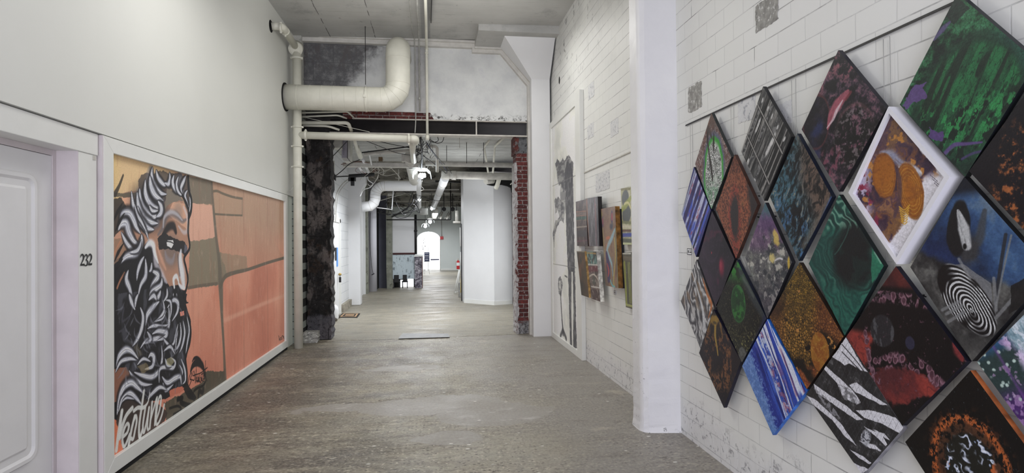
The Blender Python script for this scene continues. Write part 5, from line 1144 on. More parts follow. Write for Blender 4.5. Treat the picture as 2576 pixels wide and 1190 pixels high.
# crown of hair
for pts, w in (([(355, 130), (350, 200), (370, 270), (420, 330), (468, 340)], .085), ([(335, 200), (345, 280), (380, 350), (440, 390)], .10), ([(300, 230), (300, 330), (330, 410), (380, 450), (425, 440)], .10),
               ([(255, 300), (262, 400), (300, 480), (360, 520), (400, 500)], .11), ([(235, 330), (245, 430), (280, 520), (340, 560), (400, 570)], .10), ([(240, 440), (262, 540), (310, 600), (370, 620)], .09),
               ([(385, 150), (400, 210), (440, 260), (470, 270)], .07), ([(490, 170), (494, 220), (480, 260), (450, 250)], .07), ([(525, 190), (515, 250), (535, 300), (565, 340)], .08), ([(560, 200), (545, 260), (560, 320), (600, 360)], .06),
               ([(620, 195), (600, 240), (580, 290), (590, 330)], .07), ([(630, 310), (612, 350), (625, 400), (640, 440)], .06), ([(648, 360), (655, 420), (645, 480)], .05), ([(400, 395), (425, 440), (420, 490), (385, 520)], .09), ([(330, 430), (355, 470), (400, 470)], .05),
               ([(190, 320), (200, 400), (215, 480), (250, 550), (300, 620), (325, 700)], .075), ([(215, 420), (235, 500), (270, 560), (310, 640)], .05),
               ([(95, 560), (120, 500), (170, 490), (205, 540), (230, 600), (262, 650)], .10), ([(88, 620), (110, 575), (150, 570), (170, 640), (210, 710), (262, 740)], .10), ([(110, 640), (150, 720), (200, 780), (240, 790)], .06),
               ([(270, 660), (268, 720), (230, 800), (150, 830), (75, 910)], .09), ([(270, 700), (240, 780), (170, 800)], .05)):
    lock(pts, w, C1)
M.stroke([(60, 340), (95, 270), (125, 190)], [.05, .03, .02], (50, 44, 38), .85, org=C1)
for x, y in ((60, 480), (75, 560), (66, 800), (80, 860), (70, 1000), (60, 920)): M.stroke([(x - 10, y + 70), (x + 20, y), (x + 60, y - 70)], [.01, .035, .01], (20, 18, 20), .9, org=C1)
for x, y in ((60, 760), (85, 1020)): M.stroke([(x - 8, y + 60), (x + 16, y), (x + 50, y - 60)], .02, (170, 116, 88), .8, org=C1)
# brow, eye, nose, cheek
M.stroke([(400, 660), (440, 600), (470, 500), (540, 500), (590, 550), (620, 540)], [.03, .06, .09, .09, .06, .03], (88, 86, 92), .7, .8, org=C1)
M.stroke([(440, 600), (450, 520), (500, 480), (550, 500), (590, 545)], [.02, .04, .05, .04, .02], (176, 176, 184), .7, .8, org=C1)
M.stroke([(440, 660), (480, 600), (520, 590), (540, 640)], [.05, .09, .09, .05], (26, 24, 26), .9, .6, org=C1)
M.stroke([(600, 440), (630, 520), (632, 620), (600, 640), (560, 590)], [.03, .06, .06, .05, .02], (186, 184, 194), .6, .8, org=C1)
M.poly([(395, 690), (440, 640), (480, 660), (540, 690), (610, 720), (632, 760), (610, 820), (560, 790), (480, 770), (410, 780)], (30, 28, 30), .95, .012, org=C1)
M.poly([(468, 705), (515, 700), (525, 730), (505, 765), (470, 745)], (202, 202, 206), 1, .003, org=C1); M.stroke([(466, 712), (500, 716), (524, 730)], .012, (30, 28, 30), 1, org=C1)
M.ell(270 + 508 * .3194, 380 + 738 * .3194, .02, .022, (232, 232, 236))
M.stroke([(455, 790), (470, 850), (510, 870), (530, 810)], [.02, .07, .07, .02], (132, 126, 132), .75, .8, org=C1)
M.stroke([(370, 780), (380, 880), (430, 980), (470, 1040)], [.03, .08, .09, .02], (190, 186, 196), .75, .8, org=C1)
M.stroke([(395, 760), (430, 860), (460, 930)], [.02, .06, .03], (198, 150, 126), .6, .8, org=C1)
M.stroke([(300, 760), (330, 725), (360, 740), (372, 800), (400, 880)], [.03, .07, .08, .06, .02], WH, .9, .7, org=C1)
M.stroke([(580, 780), (574, 860), (588, 960), (604, 1070)], [.03, .10, .13, .06], (200, 202, 212), .95, .7, org=C1); M.stroke([(556, 820), (560, 900), (570, 980)], .03, (70, 64, 64), .6, .8, org=C1)
M.stroke([(528, 1075), (522, 1010), (545, 985), (562, 1030)], [.03, .05, .05, .02], WH, .95, .6, org=C1)
M.stroke([(560, 1040), (580, 1070), (610, 1080)], [.02, .05, .03], WH, .8, .6, org=C1)
M.poly([(610, 730), (632, 760), (626, 810), (604, 800)], (96, 98, 112), .8, .003, org=C1)
M.stroke([(590, 350), (630, 430), (640, 520), (636, 640), (648, 760), (606, 840), (620, 920), (634, 1010), (618, 1100), (600, 1130), (620, 1190)], .035, BK, .95, .3, org=C1)
M.stroke([(636, 190), (640, 300), (662, 380), (660, 470), (640, 530)], .04, BK, .95, .3, org=C1)
# moustache, ear side locks
for pts, w in (([(290, 830), (262, 880), (240, 950), (232, 1020)], .06), ([(300, 850), (305, 920), (300, 990), (262, 1060), (235, 1180)], .07), ([(165, 940), (150, 1010), (175, 1080), (205, 1190)], .075), ([(345, 940), (400, 980), (360, 1050), (335, 1090)], .09),
               ([(430, 1000), (420, 1060), (350, 1110), (330, 1180)], .08), ([(350, 880), (345, 930), (330, 950)], .05), ([(420, 1100), (400, 1150), (350, 1170)], .07), ([(520, 1120), (520, 1190)], .03), ([(545, 1120), (550, 1190)], .03), ([(470, 1080), (470, 1140), (440, 1190)], .05)):
    lock(pts, w, C1)
# beard
for pts, w in (([(145, 0), (160, 50), (185, 105)], .06), ([(205, 0), (190, 40), (185, 90)], .05), ([(275, 40), (310, 10), (330, 50)], .06), ([(345, 50), (300, 90), (265, 140), (255, 210)], .085), ([(370, 40), (378, 110), (340, 170), (290, 200)], .055),
               ([(220, 90), (238, 150), (228, 230), (200, 300), (165, 350)], .07), ([(408, 80), (412, 160), (400, 230), (340, 290), (260, 310), (220, 360)], .08), ([(400, 90), (440, 40), (470, 60), (465, 120), (430, 180)], .07), ([(390, 40), (420, 50), (425, 110), (415, 170)], .045),
               ([(268, 230), (310, 210), (370, 215), (410, 200)], .05), ([(300, 265), (340, 245), (395, 258), (380, 290), (330, 310)], .07), ([(265, 250), (290, 300), (250, 330)], .05),
               ([(470, 200), (455, 270), (440, 330), (400, 350)], .05), ([(485, 190), (490, 270), (470, 350), (430, 380)], .055), ([(505, 180), (515, 260), (500, 340), (480, 390)], .06), ([(530, 150), (545, 240), (530, 340), (520, 430)], .05), ([(452, 390), (460, 300), (470, 240)], .03),
               ([(60, 480), (80, 410), (120, 370), (160, 380), (205, 430)], .08), ([(55, 520), (90, 450), (150, 430), (195, 440)], .05), ([(180, 520), (230, 540), (300, 550), (350, 500), (365, 420), (360, 340)], .07), ([(250, 500), (300, 480), (310, 420), (290, 400), (270, 430)], .07), ([(200, 470), (240, 430), (290, 450)], .04),
               ([(345, 590), (350, 500), (400, 485), (440, 490), (452, 450), (420, 420)], .06), ([(385, 430), (400, 470), (430, 480)], .05), ([(490, 430), (515, 500), (520, 570), (500, 600)], .05), ([(480, 470), (500, 520), (480, 570)], .04),
               ([(365, 550), (400, 590), (450, 560), (485, 550), (492, 600)], .08), ([(370, 590), (390, 640), (440, 600)], .05), ([(145, 510), (180, 560), (240, 600), (300, 600)], .05), ([(65, 800), (80, 700), (110, 620), (160, 590), (200, 620), (240, 660)], .085), ([(75, 780), (100, 700), (150, 660), (200, 700), (230, 740)], .06),
               ([(95, 720), (130, 690), (180, 700)], .03), ([(270, 700), (300, 660), (350, 620), (400, 640)], .06), ([(370, 290), (400, 330), (440, 360)], .04), ([(375, 380), (420, 350), (450, 400)], .045), ([(325, 180), (370, 160), (390, 110)], .03)):
    lock(pts, w, C2)
M.poly([(483, 118), (510, 112), (512, 140), (486, 146)], (206, 128, 112), 1, .002, org=C2)
M.poly([(395, 430), (430, 418), (445, 450), (420, 480), (395, 465)], (170, 164, 122), .6, .004, org=C2); M.poly([(200, 480), (260, 455), (280, 500), (230, 530)], (150, 132, 92), .5, .01, org=C2)
M.stroke([(540, 150), (556, 240), (548, 330), (522, 420), (530, 520), (530, 600)], .03, BK, .95, .3, org=C2)
M.stroke([(70, 130), (110, 90), (100, 180), (150, 150), (110, 230), (80, 250)], .018, (58, 58, 66), .8, org=C2)
# smaller hairs woven through the dark
rn = random.Random(12)
for k in range(60):
    x = rn.uniform(110, 500); y = rn.uniform(30, 640); l = rn.uniform(25, 55); a0 = rn.uniform(.9, 2.0); cv = rn.uniform(-.8, .8)
    M.stroke([(x, y), (x + l * math.cos(a0), y + l * math.sin(a0)), (x + l * (math.cos(a0) + math.cos(a0 + cv)), y + l * (math.sin(a0) + math.sin(a0 + cv)))], [.003, .022, .003], (112, 114, 124), .6, .8, org=C2)
# signature and tag strokes
C3 = (440, 880, .10929)
M.stroke([(395, 280), (440, 200), (510, 182), (580, 230), (625, 320)], [.01, .03, .035, .03, .01], BK, .95, .3, org=C3)
M.stroke([(365, 490), (410, 370), (480, 300), (560, 300), (630, 370), (670, 480), (690, 640)], [.03, .06, .08, .085, .07, .04, .03], (24, 22, 22), .95, .3, org=C3)
for pts in ([(300, 790), (320, 660), (370, 530), (385, 580), (350, 680), (385, 690), (330, 830)], [(420, 500), (410, 590), (460, 600), (440, 700), (400, 690)], [(440, 490), (455, 570)], [(490, 400), (485, 560), (470, 700)], [(450, 580), (600, 530), (745, 410)],
            [(505, 600), (495, 720), (540, 700)], [(540, 600), (530, 740)], [(570, 580), (560, 720), (600, 740), (605, 560)], [(640, 540), (630, 700), (660, 720)], [(703, 255), (700, 450), (710, 620), (735, 720)], [(620, 560), (650, 540)], [(660, 560), (665, 680)]):
    M.stroke(pts, .012, (12, 11, 12), 1, .3, org=C3)
for k in range(6): x = 480 + 36 * k; M.stroke([(x, 640), (x - 10, 760 - 12 * k)], .016, (20, 19, 18), .95, .3, org=C3)
M.stroke([(440, 950), (520, 880), (640, 830), (700, 740)], .03, (24, 22, 20), .9, .4, org=C3); M.stroke([(540, 1080), (560, 950), (640, 990), (650, 900)], .05, (26, 24, 22), .85, .4, org=C3)
M.poly([(210, 780), (300, 790), (500, 1090), (440, 1180), (300, 1100), (200, 930)], (24, 22, 22), .9, .01, org=C3)
M.stroke([(470, 700), (500, 690), (490, 720), (540, 740), (590, 735)], [.05, .04, .05, .05, .03], (18, 17, 16), .95, .3, org=C2); M.stroke([(415, 760), (470, 745), (490, 770), (440, 800)], .025, (24, 22, 20), .9, .3, org=C2)
# lettering: Neptune
LT = (196, 198, 195); C4 = (285, 960, .2761)
for pts, w in (([(28, 625), (42, 510), (60, 385), (79, 268)], .040), ([(80, 272), (68, 380), (60, 495)], .028), ([(60, 510), (85, 400), (118, 310), (172, 242)], .042),
               ([(94, 500), (128, 462), (142, 405), (126, 384), (100, 432), (82, 520), (94, 590), (116, 568), (150, 480)], .030), ([(196, 315), (168, 430), (136, 605)], .034), ([(188, 350), (206, 312), (213, 362), (198, 445), (182, 520), (164, 518)], .030),
               ([(279, 88), (262, 210), (236, 400), (240, 508), (266, 440)], .034), ([(188, 266), (225, 238), (276, 236), (316, 186), (334, 100)], [.034, .036, .036, .02, .01]),
               ([(292, 238), (270, 395), (280, 462), (308, 345), (326, 238)], .030), ([(326, 238), (310, 400), (318, 440)], .026), ([(354, 188), (344, 300), (332, 425)], .030), ([(342, 340), (372, 232), (399, 146), (388, 262), (378, 392)], .028),
               ([(382, 375), (420, 262), (436, 150), (420, 142), (396, 262), (390, 378), (410, 380), (440, 312), (464, 212)], .028)):
    M.stroke(pts, w, LT, .96, .35, org=C4, streak=.12, seed=int(pts[0][0]))
M.stroke([(662 - 24, 700), (662 - 18, 716), (662 - 10, 700), (662 - 4, 712)], .018, (60, 46, 44), .8, .3, org=C0); M.stroke([(640, 704), (640, 716), (646, 706), (650, 714), (656, 702), (658, 712)], .014, (50, 40, 40), .8, .3, org=C0)
mu = T('mural_painting', 'huge white-framed mural of a bearded man in profile against orange stone, lettered Neptune', 'mural', (-2.12, 6.2, .04))
A3 = np.stack([np.full(AA.shape, MX), AA, BB], -1); face_mesh('painted_board', A3, M, MT['mural'], mu)
fr0 = dict(y0=3.93, y1=8.572, z0=.04, z1=2.288, i0=4.045, i1=8.455, k0=.142, k1=2.188)
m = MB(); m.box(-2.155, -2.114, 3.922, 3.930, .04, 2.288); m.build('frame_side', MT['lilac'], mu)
def board(pts, x0=-2.155, x1=-2.112):
    mb = MB(); mb.prism([(x0, a, b) for a, b in pts], (x1 - x0, 0, 0)); bevel(mb.build('frame_board', MT['trim'], mu), .003)
q = fr0
board([(q['y0'], q['z0']), (q['i0'], q['k0']), (q['i0'], q['k1']), (q['y0'], q['z1'])]); board([(q['y1'], q['z0']), (q['y1'], q['z1']), (q['i1'], q['k1']), (q['i1'], q['k0'])])
board([(q['y0'], q['z1']), (q['i0'], q['k1']), (q['i1'], q['k1']), (q['y1'], q['z1'])]); board([(q['y0'], q['z0']), (q['y1'], q['z0']), (q['i1'], q['k0']), (q['i0'], q['k0'])])
m = MB(); m.box(-2.155, -2.142, 3.95, 8.55, .06, 2.27); m.build('backing', MT['edge'] if False else MT['trim'], mu)
# ------------------------------------------------------------------ diamond paintings on the right wall
XF = 1.94
def canvas(label, corners, fn, seed, side=(18, 18, 24), res=150, XFf=XF, back=1.963, mat='resin', name='diamond_painting', cat='painting', wallpt=None, edge_fn=None):
    """corners: L, T, R, B on the picture front, as photograph points or (y, z) pairs marked by 'm'"""
    cv = lambda x, y: (lambda p: (-p.y, p.z))(onX(x, y, XFf)); C = []
    for c in corners:
        if c[0] == 'm': C.append(Vector((XFf, c[1], c[2])))
        else: C.append(onX(c[0], c[1], XFf))
    g = quad_grid(C[0], C[1], C[2], C[3], res, res); P = Paint(-g[..., 1], g[..., 2], cv); P.fill((20, 20, 24)); P.seed = seed
    ctr = sum(C, Vector((0, 0, 0))) / 4; P.ctr = (-ctr.y, ctr.z)
    fn(P, P.a, P.b, seed)
    t = T(name, label, cat, (back, ctr.y, ctr.z)); face_mesh('painted_face', g, P, MT[mat], t)
    mb = MB(); Bk = [Vector((back, c.y, c.z)) for c in C]
    em = side if not isinstance(side, tuple) else paintm('canvas_edge_%d' % seed, side, .5, .35, 18, 0)
    for i in range(4):
        a, b = C[i], C[(i + 1) % 4]; a2, b2 = Bk[i], Bk[(i + 1) % 4]; mb.add([a, b, b2, a2], [(0, 1, 2, 3), (3, 2, 1, 0)][:1])
    mb.add(Bk, [(3, 2, 1, 0)]); mb.build('canvas_edge', em, t)
    return t, C
def speck(P, a, b, sc, seed, lo, hi, rgb, al=1.0): P.mix(sst(fbm(a, b, sc, seed, 4, .7), lo, hi) * al, rgb)
def cells(P, a, b, sc, seed, rgb_in, rgb_line, m=1.0, w=.09, jit=0.3):
    wa = a + (vn(a, b, sc * .7, seed) - .5) * jit / sc; d1, d2, cid = vor(wa, b, sc, seed); e = d2 - d1
    c0 = np.array(rgb_in, float); sh = (.65 + .6 * cid)[..., None]; col = c0 * sh
    k = (sst(e, w * .4, w * 1.8))[..., None]; col = np.array(rgb_line, float) * (1 - k) + col * k; mm = (m[..., None] if isinstance(m, np.ndarray) else m)
    P.c = P.c * (1 - mm) + col * mm; return d1, e, cid
def rotc(a, b, P, deg):
    r = math.radians(deg); u = a - P.ctr[0]; v = b - P.ctr[1]; return u * math.cos(r) + v * math.sin(r), -u * math.sin(r) + v * math.cos(r)
def f_stripe(P, a, b, s):
    u, v = rotc(a, b, P, -36); P.ramp(fbm(v * 2, u * .6, 6, s), [(.3, (52, 46, 92)), (.5, (64, 60, 120)), (.7, (40, 52, 110))])
    for k, (c, w) in enumerate(((-.15, .02), (-.075, .018), (-.02, .012), (.04, .022), (.105, .02), (.15, .012))):
        w2 = w * (.6 + .8 * vn(v, v * 0 + k, 7, s)); band = 1 - sst(np.abs(u - c - .012 * (fbm(u, v, 6, s + k) - .5)), w2 * .6, w2)
        white = sst(fbm(u * 3, v, 7, s + k), .40, .58); P.mix(band, (70, 92, 190)); P.mix(band * white * .85, (204, 206, 218))
        P.mix(band * sst(fbm(u * 3, v * 1.4, 14, s + 9 + k), .64, .70) * .7, (158, 74, 90))
    P.mix(sst(np.abs(u - .125), .010, .004) * .9, (16, 16, 26)); P.mix(sst(np.abs(u + .175), .012, .004) * .9, (180, 188, 200))
def f_greenwhite(P, a, b, s):
    P.ramp(fbm(a, b, 9, s), [(.3, (84, 58, 54)), (.6, (132, 110, 104))]); cells(P, a, b, 95, s, (190, 180, 176), (62, 44, 40), .75, .2)
    speck(P, a, b, 60, s, .5, .6, (96, 60, 52), .6)
    m, d = P.ell(1795, 442, .30, .62, None, 1, .1, 0, .03, 9, s); P.mix(m * .9, (92, 98, 128)); P.mix((1 - sst(d, .86, .94)) * 1, (64, 150, 62)); P.mix(1 - sst(d, .70, .84), (196, 204, 196))
    cells(P, a, b, 80, s + 2, (222, 226, 220), (18, 20, 20), (1 - sst(d, .66, .8)) * sst(fbm(a, b, 8, s), .2, .5), .18)
    lo = sst(b, P.ctr[1] - .05, P.ctr[1] - .28); P.mix(lo * (1 - sst(d, 1.0, 1.4)) * sst(fbm(a, b, 40, s), .4, .6) * .7, (96, 150, 112))
    P.stroke([(1781, 318), (1780, 350), (1783, 380), (1790, 430), (1793, 455)], [.02, .03, .018, .03, .012], (56, 52, 50), 1, .5); P.stroke([(1796, 330), (1795, 360), (1795, 385)], [.004, .028, .006], (54, 50, 48), 1, .4)
    P.stroke([(1776, 310), (1786, 335), (1792, 350)], [.01, .03, .01], (72, 66, 64), .9, .5); P.mix(sst(b, P.ctr[1] + .2, P.ctr[1] + .3) * .8, (120, 84, 66)); P.mix(sst(b, P.ctr[1] + .17, P.ctr[1] + .24) * sst(fbm(a, b, 20, s), .4, .6) * .6, (88, 80, 78))
def f_rust(P, a, b, s):
    P.fill((92, 52, 42)); sp = fbm(a, b, 110, s, 2, .8); P.ramp(sp, [(.35, (74, 42, 34)), (.5, (124, 68, 48)), (.65, (150, 88, 60))])
    P.mix(sst(fbm(a, b, 4, s), .5, .7) * sst(a, P.ctr[0] - .05, P.ctr[0] + .1) * sst(vn(a, b, 150, s + 1), .5, .7) * .8, (158, 122, 70)); P.mix(sst(b, P.ctr[1] + .1, P.ctr[1] + .33) * .35, (66, 44, 40))
    m, d = P.ell(1848, 545, .10, .30, None, 1, .3, 0, .03, 12, s); P.mix(m, (40, 34, 36)); P.mix(sst(a - P.ctr[0] + .1 * (fbm(a, b, 9, s) - .5), .13, .17), (42, 34, 36))
    P.mix((1 - sst(np.abs(d - 1.15), .1, .45)) * sst(sp, .45, .55) * .7, (136, 52, 44)); P.mix(sst(b, P.ctr[1] - .2, P.ctr[1] - .3) * sst(sp, .4, .5) * .6, (146, 60, 52))
def f_purple(P, a, b, s):
    P.ramp(fbm(a, b, 5, s), [(.3, (26, 22, 32)), (.6, (40, 34, 46)), (.8, (52, 40, 56))]); speck(P, a, b, 60, s, .62, .72, (60, 44, 64), .7)
    m, d = P.ell(1788, 600, .26, .34, None, 1, .1); P.mix((1 - sst(np.abs(d - .95), 0, .06)) * .35, (78, 62, 80)); P.mix(m * .25, (52, 42, 58))
    m, d = P.ell(1815, 672, .065, .115, (122, 34, 58), .9, .5); P.ell(1813, 668, .03, .06, (170, 66, 84), .7, .8); P.ell(1790, 636, .012, .016, (160, 52, 62), 1, .5); P.ell(1806, 708, .03, .05, (80, 34, 60), .7, .6)
    P.mix(sst(fbm(a, b, 8, s + 4), .62, .72) * sst(b, P.ctr[1] + .02, P.ctr[1] + .2) * .6, (92, 40, 62))
def f_plaid(P, a, b, s):
    u, v = rotc(a, b, P, -36.5); P.ramp(fbm(u * 2, v * .5, 14, s, 5, .7), [(.3, (30, 30, 32)), (.5, (70, 70, 70)), (.68, (128, 127, 124))])
    st = vn(u, v * .02, 95, s) ; P.mix(sst(st, .62, .74), (150, 148, 144)); P.mix(sst(vn(u, v * .02, 70, s + 3), .66, .76), (22, 22, 24)); P.mix(sst(st, .30, .22), (34, 34, 36))
    for c, w in ((-.165, .05), (.04, .06), (-.06, .04)): P.mix((1 - sst(np.abs(u - c), w * .2, w * .3)) * .8, (58, 59, 60)); P.mix((1 - sst(np.abs(u - c), w * .2, w * .3)) * sst(fbm(a, b, 55, s), .55, .62) * .6, (150, 150, 150))
    for k, (x, y, w, h) in enumerate(((1907, 315, .02, .11), (1944, 352, .022, .10), (1934, 372, .022, .12), (1882, 405, .014, .04), (1918, 253, .014, .03), (1932, 273, .014, .03), (1956, 320, .014, .03), (1973, 350, .014, .03), (1898, 455, .02, .03), (1942, 293, .012, .03))):
        P.ell(x, y, w, h, (206, 206, 204), .9, .3, -36, .012, 30, s + k)
    for p, q in (((1905, 262), (1968, 386)), ((1879, 340), (1935, 463))):
        md = ((p[0] + q[0]) / 2, (p[1] + q[1]) / 2); P.stroke([p, md, q], .018, (30, 30, 32), 1, .3); P.stroke([p, md, q], .009, (154, 152, 148), 1, .3)
def f_teal(P, a, b, s):
    u, v = rotc(a, b, P, -22); f = fbm(u * 2.4 + .2 * fbm(a, b, 8, s), v, 26, s, 5, .7); g = fbm(a, b, 3.2, s + 5)
    P.ramp(f, [(.32, (16, 22, 28)), (.46, (30, 48, 54)), (.54, (70, 112, 122)), (.62, (52, 84, 108)), (.74, (138, 138, 120))])
    br = sst(a - P.ctr[0] + (b - P.ctr[1]) * .3 + .2 * (g - .5), .0, .16); P.ramp(f, [(.35, (22, 20, 22)), (.5, (58, 46, 42)), (.6, (120, 88, 70)), (.7, (84, 70, 62))], br * .85)
    bl = sst(fbm(a, b, 5, s + 8), .5, .66) * sst(b, P.ctr[1] + .1, P.ctr[1] - .2); P.mix(bl * sst(f, .42, .6) * .8, (64, 108, 168))
    m, d = P.ell(2005, 560, .18, .20, None, 1, .6, 0, .1, 8, s); P.mix(m * sst(f, .62, .5), (14, 18, 24)); m, d = P.ell(1996, 420, .14, .16, None, 1, .7, 0, .1, 8, s); P.mix(m * .6 * sst(f, .6, .48), (20, 20, 24))
    P.stroke([(2085, 500), (2050, 570), (2020, 620)], [.02, .06, .04], (104, 98, 90), .7, .8, streak=.5); P.stroke([(2092, 500), (2060, 572), (2030, 640)], [.03, .03, .04], (54, 92, 160), .85, .7, streak=.5)
def f_pink(P, a, b, s):
    f = fbm(a, b, 30, s, 5, .72); g = fbm(a, b, 4, s + 3); P.ramp(f, [(.36, (18, 16, 22)), (.5, (38, 32, 42)), (.6, (76, 56, 70)), (.72, (124, 88, 98))])
    P.mix(sst(f, .45, .62) * sst(b + (a - P.ctr[0]) * .5, P.ctr[1] + .02, P.ctr[1] + .2) * sst(g, .4, .6) * .75, (150, 88, 96))
    P.mix(sst(fbm(a, b, 16, s + 2), .52, .66) * sst(a, P.ctr[0] - .05, P.ctr[0] - .2) * .6, (52, 62, 118))
    m, d = P.ell(2148, 345, .25, .30, None, 1, .25, 0, .03, 8, s); P.mix(m * sst(f, .66, .5) * .95, (17, 16, 17)); P.mix(m * sst(fbm(a, b, 55, s + 5), .60, .68) * .7, (130, 118, 122))
    P.mix((1 - sst(np.abs(d - 1.0), .02, .10)) * sst(b, P.ctr[1] - .1, P.ctr[1] + .05) * .35, (150, 96, 100))
    m, d = P.ell(2052, 308, .20, .28, None, 1, .1, 0, .02, 8, s); P.mix(m * .7, (20, 18, 26)); P.mix((1 - sst(np.abs(d - .97), .01, .07)) * .7, (92, 46, 50)); P.ell(2055, 330, .10, .07, (38, 50, 100), .7, .6, 30, .06, 20, s)
    P.stroke([(2132, 232), (2108, 262), (2092, 290), (2082, 325)], [.03, .07, .055, .01], (156, 84, 98), 1, .35, streak=.3); P.stroke([(2120, 252), (2104, 280), (2096, 300), (2080, 322)], [.006, .025, .018, .006], (206, 186, 192), .9, .6); P.stroke([(2140, 232), (2128, 250)], .02, (120, 50, 60), .8, .6)
    P.mix(sst(fbm(a, b, 22, s + 11), .60, .70) * sst(b, P.ctr[1], P.ctr[1] - .2) * .7, (134, 72, 90))
def f_malachite(P, a, b, s):
    wv = fbm(a, b, 4, s, 4); w2 = fbm(a, b, 11, s + 2, 3); ph = (a * .8 + b * .5 + wv * .35 + w2 * .05); st = .5 + .5 * np.sin(ph * 190); st2 = .5 + .5 * np.sin(ph * 83 + 1)
    P.ramp(.6 * st + .4 * st2, [(.1, (18, 48, 46)), (.5, (30, 84, 74)), (.85, (60, 128, 108)), (1, (104, 148, 128))]); P.mix(.25 + .45 * sst(wv, .4, .6), (28, 66, 62))
    m, d = P.ell(2148, 640, .24, .34, None, 1, .35, 0, .10, 6, s); P.mix(m, (22, 27, 30)); P.mix(m * sst(fbm(a, b, 9, s), .55, .66) * .35, (30, 62, 56))
    lo = sst(b, P.ctr[1] - .08, P.ctr[1] - .16) * .7; P.mix(lo * (.4 + .6 * st), (34, 98, 84)); P.mix(sst(a, P.ctr[0] - .08, P.ctr[0] - .2) * .35, (24, 66, 62))
    P.mix(sst(b, P.ctr[1] + .16, P.ctr[1] + .2) * sst(st, .7, .9) * .7, (122, 162, 142)); P.stroke([(2140, 555), (2130, 590), (2112, 625), (2100, 640)], .008, (52, 92, 82), .7, .6)
    P.poly([(2196, 628), (2223, 668), (2194, 712), (2190, 680)], (44, 122, 94), .8, .006); P.stroke([(2200, 635), (2216, 662)], .01, (150, 190, 170), .7, .7)
def f_grey(P, a, b, s):
    f = fbm(a + .05 * fbm(a, b, 12, s), b, 17, s, 5, .65); r = np.abs(np.sin(f * 26)); P.ramp(f, [(.3, (54, 56, 62)), (.5, (84, 84, 88)), (.66, (104, 104, 100)), (.8, (120, 128, 124))])
    P.mix(sst(r, .16, .03) * .8, (176, 178, 176)); P.mix(sst(fbm(a, b, 24, s + 3), .62, .68) * .8, (190, 188, 178)); P.mix(sst(fbm(a, b, 26, s + 8), .63, .68) * .7, (40, 48, 54))
    P.mix(sst(b + .05 * (f - .5), P.ctr[1] + .12, P.ctr[1] + .2) * .75, (92, 62, 108)); P.mix(sst(b, P.ctr[1] + .22, P.ctr[1] + .3) * .8, (62, 104, 108)); P.mix(sst(b, P.ctr[1] + .02, P.ctr[1] + .1) * sst(fbm(a, b, 9, s + 5), .5, .6) * .5, (124, 84, 128))
    P.mix(sst(b, P.ctr[1] - .08, P.ctr[1] - .26) * .45, (66, 62, 74))
    P.ell(1951, 597, .045, .10, (196, 172, 96), .95, .3, 25, .05, 22, s); P.ell(1943, 647, .05, .05, (200, 184, 120), .95, .3, 0, .05, 26, s); P.ell(1984, 662, .02, .07, (190, 162, 70), 1, .3); P.stroke([(1950, 655), (1960, 650), (1968, 652)], .012, (212, 208, 214), .9, .5)
def f_goldcell(P, a, b, s):
    P.fill((20, 17, 15)); k = sst(b, P.ctr[1] + .25, P.ctr[1] - .05)
    d1, e, cid = cells(P, a, b, 62, s, (138, 102, 46), (24, 19, 16), sst(fbm(a, b, 4, s), .25, .4), .16); f2 = sst(fbm(a, b, 5, s + 2), .42, .6); cells(P, a, b, 92, s + 4, (134, 106, 42), (30, 24, 18), (1 - k) * .9, .2)
    P.mix(sst(a - P.ctr[0] + (P.ctr[1] - b) * .15, .03, .14) * .42 * sst(b, P.ctr[1] - .2, P.ctr[1] - .05), (110, 48, 38)); P.mix(sst(b + a * 0 + .08 * (f2 - .5), P.ctr[1] - .17, P.ctr[1] - .27) * .6, (146, 66, 44)); P.mix(sst(a, P.ctr[0] - .1, P.ctr[0] - .22) * .35, (98, 52, 36))
    bk = sst(fbm(a, b, 9, s + 9, 4), .46, .52) * (1 - sst(np.hypot((a - P.ctr[0] - .07) / .2, (b - P.ctr[1] + .10) / .10), .8, 1.2)); P.mix(bk, (15, 13, 13)); m, d = P.ell(2012, 920, .30, .06, (16, 14, 13), .95, .4, -18, .08, 14, s)
    speck(P, a, b, 24, s + 21, .70, .74, (176, 124, 66), 1); m, d = P.ell(2062, 886, .135, .20, (146, 98, 40), 1, .03); P.mix(m * sst(fbm(a, b, 14, s, 5, .7), .45, .6) * .6, (122, 64, 32)); P.mix(m * sst(fbm(a, b, 90, s), .6, .7) * .5, (178, 140, 66))
    P.stroke([(2110, 800), (2122, 845)], .03, (158, 104, 44), .8, .6, streak=.4)
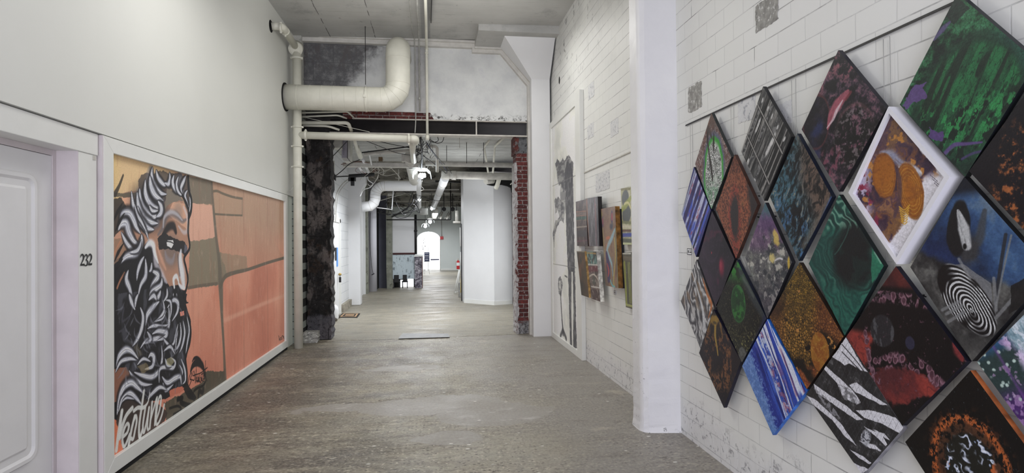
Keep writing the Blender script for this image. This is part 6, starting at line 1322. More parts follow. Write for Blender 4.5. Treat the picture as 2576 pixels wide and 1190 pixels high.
def f_greenplanet(P, a, b, s):
    P.fill((20, 22, 22)); P.mix(sst(fbm(a, b, 5, s), .5, .7) * .5, (34, 40, 38)); speck(P, a, b, 120, s, .62, .68, (84, 82, 60), .8 ); P.mix(sst(b, P.ctr[1] - .02, P.ctr[1] - .2) * sst(vn(a, b, 160, s), .72, .8), (120, 118, 76))
    t = sst(b, P.ctr[1] + .14, P.ctr[1] + .26); P.mix(t * .9, (46, 128, 46)); P.mix(t * sst(fbm(a, b, 30, s), .5, .6), (22, 34, 24)); P.stroke([(1862, 680), (1890, 740), (1925, 800)], [.06, .10, .06], (56, 66, 72), .75, .8, streak=.5); P.stroke([(1870, 700), (1895, 745)], .03, (104, 112, 104), .5, .8, streak=.6)
    P.stroke([(1924, 800), (1912, 835), (1890, 870)], [.05, .05, .02], (26, 32, 62), .85, .8); m, d = P.ell(1857, 764, .16, .235, (26, 62, 34), 1, .06); P.mix(m * sst(fbm(a, b, 22, s + 2, 5, .7), .52, .60) * .8, (54, 120, 54)); P.mix((1 - sst(np.abs(d - 1), .02, .08)) * .6, (52, 110, 58)); P.mix(m * sst(d, .5, .1) * .5, (24, 36, 32))
    m, d = P.ell(1868, 893, .09, .10, (74, 76, 74), .95, .1); P.mix(m * sst(fbm(a, b, 40, s), .5, .6) * .5, (110, 112, 108))
def f_silver(P, a, b, s):
    u, v = rotc(a, b, P, 24); w = fbm(a, b, 6, s, 3); ph = u * 5 + w * 1.5; st = .5 + .5 * np.sin(ph * 16 + 3 * w); f = fbm(u * 5, v * .8, 12, s, 5, .6)
    P.ramp(.55 * st + .45 * f, [(.2, (60, 60, 64)), (.45, (110, 110, 112)), (.62, (160, 160, 160)), (.8, (206, 206, 206))]); P.mix(sst(f, .60, .66) * .8, (48, 46, 50)); P.mix(sst(fbm(u * 4, v, 9, s + 5), .56, .64) * sst(b, P.ctr[1] - .1, P.ctr[1] + .05) * .85, (124, 104, 84))
    P.stroke([(1768, 700), (1779, 740), (1790, 765), (1782, 800)], [.01, .03, .03, .01], (178, 104, 54), .9, .5); P.ell(1785, 755, .03, .05, (190, 120, 70), .8, .5); P.stroke([(1738, 670), (1752, 720), (1768, 780), (1772, 830)], [.01, .02, .04, .06], (206, 208, 210), .85, .5); P.mix(sst(b, P.ctr[1] - .2, P.ctr[1] - .3) * .4, (88, 90, 94))
def f_darkorange(P, a, b, s):
    P.ramp(fbm(a, b, 5, s), [(.3, (20, 17, 24)), (.6, (30, 24, 32))]); m, d = P.ell(1805, 905, .28, .34, None, 1, .5, 0, .08, 8, s); ring = 1 - sst(np.abs(d - .95), .25, .6)
    P.mix(ring * sst(fbm(a, b, 45, s, 4, .75), .50, .58) * .9, (122, 82, 52)); P.mix(sst(fbm(a, b, 60, s + 4), .60, .68) * sst(b, P.ctr[1] + .1, P.ctr[1] - .2) * .5, (104, 72, 56)); m, d = P.ell(1798, 822, .15, .14, (34, 28, 28), .9, .5, 0, .06, 14, s)
    P.ell(1797, 806, .12, .075, (142, 112, 50), .95, .35, 8, .06, 20, s); P.stroke([(1800, 810), (1799, 845), (1803, 870), (1806, 893)], [.03, .03, .02, .016], (150, 122, 56), 1, .4); P.stroke([(1786, 812), (1780, 835)], [.02, .006], (130, 104, 52), .9, .4); P.stroke([(1812, 815), (1818, 850)], [.03, .01], (124, 96, 52), .8, .5)
    P.ell(1798, 812, .05, .02, (60, 52, 40), .8, .5); P.mix(sst(b, P.ctr[1] - .2, P.ctr[1] - .3) * .7, (24, 20, 34))
def f_blue(P, a, b, s):
    u, v = rotc(a, b, P, 33); P.ramp(fbm(u * 3, v * .5, 14, s), [(.3, (24, 34, 104)), (.5, (36, 54, 146)), (.7, (54, 84, 176))])
    w = .03 * (fbm(u, v * .6, 6, s) - .5); L = vn((u + w), v * .05, 75, s); band = sst(u, -.055, -.02); P.mix(band * sst(L, .50, .66), (206, 212, 230)); P.mix(band * sst(vn(u + w, v * .04, 120, s + 2), .62, .74), (58, 92, 188)); P.mix(band * sst(vn(u + w, v * .1, 48, s + 5), .66, .74) * sst(fbm(a, b, 9, s), .45, .6) * .5, (150, 90, 120))
    P.mix((1 - sst(np.abs(u - .045), .012, .05)) * sst(fbm(a, b, 34, s + 3, 4, .7), .50, .56) * .85, (196, 204, 224)); P.mix((1 - sst(np.abs(u - .05), .01, .04)) * sst(fbm(a, b, 20, s + 13, 4, .7), .57, .64) * .6, (174, 98, 110))
    P.mix(sst(u, -.045, -.075) * .95, (34, 50, 140)); P.mix(sst(u, -.10, -.13) * .95, (88, 122, 182)); P.mix(sst(u, -.06, -.10) * sst(fbm(a, b, 55, s + 7, 4, .75), .50, .56) * .8, (120, 152, 206)); P.mix(sst(np.abs(u - .14), .015, .004) * .8, (44, 70, 170)); P.mix(sst(b, P.ctr[1] - .26, P.ctr[1] - .31) * .5, (66, 112, 180))
def f_white(P, a, b, s):
    P.fill((222, 220, 228)); f = fbm(a, b, 9, s, 5, .65); g = fbm(a, b, 24, s + 3, 4, .7)
    edge = (fbm(a, b, 14, s + 8, 5, .7) - .5) * .05; cx = (a - P.ctr[0]); cy = (b - P.ctr[1]); din = np.abs(cx) / .225 + np.abs(cy) / .305 + edge * 3; ins = 1 - sst(din, 1.0, 1.03)
    cut = sst(cx * .8 - cy * .55 - .115 + edge, -.012, .004) * sst(cy, .05, .0); ins = ins * (1 - cut)
    f = .5 + .5 * np.sin(16 * fbm(a + .12 * fbm(a, b, 7, s), b, 6, s + 2, 5, .6) + 3 * fbm(a, b, 30, s + 6)); P.ramp(f, [(.0, (56, 40, 60)), (.35, (92, 62, 62)), (.6, (118, 78, 52)), (.85, (84, 58, 76)), (1, (140, 100, 72))], ins); P.mix(ins * sst(g, .56, .64) * .6, (62, 46, 62))
    P.mix(ins * sst(cy, .10, .2) * .75, (82, 62, 74)); P.mix(ins * sst(g, .52, .60) * sst(cy, .1, .2) * .7, (132, 96, 60)); P.mix(ins * sst(cx, -.08, -.16) * sst(g, .42, .55) * .9, (196, 188, 214)); P.mix(ins * sst(cx + cy * .4, -.10, -.17) * sst(fbm(a, b, 30, s + 6), .54, .6), (138, 36, 64)); P.mix(ins * sst(fbm(a, b, 16, s + 14), .62, .66) * .8, (196, 134, 60))
    P.mix(ins * sst(cy, -.20, -.27) * sst(g, .4, .55), (92, 78, 118)); P.mix(ins * sst(cy, -.08, -.15) * sst(f, .45, .55) * .7, (128, 92, 56))
    P.stroke([(2215, 385), (2240, 388), (2268, 412), (2290, 425), (2315, 440)], [.02, .05, .04, .05, .02], (150, 156, 180), .85, .8, streak=.5); P.stroke([(2262, 420), (2300, 425), (2318, 436)], [.01, .03, .01], (210, 214, 226), .8, .6, streak=.4)
    for (x, y, w, h, r) in ((2224, 440, .125, .20, 8), (2290, 480, .115, .24, 12)):
        m, d = P.ell(x, y, w, h, (154, 92, 34), 1, .06, r, .015, 14, s); P.mix(m * sst(np.sin(d * 46 + 5 * fbm(a, b, 12, s)), .5, .95) * sst(d, .25, .6) * sst(a - .6 * (b - P.ctr[1]), P.ctr[0] - .1, P.ctr[0] + .04) * .7, (196, 148, 64)); P.mix(m * sst(fbm(a, b * 2, 30, s), .55, .65) * .4, (118, 70, 36)); P.mix(m * sst(d, .8, 1.0) * .4, (100, 56, 40))
    P.stroke([(2252, 420), (2262, 450), (2262, 500), (2250, 545)], [.01, .03, .03, .02], (78, 58, 70), .8, .7)
    for k in range(7): P.stroke([(2262 + k, 520 + 6 * k), (2275, 528 + 6 * k), (2288 - k, 516 + 7 * k)], .006, (208, 162, 60), .9, .5)
    for k in range(3): P.stroke([(2352 + 5 * k - 12, 440 + 10 * k), (2370 + 5 * k - 12, 456 + 10 * k)], .003, (90, 84, 96), .9, .3)
def f_blackred(P, a, b, s):
    P.fill((16, 14, 17)); cy = b - P.ctr[1]; cx = a - P.ctr[0]; e = (fbm(a, b, 11, s, 5, .65) - .5) * .11; red = sst(-cy - cx * cx * 2.6 + e + cx * .18, .055, .075) * (1 - sst(-cy + cx * .45 + e, .225, .245)); red = np.maximum(red, sst(-cx + e - .1 + cy * .25, .04, .06) * sst(cy, .05, .01)); red = np.maximum(red, sst(cy, .235, .26) * .6)
    P.ramp(fbm(a, b, 9, s + 2, 5), [(.35, (78, 36, 40)), (.5, (108, 44, 44)), (.65, (138, 56, 50))], red); P.mix(red * sst(np.abs(fbm(a, b, 14, s + 9) - .5), .03, .0) * .5, (62, 24, 30))
    bd = np.exp(-((-cy - cx * cx * 2.6 + cx * .18 - .055) / .035) ** 2); bd = np.maximum(bd, np.exp(-((cy - .20) / .03) ** 2) * .9); bd = np.maximum(bd, np.exp(-((cx + .16 + cy * .2) / .03) ** 2) * sst(cy, .1, .0)); d1, d2, cid = vor(a + .03 * fbm(a, b, 18, s), b * .75 + .03 * fbm(a, b, 18, s + 3), 34, s); bub = sst(d1, .55, .45) * sst(cid, .2, .25) * sst(bd, .25, .6); rim = (1 - sst(np.abs(d1 - .36), .03, .09)) * bub
    P.mix(bub * .9, (82, 52, 64)); P.mix(rim * .7, (150, 116, 128)); P.mix(sst(bd, .3, .8) * sst(fbm(a, b, 50, s + 4), .60, .66) * .6, (134, 100, 116))
    m, d = P.ell(2219, 832, .125, .14, (38, 38, 42), 1, .06, -10); P.mix(m * sst(fbm(a * 2, b, 22, s + 6), .52, .62) * .6, (96, 98, 102)); P.ell(2289, 863, .045, .055, (42, 42, 62), 1, .1)
    speck(P, a, b, 60, s + 33, .74, .77, (96, 66, 80), .8); P.stroke([(2400, 865), (2412, 885), (2420, 905)], [.02, .05, .02], (140, 54, 56), .8, .6)
def f_zebra(P, a, b, s):
    P.ramp(fbm(a, b, 30, s, 5, .75), [(.4, (36, 36, 38)), (.65, (52, 52, 54)), (.75, (96, 96, 98))]); O = (2000, 820, .31098); Wt = (214, 214, 222)
    for p in ([(410, 90), (545, 320), (590, 375), (530, 360), (440, 300), (400, 315), (300, 250), (350, 190)], [(245, 320), (330, 400), (400, 460), (480, 540), (530, 620), (500, 635), (430, 600), (380, 560), (340, 460), (270, 390), (235, 350)], [(440, 480), (500, 455), (560, 510), (640, 570), (750, 645), (700, 640), (560, 570), (480, 530)],
              [(150, 470), (300, 570), (420, 650), (550, 760), (500, 765), (380, 680), (260, 600), (170, 540)], [(490, 680), (600, 680), (810, 740), (880, 820), (850, 870), (700, 790), (560, 740)], [(90, 560), (170, 600), (280, 700), (370, 790), (500, 975), (400, 890), (300, 760), (200, 680), (110, 610)], [(330, 1010), (480, 1110), (590, 1160), (560, 1190), (440, 1190), (380, 1100)],
              [(440, 1000), (560, 1060), (615, 1105), (600, 1115), (520, 1070)], [(560, 815), (700, 880), (745, 960), (735, 975), (660, 900)], [(625, 835), (720, 870), (770, 930), (740, 915)], [(520, 930), (640, 960), (700, 1010), (690, 1015), (600, 985)]):
        P.poly(p, Wt, 1, .004, 30, s, O)
    for p, c in (([(340, 470), (430, 500), (530, 620), (500, 635), (400, 600)], (120, 120, 124)), ([(140, 490), (250, 580), (370, 750), (330, 760), (240, 640)], (130, 130, 136))): P.mix(P.poly(p, c, 1, .006, 30, s, O, ret=True) * sst(fbm(a, b, 70, s), .35, .6), c)
    P.ell(2000 + 572 * .311, 820 + 905 * .311, .05, .085, (186, 188, 196), 1, .15, -20, .02, 30, s); P.mix(P.ell(2000 + 572 * .311, 820 + 905 * .311, .045, .08, None, 1, .15, -20, .02, 30, s)[0] * sst(np.sin(fbm(a, b, 20, s) * 40), 0, .5), (70, 72, 80))
    for x0, x1 in (((380, 150), (590, 420)), ((380, 210), (620, 480))): P.stroke([x0, ((x0[0] + x1[0]) / 2 + 20, (x0[1] + x1[1]) / 2 + 10), x1], .006, (36, 36, 40), 1, .4, O)
    u, v = rotc(a, b, P, 33); wv = .004 * np.sin(v * 40); g1 = np.abs(((u + wv) / .022) % 1 - .5); u2, v2 = rotc(a, b, P, -30); g2 = np.abs(((u2 + wv) / .026) % 1 - .5); P.mix(sst(g1, .045, .0) * .75 * sst(fbm(a, b, 6, s), .3, .5), (70, 70, 76)); P.mix(sst(g2, .05, .0) * .7, (84, 84, 90))
def f_green(P, a, b, s):
    f = .5 * fbm(a, b, 11, s, 5, .65) + .5 * fbm(a, b, 46, s + 4, 4, .7); P.ramp(f, [(.36, (16, 30, 26)), (.47, (28, 66, 44)), (.55, (44, 100, 64)), (.66, (62, 124, 86))]); wv = (fbm(a, b, 5, s + 2) - .5) * .05
    m, d = P.ell(2432, 262, .40, .44, None, 1, .1, -12, .03, 8, s); u, v = rotc(a, b, P, -28); P.mix(m, (36, 88, 56)); P.mix(m * sst(fbm(a, b, 14, s + 5), .5, .62) * .5, (24, 54, 38)); P.mix(m * sst(vn(u + wv * .4, v * .1, 30, s), .52, .62) * .9, (26, 40, 32)); P.mix(m * sst(vn(u, v * .12, 60, s + 3), .62, .7) * .7, (42, 116, 68)); P.mix(m * sst(b, P.ctr[1], P.ctr[1] - .12) * sst(fbm(u * 2, v, 26, s + 9), .54, .58) * .9, (50, 138, 76)); P.mix(m * sst(b, P.ctr[1] + .02, P.ctr[1] - .10) * sst(fbm(u * 2, v, 30, s + 19), .56, .60), (20, 34, 28))
    P.mix((1 - sst(np.abs(d - 1.05), .04, .14)) * .6, (24, 40, 34)); P.mix(sst(a, P.ctr[0] + .08, P.ctr[0] + .2) * (1 - m) * .5, (48, 92, 84)); P.mix(sst(b, P.ctr[1] - .14, P.ctr[1] - .3) * .55, (28, 42, 40))
    d1, d2, cid = vor(a, b, 60, s); P.mix(sst(d2 - d1, .14, .02) * (.5 - .3 * m), (18, 28, 26)); P.mix(m * sst(np.abs(fbm(u * 2.5, v * .6, 26, s + 29) - .5), .035, .0) * .8, (20, 34, 28)); P.poly([(2268, 258), (2300, 212), (2330, 205), (2326, 246), (2300, 250), (2280, 270)], (92, 70, 122), .95, .025, 24, s); P.poly([(2334, 322), (2372, 330), (2370, 350), (2352, 350), (2340, 340)], (84, 62, 116), .95, .02, 26, s)
    P.stroke([(2350, 100), (2370, 75), (2390, 55)], [.01, .03, .01], (96, 78, 128), .8, .5); P.stroke([(2378, 385), (2400, 365), (2430, 362), (2470, 358)], [.02, .02, .015, .008], (92, 68, 124), .9, .5); P.stroke([(2420, 400), (2450, 385), (2490, 378)], .012, (74, 60, 108), .8, .6); P.poly([(2400, -16), (2440, 20), (2400, 60), (2380, 40)], (26, 34, 32), .8, .02, 14, s)
def f_blueegg(P, a, b, s):
    f = fbm(a, b, 7, s, 5, .6); P.ramp(f, [(.3, (26, 38, 62)), (.5, (42, 66, 104)), (.65, (62, 92, 132)), (.78, (92, 112, 134))]); cy = b - P.ctr[1]; cx = a - P.ctr[0]; P.mix(sst(cx, .05, -.12) * sst(cy, .2, -.02) * .5, (34, 50, 112))
    g = sst(-cy * .9 - cx * .35 + (f - .5) * .1, -.02, .02); P.ramp(fbm(a, b, 16, s + 3, 5, .6), [(.3, (34, 34, 36)), (.5, (58, 58, 58)), (.7, (94, 94, 92))], g); P.mix(sst(cy, .25, .3), (22, 26, 36)); P.mix(sst(-cy, .22, .3) * .5, (84, 84, 82))
    P.stroke([(2477, 530), (2466, 590), (2462, 612)], [.02, .045, .03], (62, 66, 72), .9, .6); P.stroke([(2530, 590), (2514, 690), (2505, 760)], .014, (40, 42, 48), .9, .4); P.stroke([(2544, 592), (2524, 680), (2500, 800)], .008, (120, 122, 122), .8, .4)
    P.ell(2434, 630, .075, .11, (54, 54, 56), .95, .4, 0, .05, 12, s); m, d = P.ell(2410, 575, .085, .215, (24, 24, 27), 1, .08, -8, .02, 14, s); P.stroke([(2410, 530), (2424, 575), (2432, 618)], [.012, .05, .04], (178, 180, 182), 1, .35, streak=.35); P.ell(2427, 620, .014, .022, (18, 18, 20), 1, .3)
    P.poly([(2358, 690), (2375, 668), (2420, 665), (2490, 712), (2496, 760), (2440, 750), (2370, 730)], (112, 114, 118), .9, .01, 12, s); m, d = P.ell(2428, 752, .155, .30, None, 1, .04, 38, .01, 10, s)
    cx2, cy2 = P.conv(2444, 782); rr = np.hypot(((a - cx2) * .79 + (b - cy2) * .62) * 1.9, (-(a - cx2) * .62 + (b - cy2) * .79)); ang = np.arctan2(b - cy2, a - cx2); st = np.sin(rr * 330 + 2.6 * np.sin(ang * 2 + 1) + 5 * fbm(a, b, 14, s)); P.mix(m, (20, 19, 21)); P.mix(m * sst(st, .1, .45) * sst(fbm(a, b, 6, s + 7), .30, .42), (200, 202, 204))
    for p, q in (((2380, 790), (2420, 768)), ((2385, 810), (2425, 785)), ((2370, 780), (2415, 758)), ((2440, 700), (2412, 652)), ((2580, 715), (2505, 800)), ((2500, 700), (2506, 780))): P.stroke([p, ((p[0] + q[0]) / 2, (p[1] + q[1]) / 2), q], .014, (126, 128, 130), .75, .5)
    P.poly([(2545, 720), (2600, 690), (2600, 760), (2540, 790)], (26, 25, 26), .9, .01, 14, s)
def f_ring(P, a, b, s):
    P.fill((15, 13, 14)); cx, cy = P.conv(2438, 1180); A = a - cx; B = b - cy; w = (fbm(a, b, 9, s, 5, .65) - .5) * .05; d = np.hypot(A / .142, B / .180) + w * 5
    f = fbm(a * 1.5 + .02 * fbm(a, b, 20, s), b, 44, s + 3, 5, .7); ring = (1 - sst(np.abs(d - 1.0), .05, .15)); halo = (1 - sst(np.abs(d - 1.05), .12, .32)); P.mix(halo * sst(f, .54, .62) * .45, (96, 54, 34)); P.mix(ring * sst(f, .38, .52), (172, 92, 48)); P.mix(ring * sst(f, .60, .66), (34, 22, 18)); P.mix((1 - sst(np.abs(d - .80), .05, .14)) * .6 * sst(f, .4, .5), (104, 66, 44))
    inn = 1 - sst(d, .66, .76); P.mix(inn, (30, 30, 26)); g = np.sin(fbm(a, b, 14, s + 5, 4) * 34); P.mix(inn * sst(g, .35, .7) * sst(fbm(a, b, 9, s + 8), .40, .5), (150, 164, 196)); P.mix(inn * sst(g, .75, .95) * sst(fbm(a, b, 9, s + 8), .40, .5), (218, 222, 232)); P.mix(inn * sst(fbm(a, b, 22, s + 15), .62, .66), (176, 92, 50)); speck(P, a, b, 130, s, .78, .8, (90, 100, 110), .8)
def f_orangeright(P, a, b, s):
    P.fill((20, 17, 24)); m, d = P.ell(2600, 470, .26, .46, None, 1, .35, 0, .10, 9, s); f = fbm(a, b, 30, s, 5, .72); P.mix(m * sst(f, .54, .60) * .8, (96, 58, 38)); P.mix(m * sst(f, .62, .67), (156, 92, 52)); P.mix(m * sst(f, .42, .36) * .8, (24, 18, 18))
def f_whiteblue(P, a, b, s):
    u, v = rotc(a, b, P, 33); f = fbm(u * 2, v, 26, s, 5, .7); P.ramp(f, [(.3, (118, 146, 160)), (.46, (160, 180, 192)), (.58, (206, 216, 226)), (.72, (190, 206, 220))]); P.mix(sst(fbm(u * 2, v, 34, s + 4), .60, .66) * .6, (96, 130, 146)); e = (fbm(a, b, 10, s) - .5) * .04
    k = sst(u + e, -.075, -.095); P.mix(k, (70, 40, 100)); k2 = k * sst(v, -.02, .06); P.mix(k2 * .9, (40, 62, 56)); P.mix(k * sst(v, .14, .18) * .6, (44, 92, 148)); d1, d2, cid = vor(a + .01 * fbm(a, b, 30, s), b, 46, s + 4); P.mix(k * sst(d1, .30 * 1.2, .2) * (cid > .55) * sst(fbm(a, b, 14, s), .4, .5), (176, 196, 190)); P.mix(sst(np.abs(u + .085 + e), .03, .0) * sst(fbm(a, b, 40, s), .45, .55), (206, 190, 222)); P.mix(k * sst(fbm(a, b, 34, s + 7), .66, .69) * .6, (186, 150, 196)); P.mix(k * sst(np.abs(u + .15), .01, .0) * .5, (120, 70, 150))
DI = [
 ('diamond painting with slanting blue and white stripes, highest of three against the column', [(1714, 538.7), (1745.5, 420), (1788, 529), (1751, 646.5)], f_stripe, (20, 22, 44), 100),
 ('diamond painting with a cracked white oval rimmed in bright green', [(1748.5, 412.6), (1789.6, 284), (1840, 395), (1789.6, 526)], f_greenwhite, (34, 38, 38), 130),
 ('rust-brown speckled diamond painting with a long dark hollow', [(1801, 526), (1847.6, 389), (1905.6, 514.7), (1851.5, 650)], f_rust, (58, 36, 30), 130),
 ('near-black plum diamond painting with a small red oval', [(1756.5, 652), (1791, 531), (1847.7, 652), (1801.4, 774.7)], f_purple, (18, 16, 24), 110),
 ('grey tartan-like diamond painting of slanting bars crossed by two thin lines', [(1864.5, 381), (1919.6, 217.5), (1990.7, 343.7), (1922.6, 505.5)], f_plaid, (24, 24, 26), 170),
 ('teal and brown streaky diamond painting like ruffled feathers', [(1936.7, 495), (2005.8, 336), (2093, 495), (2009.4, 656.6)], f_teal, (16, 24, 42), 170),
 ('black and plum diamond painting with a pink flash on a dark round planet', [(2016.5, 325.6), (2109, 126), (2229.6, 273.9), (2110.6, 482.3)], f_pink, (22, 20, 30), 220),
 ('malachite green diamond painting with a large black hollow', [(2034.6, 663.5), (2110.8, 489.5), (2223, 669), (2125, 844)], f_malachite, (16, 26, 30), 200),
 ('marbled grey diamond painting with violet tip and yellow flecks', [(1874.7, 648), (1925, 509.6), (1992, 659.6), (1930, 801.6)], f_grey, (28, 28, 34), 150),
 ('gold cellular diamond painting with an orange disc low on its right', [(1935.6, 797.7), (2011.4, 660.4), (2121.6, 846.8), (2029.8, 979)], f_goldcell, (34, 24, 18), 230),
 ('black diamond painting with a dim green planet and a small grey one', [(1801.4, 768), (1853.8, 653.3), (1928, 801), (1866, 912)], f_greenplanet, (16, 22, 40), 150),
 ('silver-grey marbled diamond painting with an orange vein, against the column', [(1712.7, 758), (1752, 653), (1797, 775), (1762, 877)], f_silver, (60, 60, 62), 110),
 ('dark diamond painting with an ochre splash over copper specks, lowest near the column', [(1758.6, 888), (1794.8, 778), (1863.8, 908), (1821, 1026)], f_darkorange, (16, 14, 34), 140),
 ('blue diamond painting with white and red slanting streaks', [(1867, 921), (1930, 803), (2028.5, 983.5), (1944, 1095)], f_blue, (40, 92, 170), 180),
 ('black diamond painting with a red band and two small planets', [(2128.8, 846.8), (2253.5, 670), (2432, 909), (2269.7, 1071)], f_blackred, (16, 15, 30), 260),
 ('black and white zebra-patterned diamond painting crossed by fine net lines', [(2027.8, 993), (2128.8, 846.8), (2272.6, 1077), (2170, 1196)], f_zebra, (110, 110, 116), 240),
 ('large emerald green diamond painting with purple corners', [(2263.5, 263.5), (2408.4, -16), ('m', 1.50, 2.135), (2428, 444.7)], f_green, (14, 18, 24), 280),
 ('blue and grey diamond painting with a zebra-striped oval', [(2290, 672), (2426, 444.7), ('m', 1.472, 1.455), (2445, 909)], f_blueegg, (14, 14, 18), 280),
 ('black diamond painting with an orange ring round a blue and white centre', [(2277, 1112), (2441, 932), ('m', 1.44, .75), ('m', 1.72, .42)], f_ring, (148, 84, 46), 260),
 ('dark diamond painting with copper speckles, cut by the right edge of view', [(2437.7, 430.6), ('m', 1.45, 2.14), ('m', 1.17, 1.81), ('m', 1.45, 1.475)], f_orangeright, (16, 14, 22), 220),
 ('pale blue and violet marbled diamond painting at the lower right edge of view', [(2458, 910.6), ('m', 1.435, 1.45), ('m', 1.15, 1.12), ('m', 1.43, .79)], f_whiteblue, (120, 130, 170), 220)]
for k, (lb, C, fn, side, res) in enumerate(DI): canvas(lb, C, fn, 11 + 17 * k, side, res)
# the white-framed one stands further off the wall
t_, C_ = canvas('white-bordered diamond painting with two orange ovals', [(2143, 487), (2236, 281), (2377, 446), (2254, 652)], f_white, 501, (214, 214, 220), 240, XFf=1.93, back=1.965)
m = MB(); O_ = [onX(x, y, 1.915) for x, y in ((2134, 485), (2235, 268), (2389, 445), (2255, 665))]; I_ = [onX(x, y, 1.915) for x, y in ((2145, 487), (2236, 285), (2374, 446), (2254, 648))]
for i in range(4):
    j = (i + 1) % 4; m.prism([O_[i], O_[j], I_[j], I_[i]], (.062, 0, 0))
o = m.build('frame', paintm('white_canvas_frame', (224, 224, 230), .5, .01, 5, .05, 30), t_)
for px, py, wh in ((1910, 494, 'below the bottom tip of the grey tartan-like painting, left side'), (1936, 490, 'beside the bottom tip of the grey tartan-like painting, right side'), (1908, 547, 'left of the violet tip of the marbled grey painting'),
                   (1951, 545, 'right of the violet tip of the marbled grey painting'), (2388, 423, 'right of the white-bordered painting, under the green one'), (2325, 746, 'between the red-banded painting and the zebra-oval painting')):
    p = onX(px, py, XR - .012); m = MB(); m.tube([p + Vector((.012, .012, .004)), p + Vector((0, .010, .004)), p + Vector((-.004, -.012, 0))], .003, 6); tag(m.build('picture_hook', MT['black'], None, p), 'tiny black hook ' + wh, 'hook')
# ------------------------------------------------------------------ small abstract paintings between the column and the tall picture
c5 = (1430, 440, .3192)
def c5p(x, y): return (c5[0] + x * c5[2], c5[1] + y * c5[2])
def f_ab1(P, a, b, s):
    P.ramp(fbm(a, b, 8, s), [(.3, (62, 46, 48)), (.6, (84, 70, 66))])
    for y, c, w in ((288, (176, 120, 96), .012), (310, (120, 104, 92), .05), (340, (42, 84, 72), .05), (322, (160, 100, 84), .01), (358, (150, 122, 96), .008), (410, (170, 160, 144), .02), (520, (110, 64, 80), .02)): P.stroke([c5p(50, y + 6), c5p(100, y), c5p(150, y - 4)], w, c, .9, .5, streak=.5, seed=y)
    P.mix(sst(fbm(a, b, 22, s + 2), .6, .66) * .5, (130, 116, 108)); P.stroke([c5p(60, 465), c5p(135, 462)], .10, (66, 64, 66), .8, .5)
def f_ab2(P, a, b, s):
    f = fbm(a * 3, b * .4, 22, s, 5, .65); P.ramp(f, [(.3, (66, 62, 68)), (.5, (96, 92, 96)), (.66, (132, 128, 130))]); P.stroke([c5p(143, 180), c5p(150, 360), c5p(160, 560)], .06, (138, 88, 66), .9, .5, streak=.4)
    P.stroke([c5p(205, 180), c5p(212, 360), c5p(222, 560)], .03, (120, 78, 92), .9, .5, streak=.4); P.stroke([c5p(222, 175), c5p(236, 560)], .03, (36, 30, 44), .95, .4, streak=.3); P.stroke([c5p(214, 230), c5p(220, 430)], .014, (196, 110, 96), .8, .5, streak=.6); P.mix(sst(b, P.ctr[1] + .25, P.ctr[1] + .33) * .6, (58, 42, 50))
def f_ab3(P, a, b, s):
    P.ramp(fbm(a, b, 5, s), [(.3, (50, 40, 28)), (.55, (92, 64, 42)), (.75, (118, 84, 54))]); P.mix(sst(fbm(a, b, 4, s + 3), .5, .6) * .7, (62, 52, 30)); P.stroke([c5p(70, 606), c5p(125, 606)], .016, (150, 138, 122), .8, .5, streak=.4); P.mix(sst(b, P.ctr[1] - .05, P.ctr[1] - .3) * .6, (58, 50, 34)); P.ell(*c5p(96, 670), .06, .09, (40, 50, 44), .7, .6)
def f_ab4(P, a, b, s):
    P.ramp(fbm(a, b, 9, s), [(.3, (70, 58, 54)), (.6, (112, 96, 88))]); z0 = P.ctr[1]
    P.mix(sst(b, z0 + .09, z0 + .13), (96, 132, 126)); P.mix(sst(b, z0 + .09, z0 + .12) * sst(fbm(a, b, 20, s), .5, .58), (60, 66, 60)); P.stroke([c5p(145, 615), c5p(215, 620)], .02, (176, 134, 66), .9, .5, streak=.5)
    P.stroke([c5p(150, 745), c5p(190, 740), c5p(240, 735)], .09, (102, 40, 46), .95, .5, streak=.4); P.stroke([c5p(155, 705), c5p(230, 712)], .02, (206, 200, 190), .9, .5, streak=.5); P.ell(*c5p(200, 830), .12, .10, (84, 82, 72), .95, .3, 0, .04, 16, s); P.stroke([c5p(165, 800), c5p(200, 785), c5p(235, 830), c5p(240, 870)], .022, (210, 200, 186), .9, .5, streak=.5); P.stroke([c5p(180, 880), c5p(245, 890)], .02, (206, 202, 196), .9, .5, streak=.4)
    P.mix(sst(b, z0 - .14, z0 - .17), (74, 52, 50)); P.mix(sst(fbm(a, b, 30, s + 5), .62, .67) * .6, (196, 188, 176)); P.stroke([c5p(225, 650), c5p(240, 800), c5p(252, 900)], .014, (222, 216, 206), .8, .5, streak=.5)
